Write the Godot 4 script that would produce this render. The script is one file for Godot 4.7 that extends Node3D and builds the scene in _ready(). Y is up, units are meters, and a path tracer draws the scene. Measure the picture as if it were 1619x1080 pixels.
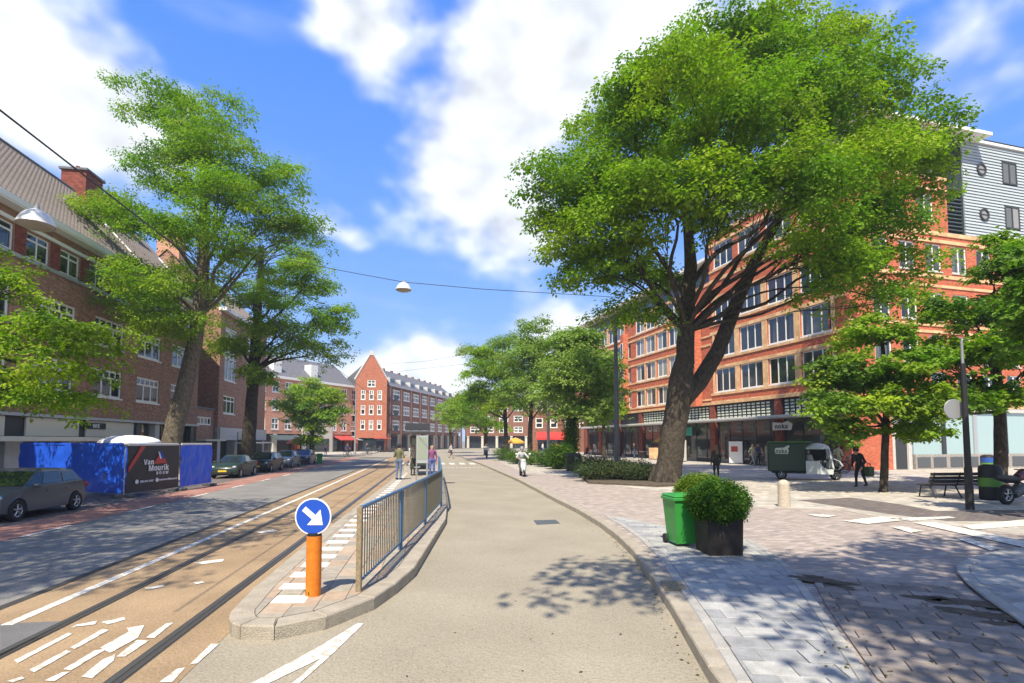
extends Node3D
# A shopping street with tram tracks, elms and brick housing blocks on a sunny day.
# Metres, y up, the camera looks along -z. G() and W() turn a pixel of the photograph into a point on the ground or at a known depth.

const FOCAL := 850.0
const HORIZON := 697.0
const EYE := Vector3(0, 2.15, 0)
const PITCH := 0.0610865
const PLAZA := 0.14
var PY := HORIZON - FOCAL * tan(PITCH)
var rng := RandomNumberGenerator.new()
var M := {}
var cache := {}
var taken := {}

# ---------------------------------------------------------------- pixel to place
func ray(px: float, py: float) -> Vector3:
	var v := Vector3((px - 809.5) / FOCAL, -(py - PY) / FOCAL, -1.0)
	return v.rotated(Vector3.RIGHT, PITCH)
func G(px: float, py: float, h := 0.0) -> Vector3:
	var r := ray(px, py)
	return EYE + r * ((h - EYE.y) / r.y)
func W(px: float, py: float, depth: float) -> Vector3:
	var r := ray(px, py)
	return EYE + r * (depth / -r.z)
func S(lat: float, d: float, h := 0.0) -> Vector3:      # street frame: metres to the left of the eye, metres along the tram track
	return Vector3(-lat - 0.1465 * d, h, -d)
func x2(p: Vector3) -> Vector2:
	return Vector2(p.x, p.z)

# ---------------------------------------------------------------- mesh builder
class MB:
	var v := PackedVector3Array()
	var n := PackedVector3Array()
	var c := PackedColorArray()
	var col := Color.WHITE
	var t := Transform3D()
	func tri(a: Vector3, b: Vector3, d: Vector3) -> void:
		a = t * a; b = t * b; d = t * d
		var m := (b - a).cross(d - a).normalized()
		v.append(a); v.append(d); v.append(b)
		n.append(m); n.append(m); n.append(m)
		c.append(col); c.append(col); c.append(col)
	func quad(a: Vector3, b: Vector3, d: Vector3, e: Vector3) -> void:
		tri(a, b, d); tri(a, d, e)
	func tri_n(a: Vector3, b: Vector3, d: Vector3, na: Vector3, nb: Vector3, nd: Vector3) -> void:
		v.append(t * a); v.append(t * d); v.append(t * b)
		n.append((t.basis * na).normalized()); n.append((t.basis * nd).normalized()); n.append((t.basis * nb).normalized())
		c.append(col); c.append(col); c.append(col)
	func box(p: Vector3, s: Vector3) -> void:
		var h := s * 0.5
		var q := []
		for i in 8:
			q.append(p + Vector3(h.x if i & 1 else -h.x, h.y if i & 2 else -h.y, h.z if i & 4 else -h.z))
		quad(q[4], q[5], q[7], q[6]); quad(q[1], q[0], q[2], q[3])
		quad(q[5], q[1], q[3], q[7]); quad(q[0], q[4], q[6], q[2])
		quad(q[6], q[7], q[3], q[2]); quad(q[0], q[1], q[5], q[4])
	func span(a: Vector3, b: Vector3) -> void:          # box between two corners
		box((a + b) * 0.5, (b - a).abs())
	func cbox(p: Vector3, s: Vector3, r: float) -> void:  # chamfered box
		var h := s * 0.5
		var ax := [Vector3.RIGHT, Vector3.UP, Vector3.BACK]
		for k in 3:
			var i := (k + 1) % 3
			var j := (k + 2) % 3
			for sg in [-1.0, 1.0]:
				var o: Vector3 = p + ax[k] * h[k] * sg
				var a: Vector3 = ax[i] * (h[i] - r)
				var b: Vector3 = ax[j] * (h[j] - r)
				if sg > 0: quad(o - a - b, o + a - b, o + a + b, o - a + b)
				else: quad(o - a - b, o - a + b, o + a + b, o + a - b)
		for k in 3:
			var i := (k + 1) % 3
			var j := (k + 2) % 3
			for si in [-1.0, 1.0]:
				for sj in [-1.0, 1.0]:
					var e: Vector3 = ax[k] * (h[k] - r)
					var o1: Vector3 = p + ax[i] * h[i] * si + ax[j] * (h[j] - r) * sj
					var o2: Vector3 = p + ax[i] * (h[i] - r) * si + ax[j] * h[j] * sj
					if si * sj > 0: quad(o1 - e, o2 - e, o2 + e, o1 + e)
					else: quad(o2 - e, o1 - e, o1 + e, o2 + e)
		for sx in [-1.0, 1.0]:
			for sy in [-1.0, 1.0]:
				for sz in [-1.0, 1.0]:
					var a := p + Vector3(h.x * sx, (h.y - r) * sy, (h.z - r) * sz)
					var b := p + Vector3((h.x - r) * sx, h.y * sy, (h.z - r) * sz)
					var d := p + Vector3((h.x - r) * sx, (h.y - r) * sy, h.z * sz)
					if sx * sy * sz > 0: tri(a, b, d)
					else: tri(a, d, b)
	func tube(pts: Array, radii: Array, sides := 8, caps := true, squash := 1.0) -> void:
		var rings := []
		var nors := []
		var up := Vector3.UP
		for i in pts.size():
			var d: Vector3 = (pts[min(i + 1, pts.size() - 1)] - pts[max(i - 1, 0)]).normalized()
			var sd := d.cross(up)
			if sd.length() < 0.1:
				sd = d.cross(Vector3.RIGHT)
			sd = sd.normalized()
			var u2 := sd.cross(d).normalized()
			up = u2
			var ring := []
			var nr := []
			for k in sides:
				var a := TAU * k / sides
				var m := sd * cos(a) + u2 * sin(a) * squash
				ring.append(pts[i] + m * float(radii[i]))
				nr.append(m.normalized())
			rings.append(ring); nors.append(nr)
		for i in pts.size() - 1:
			for k in sides:
				var k2 := (k + 1) % sides
				tri_n(rings[i][k], rings[i + 1][k2], rings[i][k2], nors[i][k], nors[i + 1][k2], nors[i][k2])
				tri_n(rings[i][k], rings[i + 1][k], rings[i + 1][k2], nors[i][k], nors[i + 1][k], nors[i + 1][k2])
		if caps:
			for k in sides:
				var k2 := (k + 1) % sides
				tri(pts[0], rings[0][k], rings[0][k2])
				tri(pts[-1], rings[-1][k2], rings[-1][k])
	func bar(a: Vector3, b: Vector3, r: float, sides := 6) -> void:
		tube([a, b], [r, r], sides)
	func lathe(prof: Array, seg := 16, at := Vector3.ZERO, axis := Vector3.UP) -> void:   # prof: Vector2(radius, along axis)
		var e1 := axis.cross(Vector3(0.31, 0.2, 0.93)).normalized()
		var e2 := axis.cross(e1).normalized()
		for i in prof.size() - 1:
			var p: Vector2 = prof[i]
			var q: Vector2 = prof[i + 1]
			var dp := (q - p).normalized()
			for k in seg:
				var a := TAU * k / seg
				var b := TAU * (k + 1) / seg
				var da := e1 * cos(a) + e2 * sin(a)
				var db := e1 * cos(b) + e2 * sin(b)
				var na := da * dp.y - axis * dp.x
				var nb := db * dp.y - axis * dp.x
				var A := at + da * p.x + axis * p.y
				var B := at + db * p.x + axis * p.y
				var C := at + db * q.x + axis * q.y
				var D := at + da * q.x + axis * q.y
				if p.x > 1e-5: tri_n(A, B, C, na, nb, nb)
				if q.x > 1e-5: tri_n(A, C, D, na, nb, na)
	func ball(p: Vector3, r: Vector3, seg := 10, rows := 6) -> void:
		for i in rows:
			for k in seg:
				var q := []
				for o in [[i, k], [i, k + 1], [i + 1, k + 1], [i + 1, k]]:
					var la: float = -PI / 2 + PI * o[0] / rows
					var lo: float = -TAU * o[1] / seg
					q.append(Vector3(cos(la) * cos(lo), sin(la), cos(la) * sin(lo)))
				var m := []
				for w in q: m.append((w / r).normalized())
				if i > 0: tri_n(p + q[0] * r, p + q[1] * r, p + q[2] * r, m[0], m[1], m[2])
				if i < rows - 1: tri_n(p + q[0] * r, p + q[2] * r, p + q[3] * r, m[0], m[2], m[3])
	func sheet(poly: PackedVector2Array, y: float) -> void:   # flat, facing up
		var ix := Geometry2D.triangulate_polygon(poly)
		for i in range(0, ix.size(), 3):
			var a := Vector3(poly[ix[i]].x, y, poly[ix[i]].y)
			var b := Vector3(poly[ix[i + 1]].x, y, poly[ix[i + 1]].y)
			var d := Vector3(poly[ix[i + 2]].x, y, poly[ix[i + 2]].y)
			if (b - a).cross(d - a).y > 0: tri(a, b, d)
			else: tri(a, d, b)
	func slab(poly: PackedVector2Array, top: float, bottom: float, bevel := 0.0) -> void:
		var p := poly
		if Geometry2D.is_polygon_clockwise(p):
			p = p.duplicate(); p.reverse()
		var up := p
		if bevel > 0:
			up = PackedVector2Array()
			for i in p.size():
				var e1 := (p[i] - p[i - 1]).normalized()
				var e2 := (p[(i + 1) % p.size()] - p[i]).normalized()
				var m := (e1 + e2).normalized()
				up.append(p[i] + Vector2(-m.y, m.x) * bevel)
		sheet(up, top)
		for i in p.size():
			var j := (i + 1) % p.size()
			var a := Vector3(p[i].x, bottom, p[i].y)
			var b := Vector3(p[j].x, bottom, p[j].y)
			if bevel > 0:
				var a1 := Vector3(p[i].x, top - bevel, p[i].y)
				var b1 := Vector3(p[j].x, top - bevel, p[j].y)
				quad(b, a, a1, b1)
				quad(b1, a1, Vector3(up[i].x, top, up[i].y), Vector3(up[j].x, top, up[j].y))
			else:
				quad(b, a, Vector3(p[i].x, top, p[i].y), Vector3(p[j].x, top, p[j].y))
	func prism(poly: PackedVector2Array, z0: float, z1: float) -> void:   # outline in x,y pushed along z
		var p := poly
		if Geometry2D.is_polygon_clockwise(p):
			p = p.duplicate(); p.reverse()
		var ix := Geometry2D.triangulate_polygon(p)
		for i in range(0, ix.size(), 3):
			var a := p[ix[i]]
			var b := p[ix[i + 1]]
			var d := p[ix[i + 2]]
			if (b - a).cross(d - a) < 0:
				var w := b; b = d; d = w
			tri(Vector3(a.x, a.y, z1), Vector3(b.x, b.y, z1), Vector3(d.x, d.y, z1))
			tri(Vector3(a.x, a.y, z0), Vector3(d.x, d.y, z0), Vector3(b.x, b.y, z0))
		for i in p.size():
			var j := (i + 1) % p.size()
			quad(Vector3(p[i].x, p[i].y, z0), Vector3(p[j].x, p[j].y, z0), Vector3(p[j].x, p[j].y, z1), Vector3(p[i].x, p[i].y, z1))
	func smooth(deg: float) -> void:
		var lim := cos(deg_to_rad(deg))
		var at := {}
		for i in v.size():
			var k := Vector3i((v[i] * 2000.0).round())
			if not at.has(k): at[k] = []
			at[k].append(i)
		var out := n.duplicate()
		for k in at:
			for i in at[k]:
				var s := Vector3.ZERO
				for j in at[k]:
					if n[i].dot(n[j]) > lim: s += n[j]
				out[i] = s.normalized()
		n = out
	func rewind() -> void:      # turn every triangle to the side its normals point to
		for i in range(0, v.size(), 3):
			if (v[i + 2] - v[i]).cross(v[i + 1] - v[i]).dot(n[i] + n[i + 1] + n[i + 2]) < 0:
				var a := v[i + 1]; v[i + 1] = v[i + 2]; v[i + 2] = a
				var m := n[i + 1]; n[i + 1] = n[i + 2]; n[i + 2] = m
				var k := c[i + 1]; c[i + 1] = c[i + 2]; c[i + 2] = k
	func mesh() -> ArrayMesh:
		var arr := []
		arr.resize(Mesh.ARRAY_MAX)
		arr[Mesh.ARRAY_VERTEX] = v
		arr[Mesh.ARRAY_NORMAL] = n
		arr[Mesh.ARRAY_COLOR] = c
		var m := ArrayMesh.new()
		m.add_surface_from_arrays(Mesh.PRIMITIVE_TRIANGLES, arr)
		return m

# ---------------------------------------------------------------- nodes
func put(called: String, mesh: Mesh, m: Material, parent: Node, at := Vector3.ZERO, turn := 0.0) -> MeshInstance3D:
	var o := MeshInstance3D.new()
	o.name = called
	o.mesh = mesh
	o.material_override = m
	o.position = at
	o.rotation.y = turn
	parent.add_child(o, true)
	return o
func made(called: String, b: MB, m: Material, parent: Node) -> MeshInstance3D:
	return put(called, b.mesh(), m, parent)
func fresh(called: String) -> String:
	if not taken.has(called):
		taken[called] = 0
		return called
	taken[called] += 1
	return "%s_%03d" % [called, taken[called]]
func tag(o: Node, label: String, category: String, group := "") -> void:
	o.set_meta("label", label)
	o.set_meta("category", category)
	if group != "": o.set_meta("group", group)
func thing(called: String, label: String, category: String, at := Vector3.ZERO, turn := 0.0, group := "") -> Node3D:
	var o := Node3D.new()
	o.name = fresh(called)
	add_child(o)
	o.position = at
	o.rotation.y = turn
	tag(o, label, category, group)
	return o
func setting(called: String, b: MB, m: Material) -> MeshInstance3D:
	var o := put(fresh(called), b.mesh(), m, self)
	o.set_meta("kind", "structure")
	return o
func again(o: Node3D, at: Vector3, turn: float, label: String, base: String) -> Node3D:
	var c: Node3D = o.duplicate()
	c.name = fresh(base)
	add_child(c)
	c.position = at
	c.rotation.y = turn
	c.set_meta("label", label)
	return c

# ---------------------------------------------------------------- materials
func lin(r: float, g: float, b: float) -> Color:
	return Color(r, g, b).linear_to_srgb()
func mat(r: float, g: float, b: float, rough := 0.8, metal := 0.0, spec := 0.5) -> StandardMaterial3D:
	var m := StandardMaterial3D.new()
	m.albedo_color = lin(r, g, b)
	m.roughness = rough
	m.metallic = metal
	m.metallic_specular = spec
	return m
func textured(tex: Texture2D, metres: Vector3, rough := 0.85, world := false, bump: Texture2D = null, bump_scale := 1.0) -> StandardMaterial3D:
	var m := StandardMaterial3D.new()
	m.albedo_texture = tex
	m.uv1_triplanar = true
	m.uv1_world_triplanar = world
	m.uv1_triplanar_sharpness = 8.0
	m.uv1_scale = Vector3(1.0 / metres.x, 1.0 / metres.y, 1.0 / metres.z)
	m.roughness = rough
	m.metallic_specular = 0.3
	if bump:
		m.normal_enabled = true
		m.normal_texture = bump
		m.normal_scale = bump_scale
	return m
func noise_bytes(size: int, freq: float, sd: int, octaves := 4) -> PackedByteArray:
	var f := FastNoiseLite.new()
	f.noise_type = FastNoiseLite.TYPE_SIMPLEX_SMOOTH
	f.seed = sd
	f.frequency = freq
	f.fractal_octaves = octaves
	return f.get_seamless_image(size, size).get_data()
func speckle(size: int, dark: Color, light: Color, coarse: float, grain: float, sd: int, freq := 0.006, spots := 0.0, spot := Color.BLACK) -> ImageTexture:
	# fine grain over slow patches; dark and light are linear base colours
	var nb := noise_bytes(size, freq, sd)
	var r := RandomNumberGenerator.new()
	r.seed = sd
	var out := PackedByteArray()
	out.resize(size * size * 3)
	var lut := PackedByteArray()
	for i in 256:
		var k := dark.lerp(light, i / 255.0).linear_to_srgb()
		lut.append(int(k.r * 255)); lut.append(int(k.g * 255)); lut.append(int(k.b * 255))
	var sp := spot.linear_to_srgb()
	for i in size * size:
		var f := 0.5 + (nb[i] / 255.0 - 0.5) * coarse + (r.randf() - 0.5) * grain
		if spots > 0.0 and r.randf() < spots:
			out[i * 3] = int(sp.r * 255); out[i * 3 + 1] = int(sp.g * 255); out[i * 3 + 2] = int(sp.b * 255)
			continue
		var a := int(clampf(f, 0, 1) * 255) * 3
		out[i * 3] = lut[a]; out[i * 3 + 1] = lut[a + 1]; out[i * 3 + 2] = lut[a + 2]
	var im := Image.create_from_data(size, size, false, Image.FORMAT_RGB8, out)
	im.generate_mipmaps()
	return ImageTexture.create_from_image(im)
func bump_tex(size: int, freq: float, sd: int, strength := 4.0, white := 0.5) -> ImageTexture:
	var nb := noise_bytes(size, freq, sd, 3)
	var r := RandomNumberGenerator.new()
	r.seed = sd
	for i in nb.size():
		nb[i] = int(clampf(nb[i] * (1.0 - white) + r.randf() * 255.0 * white, 0, 255))
	var im := Image.create_from_data(size, size, false, Image.FORMAT_L8, nb)
	im.convert(Image.FORMAT_RGBA8)
	im.bump_map_to_normal_map(strength)
	return ImageTexture.create_from_image(im)
func brick_tex(size: int, cols: int, rows: int, tones: Array, mortar: Color, joint: int, sd: int, stretcher := true) -> ImageTexture:
	var im := Image.create(size, size, false, Image.FORMAT_RGB8)
	im.fill(mortar.linear_to_srgb())
	var r := RandomNumberGenerator.new()
	r.seed = sd
	var w := float(size) / cols
	var h := float(size) / rows
	for y in rows:
		var off := w * 0.5 if stretcher and y % 2 else 0.0
		for x in range(-1, cols):
			var k: Color = tones[r.randi() % tones.size()]
			k = (k * r.randf_range(0.82, 1.18)).linear_to_srgb()
			k.a = 1
			var rc := Rect2i(int(x * w + off), int(y * h), int((x + 1) * w + off) - int(x * w + off) - joint, int((y + 1) * h) - int(y * h) - joint)
			im.fill_rect(rc, k)
			if x == -1 and off > 0:
				im.fill_rect(Rect2i(rc.position + Vector2i(size, 0), rc.size), k)
	im.generate_mipmaps()
	return ImageTexture.create_from_image(im)
func glass(r: float, g: float, b: float, alpha: float) -> StandardMaterial3D:
	var m := mat(r, g, b, 0.03, 0.0, 0.6)
	m.albedo_color.a = alpha
	m.transparency = BaseMaterial3D.TRANSPARENCY_ALPHA
	return m

func make_materials() -> void:
	var bump := bump_tex(512, 0.05, 3, 3.0, 0.8)
	M.tan_asphalt = textured(speckle(1024, Color(0.195, 0.173, 0.130), Color(0.41, 0.367, 0.285), 0.3, 0.55, 11, 0.004, 0.01, Color(0.11, 0.10, 0.08)), Vector3(9, 9, 9), 0.9, true, bump, 0.15)
	M.tram_bed = textured(speckle(1024, Color(0.195, 0.135, 0.079), Color(0.42, 0.305, 0.187), 0.5, 0.55, 12, 0.005, 0.012, Color(0.14, 0.10, 0.06)), Vector3(8, 8, 8), 0.92, true, bump, 0.18)
	M.grey_asphalt = textured(speckle(1024, Color(0.12, 0.115, 0.105), Color(0.30, 0.29, 0.27), 0.45, 0.5, 13, 0.005), Vector3(9, 9, 9), 0.88, true, bump, 0.15)
	M.patch_asphalt = textured(speckle(512, Color(0.09, 0.09, 0.09), Color(0.2, 0.2, 0.2), 0.3, 0.4, 23, 0.01), Vector3(5, 5, 5), 0.88, true)
	M.parking = textured(brick_tex(512, 16, 32, [Color(0.16, 0.13, 0.12), Color(0.19, 0.16, 0.15), Color(0.14, 0.13, 0.13)], Color(0.07, 0.065, 0.06), 2, 14), Vector3(3.4, 3.4, 3.4), 0.9, true)
	M.red_lane = textured(speckle(512, Color(0.20, 0.09, 0.07), Color(0.44, 0.25, 0.20), 0.5, 0.5, 15, 0.012), Vector3(6, 6, 6), 0.9, true)
	M.brick_paving = textured(brick_tex(1024, 32, 64, [Color(0.38, 0.32, 0.28), Color(0.345, 0.29, 0.255), Color(0.42, 0.355, 0.31), Color(0.32, 0.28, 0.255)], Color(0.24, 0.21, 0.185), 2, 16), Vector3(6.4, 6.4, 6.4), 0.9, true)
	M.plaza = textured(brick_tex(1024, 24, 24, [Color(0.44, 0.40, 0.345), Color(0.39, 0.36, 0.315), Color(0.48, 0.44, 0.38), Color(0.41, 0.385, 0.345)], Color(0.28, 0.255, 0.225), 2, 17), Vector3(7.2, 7.2, 7.2), 0.9, true)
	M.white_line = textured(speckle(512, Color(0.36, 0.32, 0.25), Color(0.90, 0.88, 0.83), 1.25, 0.55, 18, 0.03), Vector3(2, 2, 2), 0.8, true)
	M.kerb = textured(speckle(512, Color(0.24, 0.21, 0.165), Color(0.48, 0.43, 0.35), 0.5, 0.5, 19, 0.012), Vector3(3, 3, 3), 0.9, true, bump, 0.5)
	M.kerb_grey = textured(speckle(512, Color(0.24, 0.235, 0.22), Color(0.50, 0.485, 0.45), 0.5, 0.5, 20, 0.012), Vector3(3, 3, 3), 0.9, true, bump, 0.5)
	M.joint = mat(0.06, 0.055, 0.05, 0.95)
	M.joint_tan = mat(0.16, 0.13, 0.10, 0.95)
	var tile_tones := [[0.33, 0.335, 0.335], [0.38, 0.38, 0.375], [0.29, 0.295, 0.30], [0.42, 0.42, 0.40]]
	M.grey_pavers = []
	for k in 4:
		var q: Array = tile_tones[k]
		M.grey_pavers.append(textured(speckle(256, Color(q[0] * 0.62, q[1] * 0.62, q[2] * 0.62), Color(q[0] * 1.3, q[1] * 1.3, q[2] * 1.3), 0.55, 0.6, 30 + k, 0.02), Vector3(1.3, 1.3, 1.3), 0.85, true, bump, 0.4))
	M.brown_pavers = []
	for k in 4:
		var s: float = [0.9, 1.05, 0.8, 1.18][k]
		M.brown_pavers.append(textured(speckle(256, Color(0.17, 0.145, 0.13) * s, Color(0.34, 0.30, 0.275) * s, 0.6, 0.5, 40 + k, 0.02), Vector3(1.5, 1.5, 1.5), 0.85, true, bump, 0.4))
	M.island_tiles = []
	for q in [Color(0.33, 0.295, 0.24), Color(0.40, 0.315, 0.235), Color(0.30, 0.27, 0.225), Color(0.37, 0.285, 0.21)]:
		M.island_tiles.append(textured(speckle(256, q * 0.72, q * 1.3, 0.5, 0.5, 50 + M.island_tiles.size(), 0.02), Vector3(1.2, 1.2, 1.2), 0.9, true))
	M.white_block = textured(speckle(256, Color(0.5, 0.48, 0.44), Color(0.85, 0.83, 0.78), 0.4, 0.3, 60, 0.02), Vector3(1.5, 1.5, 1.5), 0.8, true)
	M.soil = textured(speckle(256, Color(0.05, 0.04, 0.03), Color(0.16, 0.13, 0.10), 0.5, 0.7, 61, 0.03), Vector3(2, 2, 2), 0.95, true)
	# walls
	M.brown_brick = textured(brick_tex(1024, 16, 48, [Color(0.31, 0.16, 0.105), Color(0.36, 0.185, 0.12), Color(0.26, 0.135, 0.09), Color(0.40, 0.22, 0.15)], Color(0.34, 0.27, 0.22), 3, 70), Vector3(3.5, 3.2, 3.5))
	M.dark_red_brick = textured(brick_tex(512, 8, 24, [Color(0.22, 0.06, 0.04), Color(0.26, 0.075, 0.05), Color(0.18, 0.05, 0.035)], Color(0.16, 0.09, 0.07), 2, 71), Vector3(1.75, 1.6, 1.75))
	M.red_brick = textured(brick_tex(1024, 16, 48, [Color(0.53, 0.125, 0.06), Color(0.47, 0.105, 0.052), Color(0.58, 0.155, 0.078), Color(0.42, 0.095, 0.055)], Color(0.46, 0.24, 0.16), 3, 72), Vector3(3.5, 3.2, 3.5))
	M.orange_band = textured(brick_tex(512, 8, 8, [Color(0.70, 0.44, 0.235), Color(0.65, 0.405, 0.215), Color(0.74, 0.47, 0.26)], Color(0.55, 0.36, 0.22), 2, 73), Vector3(3.2, 3.2, 3.2))
	M.gable_brick = textured(brick_tex(1024, 16, 48, [Color(0.42, 0.135, 0.075), Color(0.37, 0.115, 0.065), Color(0.46, 0.165, 0.095)], Color(0.34, 0.2, 0.14), 3, 74), Vector3(3.5, 3.2, 3.5))
	M.salmon_brick = textured(brick_tex(512, 16, 48, [Color(0.58, 0.285, 0.19), Color(0.54, 0.255, 0.165), Color(0.62, 0.32, 0.215)], Color(0.5, 0.38, 0.29), 1, 75), Vector3(3.5, 3.2, 3.5))
	M.wing_brick = textured(brick_tex(512, 16, 48, [Color(0.24, 0.115, 0.075), Color(0.2, 0.09, 0.06), Color(0.28, 0.14, 0.09)], Color(0.2, 0.14, 0.11), 1, 76), Vector3(3.5, 3.2, 3.5))
	M.roof_tile = textured(speckle(256, Color(0.13, 0.11, 0.10), Color(0.30, 0.26, 0.235), 0.8, 0.4, 77, 0.03), Vector3(2.2, 2.2, 2.2), 0.8)
	M.slate = textured(speckle(256, Color(0.09, 0.09, 0.10), Color(0.20, 0.20, 0.215), 0.7, 0.4, 78, 0.03), Vector3(3, 3, 3), 0.7)
	M.white_paint = mat(0.82, 0.81, 0.77, 0.5)
	M.cream = mat(0.62, 0.58, 0.48, 0.7)
	M.pale_stone = textured(speckle(256, Color(0.42, 0.41, 0.39), Color(0.62, 0.61, 0.58), 0.5, 0.3, 79, 0.03), Vector3(2, 2, 2), 0.8)
	M.granite = textured(speckle(256, Color(0.16, 0.15, 0.14), Color(0.5, 0.46, 0.42), 0.7, 0.7, 80, 0.03), Vector3(1.5, 1.5, 1.5), 0.6)
	M.zinc = mat(0.42, 0.44, 0.46, 0.45, 0.3)
	M.cladding = []
	for k in 3:
		M.cladding.append(mat(0.40 + 0.02 * k, 0.45 + 0.02 * k, 0.47 + 0.02 * k, 0.55))
	M.dark_frame = mat(0.035, 0.038, 0.042, 0.5)
	M.teal_frame = mat(0.06, 0.09, 0.10, 0.5)
	M.black = mat(0.012, 0.012, 0.013, 0.6)
	M.room = mat(0.52, 0.49, 0.44, 0.9)
	M.shop_room = mat(0.42, 0.38, 0.33, 0.9)
	M.glass = glass(0.02, 0.03, 0.035, 0.35)
	M.shop_glass = glass(0.03, 0.05, 0.05, 0.22)
	M.dark_glass = mat(0.025, 0.032, 0.038, 0.04, 0.0, 0.7)
	M.far_glass = [mat(0.03, 0.035, 0.04, 0.06, 0.0, 0.6), mat(0.10, 0.11, 0.115, 0.08, 0.0, 0.6), mat(0.26, 0.26, 0.25, 0.15, 0.0, 0.6)]
	M.frost = mat(0.36, 0.49, 0.50, 0.2, 0.0, 0.5)
	M.curtain = mat(0.62, 0.61, 0.58, 0.9)
	M.curtain_grey = mat(0.36, 0.36, 0.37, 0.9)
	M.glass_block = mat(0.55, 0.6, 0.54, 0.25)
	# metal and paint
	M.steel = mat(0.30, 0.28, 0.26, 0.35, 0.85)
	M.rail_joint = mat(0.045, 0.04, 0.035, 0.8)
	M.galvanised = mat(0.36, 0.37, 0.38, 0.5, 0.5)
	M.railing_paint = mat(0.07, 0.15, 0.27, 0.45, 0.1)
	M.railing_bar = mat(0.10, 0.095, 0.07, 0.55, 0.1)
	M.railing_rust = textured(speckle(256, Color(0.16, 0.12, 0.07), Color(0.36, 0.29, 0.19), 0.7, 0.5, 81, 0.04), Vector3(0.6, 0.6, 0.6), 0.7)
	M.sign_blue = mat(0.010, 0.072, 0.46, 0.35)
	M.sign_white = mat(0.8, 0.8, 0.8, 0.4)
	M.post_orange = textured(speckle(256, Color(0.55, 0.14, 0.012), Color(0.72, 0.22, 0.03), 0.8, 0.3, 82, 0.03), Vector3(0.8, 0.8, 0.8), 0.45)
	M.tarp = mat(0.018, 0.10, 0.66, 0.35)
	M.banner = mat(0.042, 0.041, 0.04, 0.6)
	M.banner_red = mat(0.45, 0.06, 0.05, 0.6)
	M.lettering = mat(0.75, 0.75, 0.75, 0.6)
	M.bin_green = mat(0.035, 0.27, 0.045, 0.4)
	M.bin_lid = mat(0.06, 0.08, 0.09, 0.5)
	M.planter = textured(speckle(256, Color(0.02, 0.017, 0.015), Color(0.055, 0.045, 0.04), 0.6, 0.4, 83, 0.02), Vector3(1, 1, 1), 0.6)
	M.stone = textured(speckle(256, Color(0.34, 0.29, 0.22), Color(0.58, 0.51, 0.41), 0.6, 0.5, 84, 0.03), Vector3(0.8, 0.8, 0.8), 0.9)
	M.pole_dark = mat(0.014, 0.015, 0.016, 0.6, 0.0)
	M.pole_grey = mat(0.10, 0.11, 0.12, 0.5, 0.2)
	M.lamp_white = mat(0.62, 0.62, 0.60, 0.35)
	M.lamp_inner = mat(0.30, 0.26, 0.20, 0.4)
	M.wire = mat(0.03, 0.035, 0.04, 0.6)
	M.rubber = mat(0.018, 0.018, 0.018, 0.85)
	M.rim = mat(0.45, 0.46, 0.47, 0.3, 0.8)
	M.car_glass = mat(0.018, 0.024, 0.028, 0.03, 0.0, 0.8)
	M.light_glass = mat(0.5, 0.5, 0.5, 0.1, 0.2, 0.8)
	M.tail_red = mat(0.35, 0.015, 0.012, 0.2)
	M.plate_yellow = mat(0.75, 0.5, 0.03, 0.5)
	M.bench_wood = mat(0.018, 0.016, 0.014, 0.7)
	M.vertex = mat(1, 1, 1, 0.85)
	M.vertex.vertex_color_use_as_albedo = true
	M.bark = textured(speckle(512, Color(0.032, 0.026, 0.020), Color(0.12, 0.10, 0.078), 0.9, 0.35, 85, 0.02), Vector3(1.6, 3.2, 1.6), 0.95, false, bump_tex(512, 0.03, 7, 9.0, 0.25), 1.2)
	M.bark_pale = textured(speckle(512, Color(0.07, 0.058, 0.042), Color(0.25, 0.21, 0.155), 0.9, 0.35, 86, 0.02), Vector3(1.6, 3.2, 1.6), 0.95, false, bump_tex(512, 0.03, 8, 9.0, 0.25), 1.2)
	M.leaf = mat(1, 1, 1, 0.55)
	M.leaf.metallic_specular = 0.35
	M.leaf.vertex_color_use_as_albedo = true
	M.leaf.cull_mode = BaseMaterial3D.CULL_DISABLED
	M.leaf.backlight_enabled = true
	M.leaf.backlight = Color(0.86, 1.0, 0.30)

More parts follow.
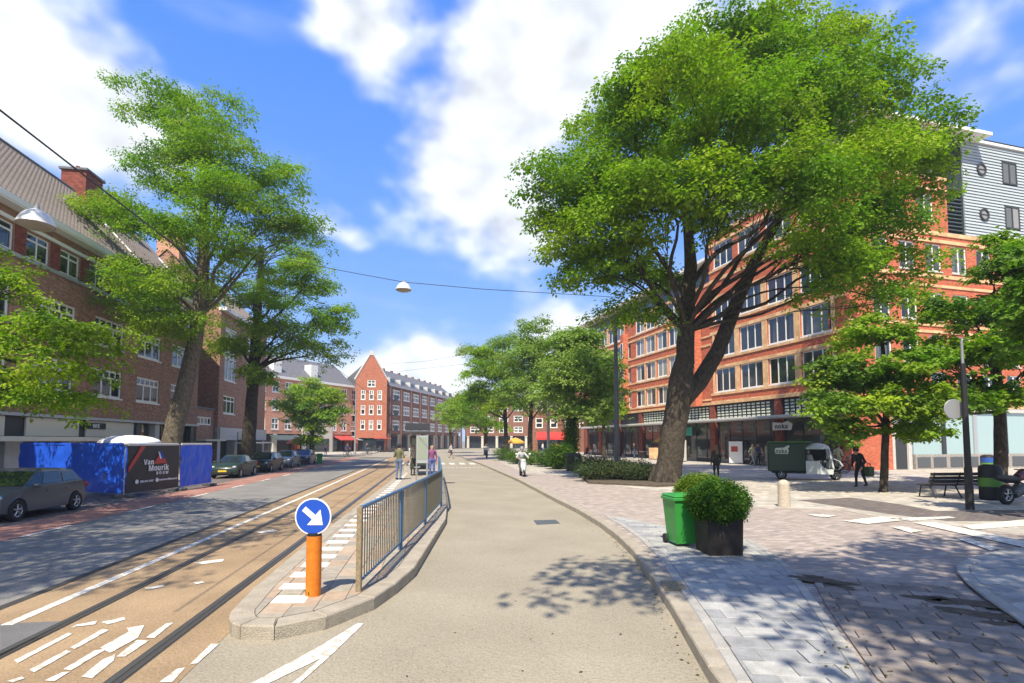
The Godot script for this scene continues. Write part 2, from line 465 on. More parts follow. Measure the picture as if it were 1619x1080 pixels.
# ---------------------------------------------------------------- sky
func sky_image(w: int, h: int) -> ImageTexture:
	# blue air with cumulus and thin cirrus; centre of the picture is -z
	var f := FastNoiseLite.new()
	f.noise_type = FastNoiseLite.TYPE_SIMPLEX_SMOOTH
	f.seed = 5
	f.frequency = 1.0
	f.fractal_octaves = 5
	f.fractal_gain = 0.52
	# cloud banks: azimuth, elevation, half width, half height (degrees), strength
	var banks := [
		[-0.5, 32.5, 8.0, 8.0, 1.15], [-7.0, 27.0, 5.0, 6.5, 1.0], [1.0, 22.0, 6.0, 5.0, 1.2], [5.0, 36.0, 7.0, 6.0, 1.0], [2.0, 40.0, 7.0, 4.0, 0.6],
		[-18.0, 41.0, 6.0, 5.0, 1.15], [-15.5, 36.0, 4.0, 4.0, 0.85],
		[-45.0, 26.5, 12.0, 5.5, 1.15], [-38.0, 25.0, 6.0, 4.5, 0.85], [-50.0, 33.0, 9.0, 4.0, 0.7],
		[-16.0, 6.0, 9.0, 3.6, 1.1], [-7.0, 7.0, 6.0, 3.4, 0.95], [-9.0, 10.5, 4.0, 2.0, 0.5], [4.5, 12.3, 6.0, 2.6, 1.0], [13.0, 9.0, 10.0, 4.0, 0.9],
		[-19.5, 22.0, 3.2, 2.8, 0.62], [-16.5, 20.0, 2.2, 1.2, 0.45], [13.0, 38.0, 9.0, 5.0, 0.95], [42.0, 29.0, 7.0, 4.0, 0.75], [26.0, 36.0, 9.0, 4.0, 0.8], [33.0, 20.0, 9.0, 5.0, 0.7]]
	var r := RandomNumberGenerator.new()
	r.seed = 91
	for k in 46:      # the same kind of broken cloud all round
		var az := r.randf_range(62, 298)
		banks.append([az if az < 180 else az - 360, r.randf_range(6, 60), r.randf_range(7, 15), r.randf_range(4, 9), r.randf_range(0.7, 1.15)])
	var data := PackedFloat32Array()
	data.resize(w * h * 3)
	for y in h:
		var el := 90.0 - 180.0 * (y + 0.5) / h
		var s := sin(deg_to_rad(el))
		var c := cos(deg_to_rad(el))
		var up := clampf(s, 0, 1)
		var blue := Color(0.37, 0.63, 0.94).lerp(Color(0.045, 0.19, 0.72), pow(up, 0.5) * 1.12)
		for x in w:
			var i := (y * w + x) * 3
			if el < -3.0:
				data[i] = 0.24; data[i + 1] = 0.24; data[i + 2] = 0.23
				continue
			var az := 360.0 * (x + 0.5) / w
			if az > 180.0: az -= 360.0
			var dens := 0.0
			for b in banks:
				var da: float = (az - b[0])
				if da > 180: da -= 360
				if da < -180: da += 360
				var qx: float = da * lerpf(1.0, c, 0.7) / b[2]
				var qy: float = (el - b[1]) / b[3]
				var q := qx * qx + qy * qy
				if q < 4.0: dens += b[4] * exp(-q * 1.1)
			var a := deg_to_rad(az)
			var p := Vector3(sin(a) * c, s * 1.7, -cos(a) * c)
			var wob := f.get_noise_3dv(p * 3.2)
			var fine := f.get_noise_3dv(p * 9.0 + Vector3(7, 3, 1))
			var k := dens + wob * 0.42 + fine * 0.55 - 0.46
			var cov := smoothstep(-0.22, 0.8, k) * 0.96
			var thin := smoothstep(-0.1, 0.75, f.get_noise_3dv(Vector3(p.x * 1.4 + p.y, p.y * 4.0, p.z * 1.6) * 2.2)) * 0.12
			var haze := pow(1.0 - up, 9.0) * 0.42
			var shade := clampf(0.86 + fine * 0.34 + wob * 0.16 - smoothstep(0.6, 1.5, k) * 0.06, 0.6, 1.04)
			var cloud := Color(0.90, 0.94, 1.0) * shade
			var m := clampf(cov + thin + haze * (1.0 - cov), 0, 1)
			data[i] = lerpf(blue.r, cloud.r, m) * 0.78
			data[i + 1] = lerpf(blue.g, cloud.g, m) * 0.78
			data[i + 2] = lerpf(blue.b, cloud.b, m) * 0.78
	return ImageTexture.create_from_image(Image.create_from_data(w, h, false, Image.FORMAT_RGBF, data.to_byte_array()))

func camera_and_light() -> void:
	var cam := Camera3D.new()
	cam.name = "camera"
	add_child(cam)
	cam.projection = Camera3D.PROJECTION_FRUSTUM
	cam.near = 0.1
	cam.far = 2500
	cam.size = 0.1 * 1080.0 / FOCAL
	cam.frustum_offset = Vector2(0, 0.1 * (PY - 540.0) / FOCAL)
	cam.position = EYE
	cam.rotation.x = PITCH
	cam.current = true
	var env := Environment.new()
	env.background_mode = Environment.BG_SKY
	env.tonemap_mode = Environment.TONE_MAPPER_LINEAR
	env.tonemap_exposure = 1.72
	env.sdfgi_enabled = true
	env.ssao_enabled = true
	env.ssil_enabled = true
	env.fog_enabled = true
	env.fog_density = 0.0006
	env.fog_light_color = Color(0.80, 0.87, 0.96)
	var sky := Sky.new()
	var pm := PanoramaSkyMaterial.new()
	pm.panorama = sky_image(1280, 640)
	sky.sky_material = pm
	env.sky = sky
	var we := WorldEnvironment.new()
	we.name = "world_environment"
	we.environment = env
	add_child(we)
	var sun := DirectionalLight3D.new()
	sun.name = "sun"
	sun.light_energy = 1.42
	sun.light_color = Color(1.0, 0.955, 0.87)
	sun.light_angular_distance = 0.5
	sun.shadow_enabled = true
	sun.directional_shadow_max_distance = 160
	add_child(sun)
	# behind the eye and a little to its left, 55 degrees up: the shadow of the orange post runs away to the right
	sun.look_at_from_position(Vector3.ZERO, Vector3(0.125, -0.82, -0.56), Vector3.UP)

# ---------------------------------------------------------------- ground, roads, pavements
func pts(list: Array, h: float) -> PackedVector2Array:
	var out := PackedVector2Array()
	for p in list: out.append(x2(G(p[0], p[1], h)))
	return out
func strip(path: Array, half: float, y: float, b: MB) -> void:
	for i in path.size() - 1:
		var d: Vector3 = (path[i + 1] - path[i]).normalized()
		var s := Vector3(-d.z, 0, d.x) * half
		var a: Vector3 = path[i]
		var e: Vector3 = path[i + 1]
		a.y = y; e.y = y
		b.sheet(PackedVector2Array([x2(a - s), x2(a + s), x2(e + s), x2(e - s)]), y)
func kerb_line(called: String, parent: Node, path: Array, width: float, top: float, bottom: float, m: Material, step: float) -> void:
	# a row of separate kerb stones along a path (points are the road-side edge; the stones lie to the right of it)
	var acc := []
	for i in path.size() - 1:
		var a: Vector2 = path[i]
		var e: Vector2 = path[i + 1]
		var n: int = max(1, int(round(a.distance_to(e) / step)))
		for k in n:
			acc.append(a.lerp(e, float(k) / n))
	acc.append(path[-1])
	for i in acc.size() - 1:
		var d: Vector2 = (acc[i + 1] - acc[i]).normalized()
		var d0: Vector2 = (acc[i] - acc[max(i - 1, 0)]).normalized() if i > 0 else d
		var d1: Vector2 = (acc[min(i + 2, acc.size() - 1)] - acc[i + 1]).normalized() if i < acc.size() - 2 else d
		var na := (d + d0).normalized()
		var nb := (d + d1).normalized()
		var sa := Vector2(-na.y, na.x) * width
		var sb := Vector2(-nb.y, nb.x) * width
		var g := d * 0.004
		var b := MB.new()
		b.slab(PackedVector2Array([acc[i] + g, acc[i + 1] - g, acc[i + 1] + sb - g, acc[i] + sa + g]), top + rng.randf_range(-0.003, 0.003), bottom, 0.018)
		made(called, b, m, parent)
func lay(called: String, parent: Node, poly: PackedVector2Array, origin: Vector2, dir: Vector2, len: float, wid: float, gap: float, top: float, thick: float, mats: Array, most: int, near := 1e9, pick := -1) -> int:
	# pavers in running bond over a polygon, each its own mesh; whole ones share a few meshes
	var side := Vector2(-dir.y, dir.x)
	var lo := Vector2(1e9, 1e9)
	var hi := -lo
	for p in poly:
		var q := Vector2((p - origin).dot(dir), (p - origin).dot(side))
		lo = lo.min(q); hi = hi.max(q)
	var key := "%s%f%f" % [called, len, wid]
	if not cache.has(key):
		var b := MB.new()
		b.cbox(Vector3(0, -thick * 0.5, 0), Vector3(len - gap, thick, wid - gap), 0.006)
		cache[key] = b.mesh()
	var count := 0
	var rows := []
	for j in range(int(floor(lo.y / wid)), int(ceil(hi.y / wid))):
		for i in range(int(floor(lo.x / len)) - 1, int(ceil(hi.x / len)) + 1):
			var o := Vector2((i + (0.5 if j % 2 != 0 else 0.0)) * len, j * wid)
			var ce := origin + dir * (o.x + len * 0.5) + side * (o.y + wid * 0.5)
			rows.append([ce.length(), ce])
	rows.sort_custom(func(a, b): return a[0] < b[0])
	for e in rows:
		if count >= most or e[0] > near: break
		var ce: Vector2 = e[1]
		if ce.y > -3.4: continue
		var h := dir * (len - gap) * 0.5
		var s := side * (wid - gap) * 0.5
		var rc := PackedVector2Array([ce - h - s, ce + h - s, ce + h + s, ce - h + s])
		var inside := 0
		for q in rc:
			if Geometry2D.is_point_in_polygon(q, poly): inside += 1
		var m: Material = mats[rng.randi() % mats.size()]
		if pick >= 0: m = mats[(int(round((ce - origin).dot(side) / wid)) + int(round((ce - origin).dot(dir) / len)) * 2) % 2]
		var dy := rng.randf_range(-0.0025, 0.0025)
		if inside == 4:
			put(called, cache[key], m, parent, Vector3(ce.x, top + dy, ce.y), -dir.angle() + rng.randf_range(-0.006, 0.006))
			count += 1
		elif inside > 0:
			for part in Geometry2D.intersect_polygons(rc, poly):
				if part.size() < 3: continue
				var area := 0.0
				for k in part.size(): area += part[k - 1].cross(part[k])
				if absf(area) < 0.012: continue
				var b := MB.new()
				b.slab(part, top + dy, top - thick)
				made(called, b, m, parent)
				count += 1
	return count

var kerb_right := []
func ground() -> void:
	var b := MB.new()
	b.sheet(PackedVector2Array([Vector2(-700, 300), Vector2(700, 300), Vector2(700, -1500), Vector2(-700, -1500)]), -0.03)
	setting("ground", b, M.grey_asphalt)
	# left road, bicycle lane, parking
	b = MB.new()
	b.sheet(PackedVector2Array([x2(S(9.25, -30)), x2(S(5.55, -30)), x2(S(5.55, 70)), x2(S(9.25, 70))]), -0.004)
	setting("road", b, M.grey_asphalt)
	b = MB.new()
	b.sheet(PackedVector2Array([x2(S(10.75, -30)), x2(S(9.25, -30)), x2(S(9.25, 70)), x2(S(10.75, 70))]), 0.0)
	setting("bicycle_lane", b, M.red_lane)
	b = MB.new()
	b.sheet(PackedVector2Array([x2(S(13.3, -30)), x2(S(10.75, -30)), x2(S(10.75, 70)), x2(S(13.3, 70))]), -0.004)
	setting("parking_strip", b, M.parking)
	# tram bed
	b = MB.new()
	b.sheet(PackedVector2Array([x2(S(5.55, -30)), x2(S(2.25, -30)), x2(S(2.25, 5)), x2(S(2.3, 8)), x2(S(2.35, 70)), x2(S(5.55, 70))]), 0.004)
	var bed := setting("tram_bed", b, M.tram_bed)
	b = MB.new()
	b.sheet(PackedVector2Array([x2(G(0, 987)), x2(G(105, 983)), x2(G(112, 979)), x2(G(62, 1012)), x2(G(0, 1040))]), 0.008)
	made("repair_patch", b, M.patch_asphalt, bed)
	# the crossing far ahead
	b = MB.new()
	b.sheet(PackedVector2Array([x2(S(40, 70)), x2(S(-4, 66)), x2(S(-30, 80)), x2(S(-30, 190)), x2(S(60, 190))]), -0.004)
	setting("road", b, M.tan_asphalt)
	# right carriageway
	kerb_right = [Vector2(1.5, 2.0), Vector2(1.55, -0.5), Vector2(1.62, -2.0)]
	for p in [[1120, 1078], [1060, 970], [1030, 925], [1000, 880], [975, 855], [950, 835], [915, 813], [880, 795], [820, 762], [760, 735], [728, 723]]:
		kerb_right.append(x2(G(p[0], p[1])))
	var lane := PackedVector2Array([x2(S(-4.6, 72)), x2(S(2.9, 72)), x2(S(2.9, 8)), x2(S(2.9, 5)), x2(S(2.9, -2))])
	for p in kerb_right: lane.append(p)
	b = MB.new()
	b.sheet(lane, 0.0)
	var right_lane := setting("road", b, M.tan_asphalt)
	b = MB.new()
	b.slab(pts([[843, 823], [878, 822], [886, 828], [849, 830]], 0.0), 0.006, -0.01)
	made("drain_cover", b, M.pole_grey, right_lane)
	markings()
	rails()
	island()
	# left pavement
	b = MB.new()
	b.slab(PackedVector2Array([x2(S(13.6, -30)), x2(S(13.6, 62)), x2(S(46, 62)), x2(S(46, -30))]), 0.12, -0.2)
	var lp := setting("pavement", b, M.plaza)
	kerb_line("kerb_stone", lp, [x2(S(13.3, 62)), x2(S(13.3, 10))], 0.3, 0.125, -0.1, M.kerb_grey, 1.6)
	b = MB.new()
	b.slab(PackedVector2Array([x2(S(18, 74)), x2(S(10, 90)), x2(S(12, 175)), x2(S(90, 175)), x2(S(60, 74))]), 0.10, -0.2)
	setting("pavement", b, M.plaza)
	right_side()

func markings() -> void:
	var rd := thing_marking("lane_marking")
	var b := MB.new()
	strip([S(4.95, 6.4), S(4.95, 20), S(5.1, 40), S(5.2, 62)], 0.065, 0.010, b)
	made("solid_line", b, M.white_line, rd)
	for k in 9:
		b = MB.new()
		strip([S(9.2, 8.0 + k * 4.2), S(9.2, 9.6 + k * 4.2)], 0.06, 0.006, b)
		made("dash", b, M.white_line, rd)
	b = MB.new()
	strip([S(6.55, 5), S(6.65, 15)], 0.014, 0.002, b)
	made("thin_line", b, M.kerb_grey, rd)
	# worn hatching and arrow head between the rails
	for q in [[[22, 1046], [108, 1002], [114, 1004], [28, 1050]], [[110, 1026], [162, 996], [172, 998], [118, 1028]], [[46, 1061], [104, 1030], [112, 1032], [54, 1065]],
			[[100, 1060], [150, 1030], [168, 1028], [112, 1062]], [[158, 1026], [204, 1000], [200, 994], [228, 990], [218, 1010], [174, 1034]], [[128, 1072], [162, 1045], [182, 1036], [180, 1046], [146, 1074]],
			[[230, 1010], [262, 988], [274, 986], [244, 1010]], [[184, 1040], [216, 1014], [236, 1014], [198, 1040]], [[118, 990], [154, 983], [150, 989], [112, 993]], [[160, 985], [196, 977], [198, 981], [170, 989]],
			[[70, 1078], [98, 1065], [110, 1064], [86, 1079]], [[10, 1079], [34, 1072], [40, 1074], [20, 1081]],
			[[228, 931], [258, 926], [260, 929], [234, 933]], [[305, 891], [330, 887], [354, 885], [352, 889], [320, 893]], [[306, 922], [318, 920], [324, 922], [310, 925]], [[404, 842], [432, 838], [440, 840], [414, 844]],
			[[112, 993], [118, 990], [124, 991], [116, 994]]]:
		b = MB.new()
		b.sheet(pts(q, 0.0), 0.0115)
		made("worn_mark", b, M.white_line, rd)
	for q in [[[300, 1052], [334, 1019], [347, 1019], [312, 1050]], [[252, 1080], [280, 1059], [293, 1057], [272, 1080]]]:
		b = MB.new()
		b.sheet(pts(q, 0.0), 0.009)
		made("dash", b, M.white_line, rd)
	# forked line in front of the island
	b = MB.new()
	b.sheet(PackedVector2Array([x2(G(566, 986)), x2(G(575, 987)), x2(G(520, 1040)), x2(G(474, 1081)), x2(G(452, 1098)), x2(G(436, 1098)), x2(G(470, 1075)), x2(G(507, 1042)), x2(G(430, 1079)), x2(G(396, 1095)), x2(G(370, 1095)), x2(G(400, 1080)), x2(G(500, 1026))]), 0.007)
	made("forked_line", b, M.white_line, rd)
	# zebra far ahead
	for k in 9:
		b = MB.new()
		var l := 3.2 - k * 0.95
		b.sheet(PackedVector2Array([x2(S(l, 49)), x2(S(l - 0.5, 49)), x2(S(l - 0.5, 52.5)), x2(S(l, 52.5))]), 0.007)
		made("zebra_stripe", b, M.white_line, rd)
	for k in 14:
		b = MB.new()
		b.sheet(PackedVector2Array([x2(S(0.2 - k * 0.34, 43)), x2(S(0.0 - k * 0.34, 43)), x2(S(0.0 - k * 0.34, 43.5)), x2(S(0.2 - k * 0.34, 43.5))]), 0.007)
		made("give_way_tooth", b, M.white_line, rd)
func thing_marking(called: String) -> Node3D:
	var o := Node3D.new()
	o.name = fresh(called)
	o.set_meta("kind", "structure")
	add_child(o)
	return o

func rails() -> void:
	for row in [[2.83, "rail_track"], [4.33, "rail_track"]]:
		var root := thing_marking("tram_rail")
		var path := []
		for k in 46:
			path.append(S(row[0] - 0.004 * maxf(0, k * 2.0 - 10), -6 + k * 2.0))
		var b := MB.new()
		strip(path, 0.085, 0.008, b)
		made("joint_filler", b, M.rail_joint, root)
		b = MB.new()
		var left := []
		for p in path: left.append(p + Vector3(-0.035, 0, 0))
		strip(left, 0.028, 0.0125, b)
		made("rail_head", b, M.steel, root)
		b = MB.new()
		var lip := []
		for p in path: lip.append(p + Vector3(0.055, 0, 0))
		strip(lip, 0.010, 0.0125, b)
		made("rail_lip", b, M.steel, root)
	var rb := thing_marking("track_edge")
	var e := MB.new()
	var path2 := []
	for k in 40: path2.append(S(5.55 + sin(k * 1.7) * 0.012, -6 + k * 2.0))
	strip(path2, 0.07, 0.008, e)
	made("edge_joint", e, M.rail_joint, rb)

func island() -> void:
	var h := 0.16
	var outer := []
	for p in [[364, 967], [362, 975], [366, 983], [380, 988], [434, 989], [516, 973], [592, 944], [625, 922], [655, 897], [705, 819], [707, 797], [703, 772]]:
		outer.append(x2(G(p[0], p[1], h)))
	outer.append(x2(S(-0.62, 34))); outer.append(x2(S(-0.62, 42)))
	outer.append(x2(S(2.3, 42)))
	for p in [[639, 744], [560, 803], [475, 867], [403, 927]]:
		outer.append(x2(G(p[0], p[1], h)))
	var poly := PackedVector2Array(outer)
	var ins := Geometry2D.offset_polygon(poly, -0.27)
	var inner: PackedVector2Array = ins[0]
	var b := MB.new()
	b.slab(Geometry2D.offset_polygon(poly, -0.1)[0], h - 0.035, -0.1)
	var root := setting("tram_island", b, M.joint_tan)
	var ring := outer.duplicate()
	ring.append(outer[0])
	if not Geometry2D.is_polygon_clockwise(poly): pass
	else: ring.reverse()
	# kerb stones lie inside the outline
	var chk: Vector2 = (ring[1] - ring[0]).normalized()
	var test: Vector2 = ring[0].lerp(ring[1], 0.5) + Vector2(-chk.y, chk.x) * 0.1
	if not Geometry2D.is_point_in_polygon(test, poly): ring.reverse()
	kerb_line("kerb_stone", root, ring, 0.27, h, -0.1, M.kerb, 0.95)
	# white blocks along the track side
	var wb := []
	for k in 44:
		var d := 8.0 + k * 0.62 * (1.0 + k * 0.012)
		if d > 34: break
		wb.append(d)
	var edge_lat := func(d: float) -> float: return lerpf(2.42, 2.28, clampf((d - 7) / 30.0, 0, 1))
	for d in [6.75, 7.35]: wb.append(d)
	var white := []
	for d in wb:
		var l: float = edge_lat.call(d) - 0.33
		if d < 7.6: l = 2.42 - 0.33 - (7.6 - d) * 0.12
		var q := PackedVector2Array([x2(S(l, d)), x2(S(l - 0.42, d)), x2(S(l - 0.42, d + 0.30)), x2(S(l, d + 0.30))])
		var cut := Geometry2D.intersect_polygons(q, inner)
		if cut.is_empty(): continue
		var wm := MB.new()
		wm.slab(cut[0], h + 0.004, 0.05)
		made("white_block", wm, M.white_block, root)
	var dirv := (x2(S(0, 10)) - x2(S(0, 0))).normalized()
	lay("paving_tile", root, inner, x2(S(2.0, 8)), dirv, 0.42, 0.30, 0.008, h, 0.05, M.island_tiles, 290, 22.0)
	b = MB.new()
	b.sheet(inner, h - 0.012)
	made("far_paving", b, M.island_tiles[0], root)
	weeds(G(437, 1003), 0.11, 10, "weed tuft growing at the foot of the island kerb")
	weeds(G(487, 943, h), 0.06, 8, "small weed tuft at the foot of the orange post")

func weeds(at: Vector3, r: float, n: int, label: String) -> void:
	var b := MB.new()
	for k in n:
		var a := rng.randf() * TAU
		var o := Vector3(cos(a), 0, sin(a)) * r * rng.randf() * 0.6
		var tip := o + Vector3(cos(a) * r * 0.9, rng.randf_range(0.6, 1.7) * r, sin(a) * r * 0.9)
		var s := Vector3(-sin(a), 0, cos(a)) * r * 0.16
		b.col = Color(0.08, 0.2, 0.03) * rng.randf_range(0.7, 1.4)
		var mid := o.lerp(tip, 0.5) + Vector3(0, r * 0.35, 0)
		b.tri(o - s * 0.3, mid + s, mid - s); b.tri(mid - s, mid + s, tip)
	var o2 := put(fresh("weed"), b.mesh(), M.leaf, self, at)
	tag(o2, label, "weed")

func right_side() -> void:
	# everything right of the right-hand kerb: brick paving, the plaza beyond, the grey pavement in front and the side street
	var b := MB.new()
	var base := PackedVector2Array()
	for p in kerb_right: base.append(p + Vector2(0.2, 0))
	base.append(x2(S(-5.5, 72))); base.append(Vector2(60, -90)); base.append(Vector2(60, 30))
	b.sheet(base, 0.13)
	var bp := setting("pavement", b, M.brick_paving)
	var kr := kerb_right.slice(2)
	kr.reverse()
	var test: Vector2 = kr[0].lerp(kr[1], 0.5)
	var dd: Vector2 = (kr[1] - kr[0]).normalized()
	if (Vector2(-dd.y, dd.x)).x < 0: kr.reverse()
	kerb_line("kerb_stone", bp, kr, 0.24, 0.14, -0.1, M.kerb, 1.0)
	# plaza
	b = MB.new()
	var pl := PackedVector2Array()
	for p in [[775, 724], [830, 748], [905, 752], [960, 766], [1040, 776], [1172, 801], [1330, 806], [1402, 820], [1478, 827], [1560, 838], [1640, 846]]:
		pl.append(x2(G(p[0], p[1], PLAZA)))
	pl.append(Vector2(60, -15)); pl.append(Vector2(60, -130)); pl.append(Vector2(-2, -130)); pl.append(Vector2(-4, -75))
	b.slab(pl, PLAZA, -0.1)
	var plaza := setting("plaza", b, M.plaza)
	b = MB.new()
	b.sheet(pts([[1260, 791], [1345, 787], [1420, 797], [1480, 808], [1640, 806], [1640, 824], [1500, 824], [1400, 812]], PLAZA), PLAZA + 0.004)
	made("dark_paving", b, M.parking, plaza)
	# white crossing marks
	var mk := thing_marking("crossing_marking")
	for q in [[[1275, 813], [1325, 815], [1310, 818], [1290, 817]], [[1332, 824], [1395, 817], [1440, 822], [1372, 829]], [[1410, 834], [1428, 833], [1458, 840], [1440, 843]],
			[[1444, 827], [1478, 826], [1619, 856], [1619, 866]], [[1510, 851], [1530, 851], [1580, 868], [1566, 871]], [[1520, 832], [1619, 822], [1619, 832], [1540, 838]], [[1400, 820], [1500, 817], [1512, 819], [1440, 824]]]:
		b = MB.new()
		b.sheet(pts(q, PLAZA), PLAZA + 0.009)
		made("white_mark", b, M.white_line, mk)
	# grey pavement
	var h := 0.155
	var gp := [Vector2(1.75, -1.5)]
	for p in [[1165, 1078], [1110, 985], [1042, 880], [1010, 850], [985, 832], [955, 815], [985, 818], [1060, 833], [1150, 847], [1185, 853], [1215, 868], [1250, 895], [1300, 960], [1340, 1015], [1385, 1078]]:
		gp.append(x2(G(p[0], p[1], h)))
	gp.append(Vector2(2.9, -1.5))
	var gpoly := PackedVector2Array(gp)
	b = MB.new()
	b.slab(gpoly, h - 0.03, -0.1)
	var gnode := setting("pavement", b, M.joint)
	var inn: PackedVector2Array = Geometry2D.offset_polygon(gpoly, -0.13)[0]
	var ring := gp.duplicate()
	ring.append(gp[0])
	var c2: Vector2 = (ring[3] - ring[2]).normalized()
	if not Geometry2D.is_point_in_polygon(ring[2].lerp(ring[3], 0.5) + Vector2(-c2.y, c2.x) * 0.06, gpoly): ring.reverse()
	kerb_line("edging_stone", gnode, ring, 0.13, h + 0.004, 0.0, M.kerb_grey, 0.9)
	var di := (x2(G(1020, 900, h)) - x2(G(1100, 1040, h))).normalized()
	lay("paver", gnode, inn, x2(G(1100, 1040, h)), di.rotated(PI / 2), 0.40, 0.30, 0.007, h, 0.05, M.grey_pavers, 290)
	b = MB.new()
	b.slab(pts([[1044, 919], [1076, 919], [1086, 932], [1052, 933]], h), h + 0.006, 0.1)
	made("inspection_cover", b, M.railing_rust, gnode)
	# side street of large brown blocks
	var hs := 0.125
	var sp := PackedVector2Array()
	for p in [[1282, 912], [1330, 915], [1400, 922], [1500, 930], [1540, 955], [1619, 1003]]:
		sp.append(x2(G(p[0], p[1], hs)))
	sp.append(Vector2(9.5, -4.5)); sp.append(Vector2(7.0, -2.2)); sp.append(Vector2(3.1, -2.2))
	for p in [[1388, 1078], [1346, 1018], [1306, 960]]:
		sp.append(x2(G(p[0], p[1], hs)))
	b = MB.new()
	b.sheet(sp, hs + 0.009)
	var ss := setting("side_street", b, M.joint)
	var ds := (x2(G(1619, 970, hs)) - x2(G(1350, 945, hs))).normalized()
	lay("paving_block", ss, sp, x2(G(1350, 1000, hs)), ds, 0.50, 0.25, 0.014, hs + 0.03, 0.03, M.brown_pavers, 290)
	for q in [[1300, 922, 0.34, 0.20], [1325, 930, 0.16, 0.1], [1510, 955, 0.42, 0.2], [1555, 976, 0.36, 0.16], [1470, 950, 0.2, 0.1], [1285, 915, 0.12, 0.1], [1580, 990, 0.14, 0.07], [1345, 936, 0.08, 0.05]]:
		var ce := x2(G(q[0], q[1], hs))
		var rim := PackedVector2Array()
		var ph := rng.randf() * 6.0
		for k in 34:
			var a := TAU * k / 34.0
			var w := 1.0 + 0.22 * sin(a * 2.0 + ph) + 0.16 * sin(a * 5.0 + ph * 2.0) + rng.randf_range(-0.16, 0.16)
			rim.append(ce + Vector2(cos(a) * q[2], sin(a) * q[3]).rotated(0.5) * w)
		b = MB.new()
		b.sheet(rim, hs + 0.0345)
		made("dirt", b, M.soil, ss)
	leaf_litter()
	# corner pavement on the far side of the side street
	var hc := 0.19
	var cp := []
	for p in [[1619, 986], [1590, 965], [1560, 945], [1530, 922], [1513, 903], [1512, 893], [1530, 882], [1570, 872], [1640, 862]]:
		cp.append(x2(G(p[0], p[1], hc)))
	cp.append(Vector2(30, -10)); cp.append(Vector2(30, -3)); cp.append(Vector2(8.5, -4.0))
	var cpoly := PackedVector2Array(cp)
	b = MB.new()
	b.slab(cpoly, hc - 0.02, -0.1)
	var cn := setting("pavement", b, M.joint)
	var r2 := [cp[11]]
	for k in 9: r2.append(cp[k])
	var c3: Vector2 = (r2[3] - r2[2]).normalized()
	if not Geometry2D.is_point_in_polygon(r2[2].lerp(r2[3], 0.5) + Vector2(-c3.y, c3.x) * 0.06, cpoly): r2.reverse()
	kerb_line("kerb_stone", cn, r2, 0.16, hc + 0.004, 0.0, M.kerb_grey, 0.8)
	var cin: PackedVector2Array = Geometry2D.offset_polygon(cpoly, -0.16)[0]
	lay("paver", cn, cin, x2(G(1560, 900, hc)), Vector2(0.94, -0.34), 0.40, 0.30, 0.007, hc, 0.05, M.grey_pavers, 260, 15.0)

func leaf_litter() -> void:
	# fallen leaves and crumbs of bark along the kerbs
	var b := MB.new()
	for k in 260:
		var p: Vector3
		if k < 130:
			var i := rng.randi_range(2, 8)
			var a: Vector2 = kerb_right[i].lerp(kerb_right[i + 1], rng.randf())
			p = Vector3(a.x - absf(rng.randfn()) * 0.12 - 0.02, 0.008, a.y)
		elif k < 150: p = G(rng.randf_range(640, 1000), rng.randf_range(830, 1078), 0.0) + Vector3(0, 0.008, 0)
		else: p = G(rng.randf_range(1290, 1600), rng.randf_range(925, 1070), 0.155) + Vector3(0, 0.008, 0)
		var r := rng.randf_range(0.010, 0.026)
		var t := rng.randf() * TAU
		var u := Vector3(cos(t), rng.randf_range(-0.1, 0.2), sin(t)) * r
		var w := Vector3(-sin(t), 0.1, cos(t)) * r * 0.6
		b.col = [Color(0.16, 0.10, 0.04), Color(0.10, 0.12, 0.03), Color(0.22, 0.16, 0.07), Color(0.05, 0.04, 0.03)][rng.randi() % 4]
		b.quad(p - u, p + w, p + u, p - w)
	var o := put(fresh("leaf_litter"), b.mesh(), M.leaf, self)
	o.set_meta("kind", "stuff")
	tag(o, "scattered fallen leaves along the kerbs", "leaves")

# ---------------------------------------------------------------- buildings
# Local axes of a facade: x to the right as seen from the street, y up, z out of the wall.
func facing(at: Vector3, along: Vector2) -> Array:
	return [at, atan2(-along.y, along.x)]
func hit(o: Node3D, px: float, py: float, z := 0.0) -> Vector3:      # where a pixel's ray meets a facade's plane, in its own axes
	var i := o.transform.affine_inverse()
	var a := i * EYE
	var d := i.basis * ray(px, py)
	return a + d * ((z - a.z) / d.z)
func wall_mesh(x0: float, x1: float, y0: float, y1: float, holes: Array, deep: float, b: MB = null) -> MB:
	if b == null: b = MB.new()
	var xs := [x0, x1]
	var ys := [y0, y1]
	for r in holes:
		for e in [r.position.x, r.end.x]:
			if e > x0 and e < x1 and not xs.has(e): xs.append(e)
		for e in [r.position.y, r.end.y]:
			if e > y0 and e < y1 and not ys.has(e): ys.append(e)
	xs.sort(); ys.sort()
	for i in xs.size() - 1:
		for j in ys.size() - 1:
			var mid := Vector2((xs[i] + xs[i + 1]) * 0.5, (ys[j] + ys[j + 1]) * 0.5)
			var open := false
			for r in holes:
				if r.has_point(mid):
					open = true
					break
			if not open:
				b.quad(Vector3(xs[i], ys[j], 0), Vector3(xs[i + 1], ys[j], 0), Vector3(xs[i + 1], ys[j + 1], 0), Vector3(xs[i], ys[j + 1], 0))
	for r in holes:
		if r.position.x < x0 or r.end.x > x1 or r.position.y < y0 or r.end.y > y1: continue
		var a := Vector3(r.position.x, r.position.y, 0)
		var c := Vector3(r.end.x, r.end.y, 0)
		var z := Vector3(0, 0, -deep)
		var p := Vector3(c.x, a.y, 0)
		var q := Vector3(a.x, c.y, 0)
		b.quad(a, a + z, p + z, p); b.quad(q + z, q, c, c + z)
		b.quad(a + z, a, q, q + z); b.quad(p, p + z, c + z, c)
	return b
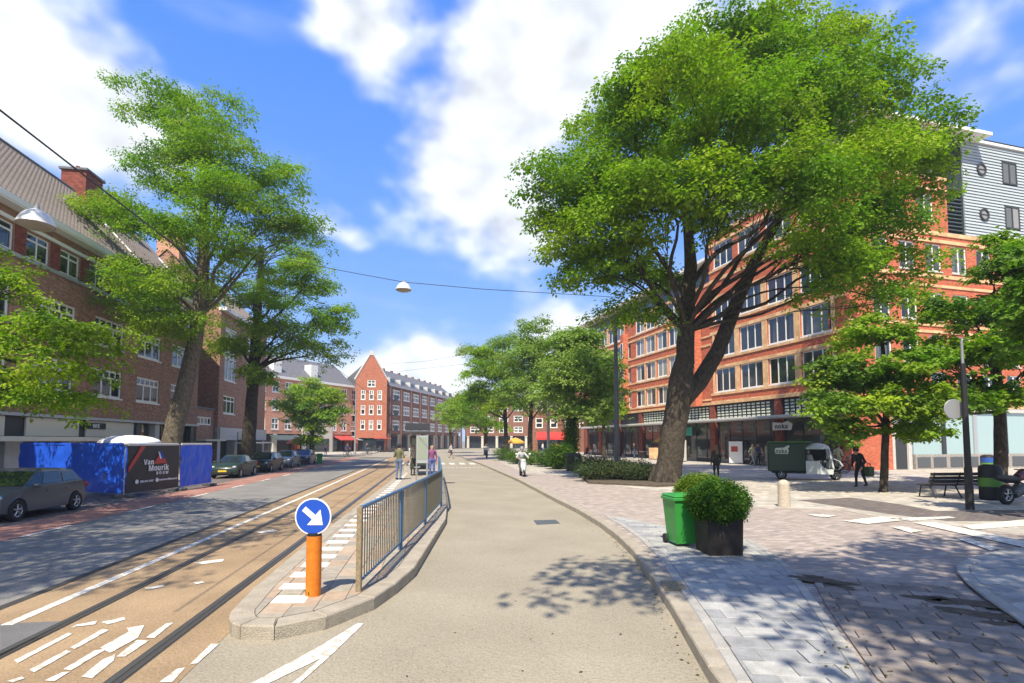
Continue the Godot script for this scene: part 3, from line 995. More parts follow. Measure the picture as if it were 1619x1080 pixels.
func shell(x0: float, x1: float, y0: float, y1: float, deep: float) -> MB:      # the other walls and a flat top
	var b := MB.new()
	b.quad(Vector3(x0, y0, -deep), Vector3(x0, y0, 0), Vector3(x0, y1, 0), Vector3(x0, y1, -deep))
	b.quad(Vector3(x1, y0, 0), Vector3(x1, y0, -deep), Vector3(x1, y1, -deep), Vector3(x1, y1, 0))
	b.quad(Vector3(x1, y0, -deep), Vector3(x0, y0, -deep), Vector3(x0, y1, -deep), Vector3(x1, y1, -deep))
	b.quad(Vector3(x0, y1, 0), Vector3(x1, y1, 0), Vector3(x1, y1, -deep), Vector3(x0, y1, -deep))
	return b
func rooms(o: Node3D, x0: float, x1: float, y0: float, y1: float, z: float, m: Material, called := "inner_wall") -> void:
	var b := MB.new()
	b.quad(Vector3(x0, y0, z), Vector3(x1, y0, z), Vector3(x1, y1, z), Vector3(x0, y1, z))
	made(called, b, m, o)

func win(parent: Node, x: float, y: float, w: float, h: float, z: float, s: Dictionary) -> void:
	# one window: frame with bars, a pane in each light, a sill; x, y is the lower left corner of the opening
	var key := "win%s_%.2f_%.2f" % [s.style, w, h]
	var t: float = s.get("t", 0.08)
	var cols: Array = s.cols
	var tr: float = s.get("transom", 0.0)
	var top: Array = s.get("top", cols)
	if not cache.has(key):
		var b := MB.new()
		var d: float = s.get("d", 0.07)
		b.span(Vector3(0, 0, -d), Vector3(t, h, 0)); b.span(Vector3(w - t, 0, -d), Vector3(w, h, 0))
		b.span(Vector3(t, h - t, -d), Vector3(w - t, h, 0)); b.span(Vector3(t, 0, -d), Vector3(w - t, t, 0))
		var lights := []
		var yt := h - t
		if tr > 0.0:
			yt = h * tr
			b.span(Vector3(t, yt - t * 0.5, -d), Vector3(w - t, yt + t * 0.5, 0.012))
			var px := t
			for k in top.size() + 1:
				var nx: float = w * top[k] if k < top.size() else w - t * 0.5
				lights.append(Rect2(px, yt + t * 0.5, nx - t * 0.5 - px, h - t - yt - t * 0.5))
				if k < top.size(): b.span(Vector3(nx - t * 0.4, yt + t * 0.5, -d), Vector3(nx + t * 0.4, h - t, -0.008))
				px = nx + t * 0.4
			yt -= t * 0.5
		var qx := t
		for k in cols.size() + 1:
			var nx: float = w * cols[k] if k < cols.size() else w - t * 0.5
			lights.append(Rect2(qx, t, nx - t * 0.5 - qx, yt - t))
			if k < cols.size(): b.span(Vector3(nx - t * 0.5, t, -d), Vector3(nx + t * 0.5, yt, -0.004))
			qx = nx + t * 0.5
		var pm := []
		for l in lights:
			var p := MB.new()
			p.span(Vector3(l.position.x, l.position.y, -d * 0.5 - 0.006), Vector3(l.end.x, l.end.y, -d * 0.5))
			pm.append(p.mesh())
		var sill: Mesh = null
		if s.has("sill"):
			var q := MB.new()
			q.span(Vector3(-0.06, -0.09, -0.02), Vector3(w + 0.06, 0.0, -z + 0.06))
			sill = q.mesh()
		var cu := []
		for side in 2:
			var q := MB.new()
			var n := 7
			var wide := w * (0.26 if side == 0 else 0.9)
			for k in n:
				var a := wide * k / n + w * 0.04
				var e := wide * (k + 1) / n + w * 0.04
				var za := -0.3 + 0.03 * (k % 2)
				var ze := -0.3 + 0.03 * ((k + 1) % 2)
				q.quad(Vector3(a, 0.05, za), Vector3(e, 0.05, ze), Vector3(e, h - 0.05, ze), Vector3(a, h - 0.05, za))
			cu.append(q.mesh())
		cache[key] = [b.mesh(), pm, sill, cu]
	var e: Array = cache[key]
	var fr := put("window", e[0], s.frame, parent, Vector3(x, y, z))
	for p in e[1]:
		put("pane", p, s.glass[rng.randi() % s.glass.size()], fr)
	if e[2]: put("sill", e[2], s.sill, fr)
	if s.get("curtain", 0.0) > 0.0:
		if rng.randf() < s.curtain: put("curtain", e[3][1 if rng.randf() < 0.35 else 0], M.curtain if rng.randf() < 0.7 else M.curtain_grey, fr)
		if rng.randf() < s.curtain: put("curtain", e[3][0], M.curtain, fr, Vector3(w * 0.66, 0, 0.0))

func tiles_roof(o: Node3D, called: String, x0: float, x1: float, y0: float, z0: float, y1: float, z1: float, rows: int, m: Material) -> void:
	# courses of tiles that step up the slope; one mesh of many small tiles
	var b := MB.new()
	var a := Vector3(0, y0, z0)
	var e := Vector3(0, y1, z1)
	var up := (e - a).normalized()
	var out := Vector3(0, -up.z, up.y)
	if out.y < 0: out = -out
	for k in rows:
		var p := a.lerp(e, float(k) / rows)
		var q := a.lerp(e, float(k + 1) / rows)
		var lip := out * 0.035
		b.quad(Vector3(x0, 0, 0) + p, Vector3(x1, 0, 0) + p, Vector3(x1, 0, 0) + p + lip, Vector3(x0, 0, 0) + p + lip)
		b.quad(Vector3(x0, 0, 0) + p + lip, Vector3(x1, 0, 0) + p + lip, Vector3(x1, 0, 0) + q, Vector3(x0, 0, 0) + q)
	made(called, b, m, o)
	var s := MB.new()
	var nx := int((x1 - x0) / 0.3)
	for k in nx:
		var x := x0 + 0.15 + k * 0.3
		s.quad(Vector3(x - 0.05, 0, 0) + a + out * 0.02, Vector3(x, 0, 0) + a + out * 0.06, Vector3(x, 0, 0) + e + out * 0.045, Vector3(x - 0.05, 0, 0) + e)
		s.quad(Vector3(x, 0, 0) + a + out * 0.06, Vector3(x + 0.06, 0, 0) + a + out * 0.02, Vector3(x + 0.06, 0, 0) + e, Vector3(x, 0, 0) + e + out * 0.045)
	var t := made("roof_tile", s, m, o)
	t.set_meta("kind", "stuff")

func text(parent: Node, words: String, height: float, m: Material, at: Vector3, bold := true, font := "Droid Sans", wide := 1.0, called := "lettering") -> MeshInstance3D:
	var f := SystemFont.new()
	f.font_names = PackedStringArray([font])
	f.font_weight = 700 if bold else 400
	var tm := TextMesh.new()
	tm.text = words
	tm.font = f
	tm.font_size = 32
	tm.pixel_size = height / 24.0
	tm.depth = 0.012
	tm.curve_step = 2.0
	var o := put(called, tm, m, parent, at)
	o.scale.x = wide
	return o

# ---- the brown block on the left
func left_block() -> void:
	var f := facing(Vector3(-25.4, 0.12, -33.8), Vector2(-0.1406, -1).normalized())
	var o := thing("brown_brick_building", "long brown brick block with white windows, tiled roof and a pale shop canopy", "building", f[0], f[1])
	var x0 := -26.0
	var x1 := 12.6
	var holes := []
	var low := []
	for k in range(-5, 3):
		for y in [4.75, 7.9]:
			var r := Rect2(-1.75 + 4.8 * k, y, 3.05, 1.72)
			holes.append(r); low.append(r)
	var high := []
	for k in range(-7, 8):
		var r := Rect2(-7.45 + 2.45 * k, 11.25, 1.62, 1.32)
		if r.end.x > x1 - 0.3 or r.position.x < x0: continue
		holes.append(r); high.append(r)
	made("wall", wall_mesh(x0, x1, 3.4, 13.4, holes, 0.3), M.brown_brick, o)
	made("rear_wall", shell(x0, x1, 0, 13.4, 10.0), M.brown_brick, o)
	rooms(o, x0, x1, 0, 13.3, -4.5, M.room)
	var st := {"style": "left", "cols": [0.34, 0.66], "transom": 0.70, "top": [0.2, 0.4, 0.6, 0.8], "t": 0.13, "frame": M.white_paint, "sill": M.white_paint, "glass": [M.glass, M.glass, M.dark_glass], "curtain": 0.55}
	for r in low: win(o, r.position.x, r.position.y, r.size.x, r.size.y, -0.08, st)
	var sh := {"style": "lefttop", "cols": [0.5], "transom": 0.72, "top": [0.5], "t": 0.085, "frame": M.white_paint, "glass": [M.glass, M.dark_glass], "curtain": 0.6}
	for r in high:
		win(o, r.position.x, r.position.y, r.size.x, r.size.y, -0.08, sh)
		var b := MB.new()
		b.span(Vector3(r.end.x + 0.06, 11.2, 0.002), Vector3(r.position.x + 2.45 - 0.06, 12.62, 0.03))
		made("pier", b, M.dark_red_brick, o)
	var b2 := MB.new()
	b2.span(Vector3(x0, 11.0, 0.002), Vector3(x1, 11.18, 0.14))
	made("ledge", b2, M.zinc, o)
	b2 = MB.new()
	b2.span(Vector3(x0, 12.66, 0.002), Vector3(x1, 12.84, 0.10))
	made("lintel_band", b2, M.white_paint, o)
	b2 = MB.new()
	b2.span(Vector3(x0, 13.25, 0.003), Vector3(x1, 13.33, 0.62)); b2.span(Vector3(x0, 13.33, 0.42), Vector3(x1, 13.62, 0.66))
	made("gutter", b2, M.white_paint, o)
	tiles_roof(o, "roof", x0, x1, 13.55, 0.5, 19.6, -5.0, 30, M.roof_tile)
	b2 = MB.new()
	b2.quad(Vector3(x1, 19.6, -5), Vector3(x0, 19.6, -5), Vector3(x0, 13.5, -10.4), Vector3(x1, 13.5, -10.4))
	b2.tri(Vector3(x1, 13.4, 0), Vector3(x1, 13.4, -10), Vector3(x1, 19.5, -5)); b2.tri(Vector3(x0, 13.4, -10), Vector3(x0, 13.4, 0), Vector3(x0, 19.5, -5))
	made("rear_roof", b2, M.roof_tile, o)
	b2 = MB.new()
	b2.tube([Vector3(x0, 19.62, -5), Vector3(x1, 19.62, -5)], [0.13, 0.13], 6)
	made("ridge", b2, M.slate, o)
	for p in [[116, 140, 1.5], [166, 178, 1.2]]:
		var a := hit(o, p[0], 285, -5.0)
		var c := MB.new()
		c.span(Vector3(a.x, 18.0, -5.8), Vector3(a.x + 1.9, 19.6 + p[2], -4.2))
		var ch := made("chimney", c, M.dark_red_brick, o)
		c = MB.new()
		c.span(Vector3(a.x - 0.12, 19.6 + p[2], -5.92), Vector3(a.x + 2.02, 19.75 + p[2], -4.08))
		made("chimney_cap", c, M.slate, ch)
		for k in 3:
			c = MB.new()
			c.lathe([Vector2(0.16, 0), Vector2(0.13, 0.3), Vector2(0.1, 0.3)], 8, Vector3(a.x + 0.4 + k * 0.55, 19.75 + p[2], -5))
			made("chimney_pot", c, M.dark_red_brick, ch)
	# pale roof seams
	for p in [[160, 345, 200, 405], [250, 395, 265, 415]]:
		var n := Vector3(0, 5.5, 6.05).normalized() * 0.08
		var u0 := hit(o, p[0], p[1], -3.0)
		b2 = MB.new()
		b2.bar(Vector3(u0.x, 17.4, -3.0) + n, Vector3(u0.x + 0.2, 14.4, -0.3) + n, 0.07)
		made("roof_flashing", b2, M.white_paint, o)
	# shop fronts
	b2 = MB.new()
	b2.span(Vector3(x0, 3.26, 0.0), Vector3(x1, 3.42, 0.22))
	made("cornice", b2, M.zinc, o)
	b2 = MB.new()
	b2.cbox(Vector3((x0 + 3.2) * 0.5, 2.12, 0.55), Vector3(3.2 - x0, 0.24, 1.1), 0.02)
	made("canopy", b2, M.cream, o)
	var fascia := [[-26.0, -19.0], [-18.4, -12.0], [-11.4, -8.2], [-6.85, -2.8], [-2.15, 2.85]]
	for q in fascia:
		b2 = MB.new()
		b2.cbox(Vector3((q[0] + q[1]) * 0.5, 2.75, -0.02), Vector3(q[1] - q[0], 0.96, 0.1), 0.015)
		made("fascia_panel", b2, M.cream, o)
	b2 = MB.new()
	b2.span(Vector3(x0, 2.0, -0.2), Vector3(3.3, 3.26, -0.08))
	made("fascia_backing", b2, M.dark_frame, o)
	var sg := MB.new()
	sg.cbox(Vector3(-1.35, 2.92, 0.07), Vector3(1.95, 0.36, 0.06), 0.01)
	var sign := made("sign_board", sg, M.black, o)
	text(sign, "WE", 0.24, M.lettering, Vector3(-1.35, 2.92, 0.105), true, "Droid Sans", 1.5)
	for x in [-24.0, -18.7, -11.7, -7.5, -3.0, 2.9]:
		b2 = MB.new()
		b2.span(Vector3(x - 0.55, 0, -0.5), Vector3(x + 0.55, 2.0, -0.02))
		made("shop_pilaster", b2, M.pale_stone, o)
	for x in [3.6, 6.1, 8.8, 11.9]:
		b2 = MB.new()
		b2.span(Vector3(x - 0.32, 0, -0.5), Vector3(x + 0.32, 3.26, -0.02))
		made("shop_pilaster", b2, M.dark_frame if x != 6.1 else M.pale_stone, o)
	b2 = MB.new()
	b2.span(Vector3(x0, 0, -0.46), Vector3(x1, 0.45, -0.3))
	made("shop_plinth", b2, M.granite, o)
	var px := -23.4
	while px < 12.0:
		b2 = MB.new()
		b2.span(Vector3(px + 0.03, 0.45, -0.42), Vector3(px + 1.37, 2.0 if px < 2.5 else 3.2, -0.405))
		made("shop_pane", b2, M.shop_glass, o)
		b2 = MB.new()
		b2.span(Vector3(px - 0.03, 0.45, -0.45), Vector3(px + 0.03, 2.0 if px < 2.5 else 3.2, -0.37))
		made("shop_mullion", b2, M.dark_frame if int(px * 3) % 2 else M.bench_wood, o)
		px += 1.4
	for k in 14:
		b2 = MB.new()
		var gx := -8.0 + k * 1.45
		b2.cbox(Vector3(gx, 0.95, -0.85), Vector3(0.35 + 0.3 * rng.randf(), rng.randf_range(0.7, 1.3), 0.2), 0.03)
		made("window_display", b2, [M.bench_wood, M.curtain, M.orange_band, M.shop_room][k % 4], o)
	# low link and drainpipe
	var l := thing("low_shop_building", "low brick link with a strip of small white windows between the brown blocks", "building", f[0], f[1])
	var hole := Rect2(13.6, 3.45, 3.0, 0.75)
	b2 = wall_mesh(x1 + 0.01, 17.08, 2.1, 4.9, [hole], 0.2)
	b2.t.origin.z = 0
	var lw := made("wall", b2, M.brown_brick, l)
	lw.position.z = -0.35
	var sh2 := made("rear_wall", shell(x1 + 0.01, 17.08, 0, 4.9, 5.0), M.brown_brick, l)
	sh2.position.z = -0.352
	win(l, 13.6, 3.45, 3.0, 0.75, -0.42, {"style": "strip", "cols": [0.25, 0.5, 0.75], "t": 0.14, "frame": M.white_paint, "glass": M.far_glass})
	b2 = MB.new()
	b2.span(Vector3(x1 + 0.01, 2.0, -0.5), Vector3(17.08, 2.16, 0.8))
	made("canopy", b2, M.cream, l)
	b2 = MB.new()
	b2.span(Vector3(x1 + 0.02, 4.9, -5.3), Vector3(17.07, 5.05, -0.2))
	made("coping", b2, M.slate, l)
	b2 = MB.new()
	b2.quad(Vector3(x1 + 0.02, 0, -0.9), Vector3(17.07, 0, -0.9), Vector3(17.07, 2.1, -0.9), Vector3(x1 + 0.02, 2.1, -0.9))
	made("shop_front", b2, M.dark_glass, l)
	b2 = MB.new()
	b2.bar(Vector3(13.2, 5.0, -4.75), Vector3(13.2, 15.0, -4.75), 0.07)
	made("drainpipe", b2, M.zinc, l)
	b2 = MB.new()
	b2.span(Vector3(x1 + 0.02, 5.0, -5.2), Vector3(17.07, 15.0, -4.9))
	made("recessed_wall", b2, M.brown_brick, l)
	# second brown block
	var s2 := thing("brown_brick_building", "brown brick block with arched-top white windows behind the second elm", "building", f[0], f[1])
	var h2 := [Rect2(18.3, 4.7, 3.0, 1.75), Rect2(18.3, 7.95, 3.0, 3.0), Rect2(24.4, 4.7, 3.0, 1.75), Rect2(24.4, 7.95, 3.0, 3.0), Rect2(18.3, 11.9, 3.0, 1.3), Rect2(24.4, 11.9, 3.0, 1.3)]
	made("wall", wall_mesh(17.1, 31.0, 3.3, 14.8, h2, 0.25), M.brown_brick, s2)
	made("rear_wall", shell(17.1, 31.0, 0, 14.8, 10.0), M.brown_brick, s2)
	rooms(s2, 17.1, 31, 0, 14.7, -4.5, M.room)
	for r in h2:
		win(s2, r.position.x, r.position.y, r.size.x, r.size.y, -0.06, {"style": "left2", "cols": [0.33, 0.67], "transom": 0.72, "t": 0.12, "frame": M.white_paint, "sill": M.white_paint, "glass": [M.glass, M.dark_glass], "curtain": 0.5})
	b2 = MB.new()
	b2.span(Vector3(17.0, 14.5, -0.2), Vector3(31.1, 14.8, 0.5))
	made("gutter", b2, M.white_paint, s2)
	tiles_roof(s2, "roof", 17.0, 31.1, 14.75, 0.4, 20.2, -5.0, 20, M.roof_tile)
	b2 = MB.new()
	b2.tri(Vector3(17.1, 14.8, -10), Vector3(17.1, 14.8, 0), Vector3(17.1, 20.1, -5))
	b2.quad(Vector3(31.1, 20.2, -5), Vector3(17, 20.2, -5), Vector3(17, 14.7, -10.2), Vector3(31.1, 14.7, -10.2))
	made("gable", b2, M.brown_brick, s2)
	b2 = MB.new()
	b2.span(Vector3(17.2, 18.5, -6.0), Vector3(18.6, 22.2, -4.0))
	made("chimney", b2, M.salmon_brick, s2)
	b2 = MB.new()
	b2.span(Vector3(17.1, 2.1, -0.3), Vector3(31, 3.3, 0.25))
	var fa := made("shop_fascia", b2, M.pale_stone, s2)
	b2 = MB.new()
	b2.cbox(Vector3(23.2, 2.55, 0.32), Vector3(3.4, 0.75, 0.1), 0.02)
	made("sign_board", b2, M.zinc, fa)
	b2 = MB.new()
	b2.span(Vector3(17.1, 0, -0.9), Vector3(31, 2.1, -0.8))
	made("shop_front", b2, M.dark_glass, s2)
	b2 = MB.new()
	b2.span(Vector3(20.4, 1.75, 0.25), Vector3(30.5, 1.9, 1.5))
	made("canopy", b2, M.cream, s2)
	for k in 4:
		b2 = MB.new()
		b2.span(Vector3(17.2 + k * 4.4, 0, -0.8), Vector3(17.9 + k * 4.4, 2.1, 0.0))
		made("shop_pilaster", b2, M.pale_stone, s2)

# ---- the red and orange block on the right
func right_block() -> void:
	var al := Vector2(0.276, 1).normalized()
	var f := facing(Vector3(23.0, PLAZA, -36.5), al)
	var o := thing("red_brick_building", "six storey red brick block banded with orange stone above a shop canopy", "building", f[0], f[1])
	var x0 := -46.0
	var br := -15.0
	var holes := []
	var wide := []
	# near part: large three-light windows; far part: smaller pairs
	for y in [6.55, 9.85, 13.15]:
		for k in 4:
			var r := Rect2(-14.35 + 3.45 * k, y, 2.75, 2.15)
			holes.append(r); wide.append(r)
	var far := []
	for y in [6.1, 9.15, 12.2, 15.0]:
		for x in [-29.6, -27.2, -24.7, -22.3, -19.9, -44.6, -42.2, -39.6, -37.2, -34.8]:
			var r := Rect2(x, y, 1.95, 1.95)
			holes.append(r); far.append(r)
	var bays := []
	for y in [6.1, 9.15, 12.2]:
		for x in [-31.7, -17.2]:
			var r := Rect2(x, y, 0.8, 2.3)
			holes.append(r); bays.append(r)
	var top_w := []
	for k in 4:
		var r := Rect2(-14.35 + 3.45 * k, 18.3, 2.75, 2.2)
		holes.append(r); top_w.append(r)
	made("wall", wall_mesh(br, 0, 5.4, 17.3, holes, 0.22), M.red_brick, o)
	made("wall", wall_mesh(x0, br, 5.4, 17.3, holes, 0.22), M.red_brick, o)
	var up := made("upper_wall", wall_mesh(br, 0, 17.3, 21.6, top_w, 0.2), M.red_brick, o)
	made("rear_wall", shell(x0, br, 0, 17.3, 14), M.red_brick, o)
	made("rear_wall", shell(br, -1.5, 5.4, 21.6, 14), M.red_brick, o)
	rooms(o, x0, 0, 5.4, 17.2, -4.5, M.room)
	var st := {"style": "right", "cols": [0.34, 0.67], "t": 0.09, "frame": M.white_paint, "sill": M.white_paint, "glass": [M.glass, M.glass, M.dark_glass], "curtain": 0.5}
	for r in wide + top_w: win(o, r.position.x, r.position.y, r.size.x, r.size.y, -0.07, st)
	var s3 := {"style": "rightfar", "cols": [0.5], "t": 0.1, "frame": M.white_paint, "sill": M.white_paint, "glass": M.far_glass}
	for r in far: win(o, r.position.x, r.position.y, r.size.x, r.size.y, -0.07, s3)
	var s4 := {"style": "bay", "cols": [], "t": 0.1, "frame": M.white_paint, "glass": M.far_glass}
	for r in bays: win(o, r.position.x, r.position.y, r.size.x, r.size.y, -0.07, s4)
	# orange stone bands: one above and one below each row of windows, and piers between
	var b := MB.new()
	for row in [[5.4, 5.72, br, 0], [6.25, 6.46, br, 0], [8.7, 9.0, br, 0], [9.55, 9.76, br, 0], [12.0, 12.3, br, 0], [12.85, 13.06, br, 0], [15.3, 15.6, br, 0], [17.0, 17.3, br, 0], [18.0, 18.2, br, 0], [20.5, 20.75, br, 0], [21.3, 21.6, br, 0],
			[5.4, 5.65, x0, br], [5.85, 6.01, x0, br], [8.05, 8.25, x0, br], [8.9, 9.06, x0, br], [11.1, 11.3, x0, br], [11.95, 12.11, x0, br], [14.15, 14.35, x0, br], [14.75, 14.91, x0, br], [16.95, 17.2, x0, br]]:
		b = MB.new()
		b.span(Vector3(row[2], row[0], 0.003), Vector3(row[3], row[1], 0.07))
		made("stone_band", b, M.orange_band, o)
	for r in wide:
		for x in [r.position.x - 0.36, r.end.x + 0.04]:
			if x < br: continue
			b = MB.new()
			b.span(Vector3(x, r.position.y - 0.09, 0.003), Vector3(x + 0.3, r.end.y, 0.05))
			made("stone_pier", b, M.orange_band, o)
	for r in far:
		b = MB.new()
		b.span(Vector3(r.end.x + 0.06, r.position.y - 0.09, 0.003), Vector3(r.end.x + 0.36, r.end.y, 0.04))
		made("stone_pier", b, M.orange_band, o)
	# two projecting bays
	for x in [-33.0, -17.9]:
		b = MB.new()
		var w := 0.75
		b.prism(PackedVector2Array([Vector2(x, 0.0), Vector2(x + 0.35, 0.55), Vector2(x + 0.35 + w, 0.55), Vector2(x + 0.7 + w, 0.0)]), 5.41, 15.4)
		for k in b.v.size():
			var p := b.v[k]
			b.v[k] = Vector3(p.x, p.z, p.y)
			var q := b.n[k]
			b.n[k] = Vector3(q.x, q.z, q.y)
		for k in range(0, b.v.size(), 3):
			var tv := b.v[k + 1]; b.v[k + 1] = b.v[k + 2]; b.v[k + 2] = tv
			var tn := b.n[k + 1]; b.n[k + 1] = b.n[k + 2]; b.n[k + 2] = tn
		var bay := made("bay", b, M.red_brick, o)
		for y in [6.3, 9.4, 12.4]:
			b = MB.new()
			b.span(Vector3(x + 0.4, y, 0.553), Vector3(x + 0.3 + w, y + 1.9, 0.58))
			made("bay_frame", b, M.white_paint, bay)
			b = MB.new()
			b.span(Vector3(x + 0.48, y + 0.08, 0.583), Vector3(x + 0.22 + w, y + 1.82, 0.59))
			made("bay_pane", b, M.far_glass[0], bay)
	# glazed top storey and pale roof over the far part
	b = MB.new()
	b.span(Vector3(x0, 17.3, -12), Vector3(br, 19.2, -0.9))
	var tp := made("top_storey", b, M.teal_frame, o)
	for k in 26:
		b = MB.new()
		b.span(Vector3(x0 + 0.1 + k * 1.19, 17.45, -0.9), Vector3(x0 + 1.19 + k * 1.19, 19.05, -0.87))
		made("top_pane", b, M.far_glass[k % 2], tp)
	b = MB.new()
	b.cbox(Vector3((x0 + br) * 0.5, 19.35, -6.0), Vector3(br - x0 + 0.8, 0.3, 13.5), 0.03)
	made("roof", b, M.white_paint, o)
	# ground floor: piers, grids of glass blocks, canopy, shop windows
	b = MB.new()
	b.span(Vector3(x0, 3.7, -0.32), Vector3(-0.02, 5.4, -0.2))
	made("transom_backing", b, M.black, o)
	var blk := MB.new()
	blk.cbox(Vector3.ZERO, Vector3(0.38, 0.145, 0.05), 0.01)
	var blkm := blk.mesh()
	for x in [-46.0, -40.6, -35.0, -29.2, -21.2, -15.4, -7.0, -0.75]:
		b = MB.new()
		b.span(Vector3(x, 0, -0.4), Vector3(x + 0.72, 5.4, -0.002))
		made("shop_pier", b, M.dark_red_brick, o)
	for run in [[-40.0, -35.1], [-34.2, -29.3], [-28.4, -21.3], [-20.4, -15.5], [-14.6, -7.1], [-6.2, -0.8]]:
		var n := int((run[1] - run[0]) / 0.58)
		if run[0] < -30: n = 0
		for k in n:
			for j in 5:
				put("glass_block", blkm, M.glass_block, o, Vector3(run[0] + 0.35 + k * 0.58, 4.15 + j * 0.255, -0.18))
	b = MB.new()
	b.cbox(Vector3(-23.2, 3.86, 0.95), Vector3(40.5, 0.2, 1.9), 0.03)
	made("canopy", b, M.pale_stone, o)
	rooms(o, x0, 0, 0, 3.8, -5.0, M.shop_room, "shop_rear_wall")
	b = MB.new()
	b.quad(Vector3(x0, 0.02, -0.3), Vector3(0, 0.02, -0.3), Vector3(0, 0.02, -5), Vector3(x0, 0.02, -5))
	b.quad(Vector3(x0, 3.75, -5), Vector3(0, 3.75, -5), Vector3(0, 3.75, -0.3), Vector3(x0, 3.75, -0.3))
	made("shop_floor", b, M.shop_room, o)
	var px := x0 + 0.8
	var q := 0
	while px < -1.5:
		b = MB.new()
		b.span(Vector3(px + 0.04, 0.35, -0.3), Vector3(px + 1.66, 3.7, -0.285))
		made("shop_pane", b, M.shop_glass, o)
		b = MB.new()
		b.span(Vector3(px - 0.04, 0.0, -0.34), Vector3(px + 0.04, 3.7, -0.25))
		made("shop_mullion", b, M.dark_frame, o)
		b = MB.new()
		b.span(Vector3(px + 0.04, 0.02, -0.34), Vector3(px + 1.66, 0.35, -0.27))
		made("shop_plinth", b, M.dark_frame if q % 3 else M.granite, o)
		var y := 0.35
		b = MB.new()
		b.cbox(Vector3(px + 0.85, y + 0.6, -1.1), Vector3(rng.randf_range(0.6, 1.3), rng.randf_range(0.7, 1.9), 0.35), 0.03)
		made("shop_display", b, [M.curtain, M.orange_band, M.frost, M.bench_wood, M.white_paint, M.dark_red_brick][rng.randi() % 6], o)
		px += 1.7
		q += 1
	# shop signs under the canopy
	b = MB.new()
	b.cbox(Vector3(-19.0, 2.95, 0.2), Vector3(2.0, 0.85, 0.08), 0.02)
	made("teal_sign", b, mat(0.02, 0.30, 0.24, 0.4), o)
	b = MB.new()
	b.prism(PackedVector2Array([Vector2(-6.9, 2.85), Vector2(-5.0, 2.85), Vector2(-4.85, 3.3), Vector2(-5.3, 3.55), Vector2(-5.9, 3.4), Vector2(-6.9, 3.5)]), 0.25, 0.31)
	var ns := made("shop_sign", b, M.sign_white, o)
	text(ns, "noka", 0.36, M.dark_frame, Vector3(-5.95, 3.13, 0.325), true, "Droid Sans", 1.25)
	side_block(f[0] , Vector2(al.y, -al.x), o)

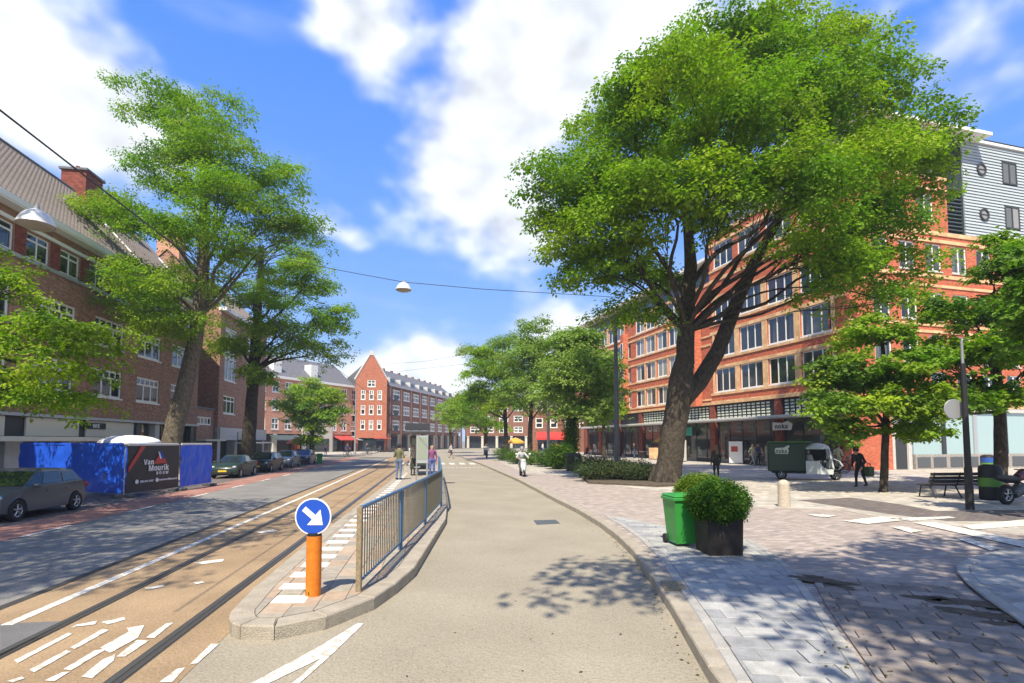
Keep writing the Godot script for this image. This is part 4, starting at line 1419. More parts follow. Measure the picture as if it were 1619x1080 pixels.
func side_block(at: Vector3, along: Vector2, _o: Node3D) -> void:
	var f := facing(at, along)
	var o := thing("red_brick_building", "end wall of the red brick block with a grey boarded upper box and round windows", "building", f[0], f[1])
	var x1 := 30.0
	var holes := []
	var ws := []
	for y in [4.9, 7.6, 10.75, 14.4]:
		for k in 9:
			var r := Rect2(2.4 + 2.53 * k, y, 1.5, 2.05)
			if y < 5 and k < 2: continue
			holes.append(r); ws.append(r)
	made("wall", wall_mesh(0.02, x1, 4.4, 17.1, holes, 0.22), M.red_brick, o)
	made("rear_wall", shell(1.5, x1, 4.4, 17.1, 13.9), M.red_brick, o)
	made("upper_wall", wall_mesh(0.02, 9.8, 17.1, 21.6, [Rect2(6.9, 18.2, 1.5, 2.0), Rect2(3.6, 18.2, 1.5, 2.0)], 0.2), M.red_brick, o)
	made("rear_wall", shell(1.5, 9.8, 17.1, 21.6, 13.8), M.red_brick, o)
	rooms(o, 0.1, x1, 4.4, 17.0, -4.5, M.room)
	var st := {"style": "side", "cols": [0.5], "t": 0.1, "frame": M.white_paint, "sill": M.pale_stone, "glass": [M.glass, M.glass, M.dark_glass], "curtain": 0.8}
	for r in ws: win(o, r.position.x, r.position.y, r.size.x, r.size.y, -0.07, st)
	for x in [6.9, 3.6]: win(o, x, 18.2, 1.5, 2.0, -0.07, st)
	var b := MB.new()
	for row in [[16.55, 16.8, 0, x1], [17.1, 17.4, 0, x1], [13.9, 14.15, 0, x1], [13.2, 13.4, 0, x1], [10.3, 10.5, 0, x1], [9.8, 10.0, 0, x1], [4.4, 4.7, 0, x1], [21.3, 21.6, 0, 9.8], [20.5, 20.75, 0, 9.8]]:
		b = MB.new()
		b.span(Vector3(row[2] + 0.02, row[0], 0.003), Vector3(row[3], row[1], 0.07))
		made("stone_band", b, M.orange_band, o)
	# top storey of glass near the corner under the overhanging roof
	b = MB.new()
	b.span(Vector3(0.5, 21.62, -13), Vector3(9.6, 24.6, -0.8))
	var tp := made("top_storey", b, M.cladding[0], o)
	for k in 6:
		b = MB.new()
		b.span(Vector3(1.0 + k * 1.45, 22.0, -0.8), Vector3(2.1 + k * 1.45, 24.4, -0.77))
		made("top_pane", b, M.dark_glass, tp)
	# open stair recess with a railing
	b = MB.new()
	b.span(Vector3(9.8, 17.4, -3.2), Vector3(11.6, 24.7, -3.0)); b.span(Vector3(9.8, 20.9, -3.0), Vector3(11.6, 21.1, -0.1))
	made("balcony", b, M.dark_frame, o)
	for k in 14:
		b = MB.new()
		b.bar(Vector3(9.88 + k * 0.125, 21.1, -0.15), Vector3(9.88 + k * 0.125, 22.15, -0.15), 0.018, 4)
		made("baluster", b, M.teal_frame, o)
	b = MB.new()
	b.bar(Vector3(9.8, 22.17, -0.15), Vector3(11.6, 22.17, -0.15), 0.035)
	made("handrail", b, M.teal_frame, o)
	for k in 11:
		b = MB.new()
		b.span(Vector3(9.82, 17.5 + k * 0.3, -0.35), Vector3(11.58, 17.58 + k * 0.3, -0.2))
		made("louvre", b, M.teal_frame, o)
	# boarded box: every board its own piece, cut round the windows
	var box_holes := [Rect2(15.75, 22.0, 1.6, 1.8), Rect2(15.8, 18.45, 1.6, 1.8), Rect2(20.6, 22.0, 1.6, 1.8), Rect2(20.6, 18.45, 1.6, 1.8)]
	b = MB.new()
	b.span(Vector3(11.6, 17.4, -13.5), Vector3(x1, 24.85, -0.12))
	var bx := made("boarded_box", b, M.teal_frame, o)
	for k in 31:
		var y := 17.45 + k * 0.238
		var cuts := [[11.6, x1]]
		for h in box_holes:
			if y + 0.21 > h.position.y and y < h.end.y:
				var nxt := []
				for c in cuts:
					if h.position.x > c[0] and h.end.x < c[1]: nxt.append([c[0], h.position.x]); nxt.append([h.end.x, c[1]])
					else: nxt.append(c)
				cuts = nxt
		for c in cuts:
			b = MB.new()
			b.quad(Vector3(c[0], y, 0.02), Vector3(c[1], y, 0.02), Vector3(c[1], y + 0.212, -0.04), Vector3(c[0], y + 0.212, -0.04))
			b.quad(Vector3(c[0], y, -0.1), Vector3(c[1], y, -0.1), Vector3(c[1], y, 0.02), Vector3(c[0], y, 0.02))
			b.quad(Vector3(c[0], y, -0.1), Vector3(c[0], y, 0.02), Vector3(c[0], y + 0.212, -0.04), Vector3(c[0], y + 0.212, -0.1))
			made("board", b, M.cladding[rng.randi() % 3], bx)
	for h in box_holes:
		win(bx.get_parent(), h.position.x, h.position.y, h.size.x, h.size.y, 0.03, {"style": "box", "cols": [0.5], "t": 0.11, "frame": M.dark_frame, "glass": [M.far_glass[2], M.far_glass[1], M.far_glass[2]]})
	for c in [Vector2(13.5, 22.8), Vector2(13.55, 19.25), Vector2(18.9, 22.8), Vector2(18.9, 19.25)]:
		b = MB.new()
		b.lathe([Vector2(0.34, 0.0), Vector2(0.48, 0.0), Vector2(0.48, 0.1), Vector2(0.36, 0.1), Vector2(0.34, 0.0)], 20, Vector3(c.x, c.y, 0.0), Vector3.BACK)
		var rw := made("round_window", b, M.dark_frame, o)
		b = MB.new()
		b.lathe([Vector2(0.0, 0.035), Vector2(0.35, 0.035)], 20, Vector3(c.x, c.y, 0.0), Vector3.BACK)
		made("round_pane", b, M.far_glass[2], rw)
		b = MB.new()
		b.span(Vector3(c.x - 0.35, c.y - 0.03, 0.03), Vector3(c.x + 0.35, c.y + 0.03, 0.07))
		made("glazing_bar", b, M.dark_frame, rw)
	b = MB.new()
	b.span(Vector3(-0.8, 24.86, -14), Vector3(13.2, 25.1, 1.1)); b.span(Vector3(13.2, 24.86, -14), Vector3(x1, 25.06, 0.14))
	made("roof", b, M.white_paint, o)
	b = MB.new()
	b.span(Vector3(-0.8, 25.1, -14), Vector3(x1, 25.16, 0.16))
	made("roof_edge", b, M.dark_frame, o)
	# ground floor
	b = MB.new()
	b.span(Vector3(0.02, 0.0, -0.6), Vector3(3.6, 4.4, -0.004))
	made("corner_wall", b, M.red_brick, o)
	b = MB.new()
	b.span(Vector3(3.62, 0, -0.4), Vector3(5.4, 4.4, -0.05))
	made("entrance_wall", b, M.pale_stone, o)
	b = MB.new()
	b.span(Vector3(3.9, 0.05, -0.045), Vector3(4.9, 2.3, -0.02))
	made("door", b, M.dark_frame, o)
	for k in 8:
		var x := 5.5 + k * 3.1
		b = MB.new()
		b.span(Vector3(x, 0.0, -0.3), Vector3(x + 3.1, 1.05, 0.1))
		made("plinth_stone", b, M.granite, o)
		b = MB.new()
		b.span(Vector3(x + 0.1, 1.05, -0.12), Vector3(x + 2.75, 4.1, -0.1))
		made("frosted_pane", b, M.frost, o)
		b = MB.new()
		b.span(Vector3(x + 2.75, 1.05, -0.3), Vector3(x + 3.1, 4.1, 0.0))
		made("shop_frame", b, M.zinc if k % 2 else M.dark_frame, o)
		for j in 2:
			b = MB.new()
			b.cbox(Vector3(x + 0.75 + j * 1.5, 0.5, 0.115), Vector3(1.2, 0.72, 0.06), 0.02)
			made("grille", b, M.pole_grey, o)
	b = MB.new()
	b.span(Vector3(5.4, 4.1, -0.3), Vector3(x1, 4.4, 0.05))
	made("fascia", b, M.pale_stone, o)

# ---- the blocks round the far end of the street
func far_blocks() -> void:
	var a := Vector3(-40, 0.1, -85)
	var e := Vector3(-30.9, 0.1, -104)
	var al := x2(e - a).normalized()
	var f := facing(a, al)
	var o := thing("salmon_brick_building", "four storey salmon brick row under a slate roof beside the pointed gable", "building", f[0], f[1])
	var x0 := -14.0
	var x1: float = x2(e - a).length()
	var rects := []
	for y in [3.9, 7.0, 10.0]:
		for k in 14:
			rects.append(Rect2(x0 + 0.6 + k * 2.62, y, 1.45, 1.9))
	made("wall", wall_mesh(x0, x1, 3.2, 12.5, rects, 0.15), M.salmon_brick, o)
	made("rear_wall", shell(x0, x1, 0, 12.5, 10), M.salmon_brick, o)
	var st := {"style": "row", "cols": [0.5], "transom": 0.5, "t": 0.16, "frame": M.white_paint, "sill": M.white_paint, "glass": M.far_glass}
	for r in rects: win(o, r.position.x, r.position.y, r.size.x, r.size.y, -0.05, st)
	var b := MB.new()
	b.span(Vector3(x0, 12.3, -0.1), Vector3(x1, 12.7, 0.5))
	made("gutter", b, M.white_paint, o)
	b = MB.new()
	b.quad(Vector3(x0, 12.6, 0.4), Vector3(x1, 12.6, 0.4), Vector3(x1, 17.0, -5), Vector3(x0, 17.0, -5))
	b.quad(Vector3(x1, 17.0, -5), Vector3(x0, 17.0, -5), Vector3(x0, 12.5, -10), Vector3(x1, 12.5, -10))
	b.tri(Vector3(x0, 12.5, -10), Vector3(x0, 12.5, 0), Vector3(x0, 17.0, -5))
	var rf := made("roof", b, M.slate, o)
	for x in [3.0, 11.0]:
		b = MB.new()
		b.span(Vector3(x, 13.0, -2.2), Vector3(x + 1.6, 15.6, -0.6))
		var dm := made("dormer", b, M.white_paint, rf)
		b = MB.new()
		b.span(Vector3(x + 0.45, 13.9, -0.6), Vector3(x + 1.15, 15.1, -0.57))
		dm.set_meta("label", "white dormer in the slate roof")
	b = MB.new()
	b.span(Vector3(x0, 0, -0.7), Vector3(x1, 3.2, -0.6))
	made("shop_front", b, M.dark_glass, o)
	for k in 9:
		b = MB.new()
		b.span(Vector3(x0 + k * 4.2, 0, -0.6), Vector3(x0 + 0.7 + k * 4.2, 3.2, 0))
		made("shop_pilaster", b, [M.gable_brick, M.pale_stone, M.dark_red_brick][k % 3], o)
	for q in [[2.0, 8.0, M.teal_frame], [16.0, 20.5, M.banner_red], [20.8, 23.6, M.zinc]]:
		b = MB.new()
		b.prism(PackedVector2Array([Vector2(0, 3.0), Vector2(0, 2.9), Vector2(2.0, 2.1), Vector2(2.0, 2.25)]), q[0], q[1])
		for k in b.v.size():
			b.v[k] = Vector3(b.v[k].z, b.v[k].y, b.v[k].x); b.n[k] = Vector3(b.n[k].z, b.n[k].y, b.n[k].x)
		b.rewind()
		made("awning", b, q[2], o)
	b = MB.new()
	b.span(Vector3(8.6, 0.0, -0.05), Vector3(15.6, 4.6, 0.25))
	made("cream_shop_front", b, M.cream, o)
	b = MB.new()
	b.span(Vector3(9.4, 0.1, 0.26), Vector3(14.8, 2.4, 0.3))
	made("shop_window", b, M.dark_glass, o)
	# gable
	var ga := Vector3(-30.2, 0.1, -103.4)
	var gal := Vector2(0.985, -0.17).normalized()
	f = facing(ga, gal)
	var g := thing("gable_building", "red brick house front with a steep pointed gable and three rows of small windows", "building", f[0], f[1])
	var gr := []
	for y in [4.2, 7.1, 10.0]:
		for k in 3: gr.append(Rect2(1.0 + k * 1.55, y, 0.85, 1.9))
	gr.append(Rect2(2.2, 12.5, 1.5, 1.35))
	var gw := 5.9
	made("wall", wall_mesh(0, gw, 2.6, 14.1, gr, 0.15), M.gable_brick, g)
	made("rear_wall", shell(0, gw, 0, 14.1, 12), M.gable_brick, g)
	for r in gr: win(g, r.position.x, r.position.y, r.size.x, r.size.y, -0.05, {"style": "gable", "cols": [0.5] if r.size.x > 1 else [], "transom": 0.55, "top": [0.5], "t": 0.14, "frame": M.white_paint, "sill": M.white_paint, "glass": M.far_glass})
	b = MB.new()
	b.prism(PackedVector2Array([Vector2(0, 14.1), Vector2(gw, 14.1), Vector2(gw * 0.5 + 0.35, 18.7), Vector2(gw * 0.5 - 0.35, 18.7)]), -0.4, 0.0)
	made("gable_top", b, M.gable_brick, g)
	b = MB.new()
	b.tube([Vector3(-0.15, 13.9, 0.0), Vector3(gw * 0.5 - 0.35, 18.8, 0.0)], [0.22, 0.22], 4)
	b.tube([Vector3(gw + 0.15, 13.9, 0.0), Vector3(gw * 0.5 + 0.35, 18.8, 0.0)], [0.14, 0.14], 4)
	b.span(Vector3(gw * 0.5 - 0.4, 18.7, -0.3), Vector3(gw * 0.5 + 0.4, 19.6, 0.1))
	made("coping", b, M.pale_stone, g)
	b = MB.new()
	b.quad(Vector3(-0.1, 14.0, -0.2), Vector3(gw * 0.5, 18.5, -0.2), Vector3(gw * 0.5, 18.5, -12), Vector3(-0.1, 14.0, -12))
	b.quad(Vector3(gw * 0.5, 18.5, -0.2), Vector3(gw + 0.1, 14.0, -0.2), Vector3(gw + 0.1, 14.0, -12), Vector3(gw * 0.5, 18.5, -12))
	made("roof", b, M.slate, g)
	b = MB.new()
	b.span(Vector3(0.6, 0, -0.5), Vector3(gw - 0.4, 2.6, -0.3))
	made("shop_front", b, M.dark_glass, g)
	b = MB.new()
	b.span(Vector3(0, 0, -0.4), Vector3(0.6, 2.6, -0.002)); b.span(Vector3(gw - 0.4, 0, -0.4), Vector3(gw, 2.6, -0.002))
	made("pier", b, M.gable_brick, g)
	b = MB.new()
	b.cbox(Vector3(gw - 0.6, 2.5, 0.9), Vector3(3.2, 0.16, 2.2), 0.02)
	made("awning", b, M.banner_red, g)
	# white pilaster block left of the gable with large windows
	# dark wing to the right
	var wa := Vector3(-24.5, 0.1, -106)
	var we := Vector3(-14.9, 0.1, -150)
	var wl: float = x2(we - wa).length()
	f = facing(wa, x2(we - wa).normalized())
	var w := thing("brown_wing_building", "long brown brick wing with rows of white windows and slate roof past the gable", "building", f[0], f[1])
	var wr := []
	for y in [4.3, 7.4, 10.5]:
		for k in 9:
			wr.append(Rect2(2.2 + k * 5.2, y, 3.4, 1.9))
	made("wall", wall_mesh(0, wl, 3.4, 13.0, wr, 0.15), M.wing_brick, w)
	made("rear_wall", shell(0, wl, 0, 13.0, 11), M.wing_brick, w)
	for r in wr: win(w, r.position.x, r.position.y, r.size.x, r.size.y, -0.05, {"style": "wing", "cols": [0.25, 0.5, 0.75], "transom": 0.55, "t": 0.2, "frame": M.white_paint, "sill": M.white_paint, "glass": M.far_glass})
	b = MB.new()
	b.quad(Vector3(0, 12.9, 0.4), Vector3(wl, 12.9, 0.4), Vector3(wl, 17.4, -5.5), Vector3(0, 17.4, -5.5))
	b.quad(Vector3(wl, 17.4, -5.5), Vector3(0, 17.4, -5.5), Vector3(0, 12.9, -11.2), Vector3(wl, 12.9, -11.2))
	b.tri(Vector3(0, 13, -11), Vector3(0, 13, 0), Vector3(0, 17.4, -5.5)); b.tri(Vector3(wl, 13, 0), Vector3(wl, 13, -11), Vector3(wl, 17.4, -5.5))
	rf = made("roof", b, M.slate, w)
	for k in 9:
		b = MB.new()
		b.span(Vector3(2.6 + k * 5.2, 13.4, -2.4), Vector3(5.2 + k * 5.2, 15.0, -0.9))
		made("dormer", b, M.pale_stone, rf)
		b = MB.new()
		b.span(Vector3(2.9 + k * 5.2, 13.7, -0.9), Vector3(4.9 + k * 5.2, 14.7, -0.86))
		made("dormer_pane", b, M.far_glass[1], rf)
	for k in 12:
		b = MB.new()
		b.span(Vector3(1.0 + k * 4.0, 17.1, -5.8), Vector3(1.5 + k * 4.0, 17.75, -5.3))
		made("chimney", b, M.wing_brick, rf)
	for k in 10:
		b = MB.new()
		b.span(Vector3(k * 5.2 + 0.6, 0, -0.2), Vector3(k * 5.2 + 1.0, 13.0, 0.18))
		made("drainpipe", b, M.salmon_brick, w)
	b = MB.new()
	b.span(Vector3(0, 0, -1.6), Vector3(wl, 3.4, -1.5))
	made("shop_front", b, M.dark_glass, w)
	for k in 10:
		b = MB.new()
		b.lathe([Vector2(0.42, 0), Vector2(0.38, 3.0), Vector2(0.5, 3.1), Vector2(0.5, 3.4)], 10, Vector3(0.8 + k * 5.2, 0, -0.4))
		made("column", b, M.cream, w)
	for k in 3:
		b = MB.new()
		b.span(Vector3(0.05, 6.9 + k * 3.0 - 2.9, 0.19), Vector3(1.9, 7.05 + k * 3.0 - 2.9, 1.3))
		b.span(Vector3(0.05, 7.05 + k * 3.0 - 2.9, 1.25), Vector3(1.9, 7.95 + k * 3.0 - 2.9, 1.3))
		made("balcony", b, M.dark_frame, w)
	# end block that closes the street, behind the trees
	f = facing(Vector3(-13.5, 0.1, -155), Vector2(0.98, 0.12).normalized())
	var c := thing("brown_end_building", "brown brick block with columns closing the street behind the trees", "building", f[0], f[1])
	var cr := []
	for y in [4.3, 7.4, 10.5]:
		for k in 9: cr.append(Rect2(1.5 + k * 4.2, y, 2.6, 1.8))
	made("wall", wall_mesh(0, 40, 3.4, 13, cr, 0.15), M.wing_brick, c)
	made("rear_wall", shell(0, 40, 0, 13, 10), M.wing_brick, c)
	for r in cr: win(c, r.position.x, r.position.y, r.size.x, r.size.y, -0.05, {"style": "end", "cols": [0.5], "transom": 0.55, "t": 0.2, "frame": M.white_paint, "glass": M.far_glass})
	b = MB.new()
	b.quad(Vector3(0, 12.9, 0.4), Vector3(40, 12.9, 0.4), Vector3(40, 17.4, -5.5), Vector3(0, 17.4, -5.5))
	b.quad(Vector3(40, 17.4, -5.5), Vector3(0, 17.4, -5.5), Vector3(0, 12.9, -10), Vector3(40, 12.9, -10))
	made("roof", b, M.slate, c)
	b = MB.new()
	b.span(Vector3(0, 0, -1.4), Vector3(40, 3.4, -1.3))
	made("shop_front", b, M.dark_glass, c)
	for k in 10:
		b = MB.new()
		b.lathe([Vector2(0.42, 0), Vector2(0.38, 3.0), Vector2(0.5, 3.1), Vector2(0.5, 3.4)], 10, Vector3(0.8 + k * 4.2, 0, -0.4))
		made("column", b, M.cream, c)
	# brick house with the red awning
	f = facing(Vector3(3.2, 0.12, -96), Vector2(1, 0.05).normalized())
	var h := thing("brick_corner_building", "dark brick house with a bright red awning seen between the tree trunks", "building", f[0], f[1])
	var hr := []
	for y in [4.3, 7.4]:
		for k in 4: hr.append(Rect2(1.0 + k * 2.6, y, 1.3, 1.8))
	made("wall", wall_mesh(0, 12, 0, 11, hr, 0.15), M.wing_brick, h)
	made("rear_wall", shell(0, 12, 0, 11, 10), M.wing_brick, h)
	for r in hr: win(h, r.position.x, r.position.y, r.size.x, r.size.y, -0.05, {"style": "house", "cols": [], "transom": 0.5, "t": 0.16, "frame": M.white_paint, "glass": M.far_glass})
	b = MB.new()
	b.prism(PackedVector2Array([Vector2(0, 3.6), Vector2(0, 3.4), Vector2(2.0, 2.2), Vector2(2.0, 2.6)]), 1.2, 7.6)
	for k in b.v.size():
		b.v[k] = Vector3(b.v[k].z, b.v[k].y, b.v[k].x); b.n[k] = Vector3(b.n[k].z, b.n[k].y, b.n[k].x)
	b.rewind()
	made("awning", b, mat(0.55, 0.035, 0.03, 0.7), h)
	b = MB.new()
	b.span(Vector3(1.4, 0.05, 0.003), Vector3(7.4, 2.3, 0.06))
	made("shop_window", b, M.dark_glass, h)

# ---------------------------------------------------------------- trees and plants
func leaf_mesh(n: int, length: float, width: float, spread: float, flat: float, sd: int) -> ArrayMesh:
	# a twig end with n leaves; each leaf is folded along its midrib
	var key := "leaf%d_%f_%f_%d" % [n, length, spread, sd]
	if cache.has(key): return cache[key]
	var r := RandomNumberGenerator.new()
	r.seed = sd
	var b := MB.new()
	for k in n:
		var a := r.randf() * TAU
		var rad := sqrt(r.randf()) * spread
		var base := Vector3(cos(a) * rad, r.randf_range(-1, 1) * spread * flat, sin(a) * rad)
		var yaw := a + r.randf_range(-0.9, 0.9)
		var dir := Vector3(cos(yaw), r.randf_range(-1.15, -0.05), sin(yaw)).normalized()
		var side := dir.cross(Vector3.UP).normalized()
		var nor := side.cross(dir).normalized()
		side = side.rotated(dir, r.randf_range(-0.6, 0.6))
		nor = side.cross(dir)
		var l := length * r.randf_range(0.7, 1.2)
		var w := width * r.randf_range(0.75, 1.2)
		b.col = Color.WHITE * r.randf_range(0.78, 1.15)
		var mid := base + dir * l * 0.45 - nor * w * 0.18
		var tip := base + dir * l
		var p := base + dir * l * 0.42 + side * w * 0.5
		var q := base + dir * l * 0.42 - side * w * 0.5
		b.tri(base, p, mid); b.tri(p, tip, mid); b.tri(base, mid, q); b.tri(q, mid, tip)
	cache[key] = b.mesh()
	return cache[key]
func foliage(parent: Node, called: String, mesh: Mesh, xf: Array, cols: Array) -> MultiMeshInstance3D:
	var mm := MultiMesh.new()
	mm.transform_format = MultiMesh.TRANSFORM_3D
	mm.use_colors = true
	mm.mesh = mesh
	mm.instance_count = xf.size()
	for k in xf.size():
		mm.set_instance_transform(k, xf[k])
		mm.set_instance_color(k, cols[k])
	var o := MultiMeshInstance3D.new()
	o.name = called
	o.multimesh = mm
	o.material_override = M.leaf
	o.set_meta("kind", "stuff")
	parent.add_child(o, true)
	return o

func tree(called: String, label: String, at: Vector3, d: Dictionary, group := "") -> Node3D:
	# d: trunk [[Vector3, radius]...], lobes [[centre, radii, sprays, fork]...] in metres from the foot; leaves, colours
	var o := thing(called, label, "tree", at, 0.0, group)
	var r := RandomNumberGenerator.new()
	r.seed = d.seed
	var bark: Material = d.get("bark", M.bark)
	var b := MB.new()
	var tp := []
	var tr := []
	for k in d.trunk.size() - 1:
		for j in 4:
			var t := j / 4.0
			var p: Vector3 = (d.trunk[k][0] as Vector3).lerp(d.trunk[k + 1][0], t)
			tp.append(p + Vector3(r.randf_range(-1, 1), 0, r.randf_range(-1, 1)) * 0.05 * float(d.trunk[k][1]))
			tr.append(lerpf(d.trunk[k][1], d.trunk[k + 1][1], t) * r.randf_range(0.95, 1.05))
	tp.append(d.trunk[-1][0]); tr.append(d.trunk[-1][1])
	b.tube(tp, tr, 14)
	# root flare
	for k in 6:
		var a := TAU * k / 6.0 + r.randf() * 0.6
		var R: float = tr[0]
		b.tube([Vector3(cos(a) * R * 0.55, R * 1.3, sin(a) * R * 0.55), Vector3(cos(a) * R * 1.0, R * 0.35, sin(a) * R * 1.0), Vector3(cos(a) * R * 1.35, -0.1, sin(a) * R * 1.35)], [R * 0.36, R * 0.24, R * 0.08], 6, false)
	made("trunk", b, bark, o)
	var xf := []
	var cols := []
	var pal: Array = d.colors
	var per: int = d.get("clumps", 13)
	var ss: float = d.get("spray", 0.9)
	var hh: float = d.get("thin", 0.32)
	for lobe in d.lobes:
		var c: Vector3 = lobe[0]
		var rad: Vector3 = lobe[1]
		# limb from the trunk to the lobe
		var from := 0
		var want: float = lobe[3] if lobe.size() > 3 else clampf(c.y - 0.75 * Vector2(c.x - tp[-1].x, c.z - tp[-1].z).length() - rad.y * 0.4, tp[-1].y * 0.45, tp[-1].y)
		for k in tp.size():
			if tp[k].y <= want: from = k
		var lb := MB.new()
		var s: Vector3 = tp[from]
		var R: float = minf(tr[from] * 0.5, 0.05 + 0.028 * rad.length())
		var reach := s.distance_to(c)
		var m0 := s.lerp(c, 0.16) + Vector3(r.randf_range(-0.03, 0.03), 0.03, r.randf_range(-0.03, 0.03)) * reach
		var m1 := s.lerp(c, 0.38) + Vector3(r.randf_range(-0.06, 0.06), r.randf_range(0.02, 0.10), r.randf_range(-0.06, 0.06)) * reach
		var m2 := s.lerp(c, 0.66) + Vector3(r.randf_range(-0.08, 0.08), r.randf_range(0.03, 0.12), r.randf_range(-0.08, 0.08)) * reach
		var path := [s, m1, m2, c + Vector3(0, -0.1 * rad.y, 0)]
		var bend := []
		var thick := []
		var ctl := [s, m0, m1, m2, c + Vector3(0, -0.1 * rad.y, 0)]
		for k in 4:
			for j in 3:
				var pa: Vector3 = ctl[maxi(k - 1, 0)]
				bend.append((ctl[k] as Vector3).cubic_interpolate(ctl[k + 1], pa, ctl[mini(k + 2, 4)], j / 3.0))
				thick.append(R * lerpf(1.0, 0.16, (k + j / 3.0) / 4.0))
		bend.append(ctl[4]); thick.append(R * 0.14)
		lb.tube(bend, thick, 8, false)
		var tint := r.randf()
		var n: int = maxi(3, int(lobe[2] * float(d.get("fill", 1.0)) / 2.3))
		for k in n:
			var v := Vector3(r.randfn(), r.randfn(), r.randfn()).normalized()
			if v.y < -0.35: v.y *= 0.5
			var f := pow(r.randf(), 0.36) * r.randf_range(0.8, 1.08)
			var sc := c + v * rad * f * 0.9
			# twig
			var st: Vector3 = path[1].lerp(path[3], r.randf_range(0.15, 1.0))
			var tw := R * r.randf_range(0.14, 0.26)
			lb.tube([st, st.lerp(sc, 0.55) + Vector3(0, r.randf_range(-0.2, 0.25), 0), sc], [tw, tw * 0.6, 0.012], 4, false)
			var out := (v * Vector3(1, 0.4, 1)).normalized()
			var base: Color = pal[r.randi() % pal.size()]
			base = base.lerp(pal[int(tint * pal.size()) % pal.size()], 0.4) * r.randf_range(0.85, 1.15)
			# a bough: a flat cushion of clumps, fullest on top, ragged at the rim
			var br := ss * r.randf_range(0.85, 1.5)
			var lump := Vector2(r.randf_range(0.75, 1.25), r.randf_range(0.75, 1.25))
			var lean := Basis(Vector3(cos(k * 2.4), 0, sin(k * 2.4)), r.randfn() * 0.38)
			for j in int(per * 2.3 * br * br / (ss * ss * 1.4)):
				var a := r.randf() * TAU
				var rr := sqrt(r.randf()) * br * (1.0 + 0.22 * sin(a * 3.0 + k) + 0.12 * sin(a * 5.0 + k * 2.0))
				var q := Vector3(cos(a) * rr * lump.x, 0, sin(a) * rr * lump.y)
				var dome := 1.0 - pow(rr / br, 2.0)
				q.y = hh * ss * (dome * r.randf_range(0.1, 1.5) - 0.25 + r.randfn() * 0.25)
				q = lean * q + out * ss * 0.25
				q.y -= 0.12 * q.dot(out)
				var bs := Basis(Vector3.UP, r.randf() * TAU) * Basis(Vector3.RIGHT, r.randfn() * 0.3)
				bs = bs.scaled(Vector3.ONE * r.randf_range(0.75, 1.25))
				xf.append(Transform3D(bs, sc + q))
				cols.append(base * r.randf_range(0.82, 1.2))
		made("limb", lb, bark, o)
	foliage(o, "crown", leaf_mesh(d.get("leaves", 14), d.get("leaf", 0.15), d.get("leaf_w", 0.09), d.get("clump", 0.34), 0.45, d.seed % 3 + 1), xf, cols)
	return o

func bush(called: String, label: String, category: String, at: Vector3, rad: Vector3, n: int, leaf: float, cols: Array, core: float, group := "", turn := 0.0) -> Node3D:
	# clumps of leaves over the outside of a rounded body, twigs inside
	var o := thing(called, label, category, at, turn, group)
	var b := MB.new()
	for k in 14:
		var a := rng.randf() * TAU
		var e := Vector3(cos(a) * rad.x * 0.7, rad.y * rng.randf_range(0.5, 1.4), sin(a) * rad.z * 0.7)
		b.tube([Vector3(cos(a) * rad.x * 0.25, 0, sin(a) * rad.z * 0.25), e * 0.6, e], [0.02, 0.014, 0.006], 4, false)
	made("stem", b, M.bark, o)
	var xf := []
	var tint := []
	for k in n:
		var v := Vector3(rng.randfn(), rng.randfn(), rng.randfn()).normalized()
		var f := rng.randf_range(core, 1.03)
		var bs := Basis(Vector3.UP, rng.randf() * TAU) * Basis(Vector3.RIGHT, rng.randfn() * 0.5)
		var bump := 1.0 + 0.06 * sin(v.x * 7.0 + v.y * 5.0) + 0.05 * sin(v.z * 9.0)
		var p := Vector3(0, rad.y, 0) + v * rad * f * bump
		if p.y < 0.02: continue
		xf.append(Transform3D(bs.scaled(Vector3.ONE * rng.randf_range(0.7, 1.25)), p))
		tint.append((cols[rng.randi() % cols.size()] as Color) * rng.randf_range(0.7, 1.3))
	foliage(o, "foliage", leaf_mesh(9, leaf, leaf * 0.6, leaf * 1.5, 0.8, 5), xf, tint)
	return o

func px_lobes(at: Vector3, list: Array) -> Array:
	# lobes given as pixel centre, pixel half sizes, offset in depth, number of sprays
	var out := []
	for l in list:
		var dp: float = -at.z - l[4]
		var c := W(l[0], l[1], dp) - at
		var rx: float = l[2] * dp / FOCAL
		var ry: float = l[3] * dp / FOCAL
		out.append([c, Vector3(rx, ry, (rx + ry) * 0.5), l[5]] + ([l[6]] if l.size() > 6 else []))
	return out
func px_trunk(at: Vector3, list: Array) -> Array:
	var out := []
	for l in list:
		out.append([W(l[0], l[1], -at.z + l[3]) - at, l[2]])
	out[0][0] = Vector3(out[0][0].x, -0.05, 0)
	return out

const FRESH := [Color(0.31, 0.44, 0.026), Color(0.24, 0.38, 0.025), Color(0.37, 0.46, 0.028), Color(0.18, 0.32, 0.025)]
const MIDGREEN := [Color(0.16, 0.29, 0.034), Color(0.20, 0.33, 0.036), Color(0.12, 0.24, 0.032)]
const DEEP := [Color(0.12, 0.23, 0.036), Color(0.16, 0.28, 0.042), Color(0.19, 0.31, 0.05)]
const PALE := [Color(0.30, 0.42, 0.10), Color(0.24, 0.36, 0.07), Color(0.34, 0.45, 0.11)]

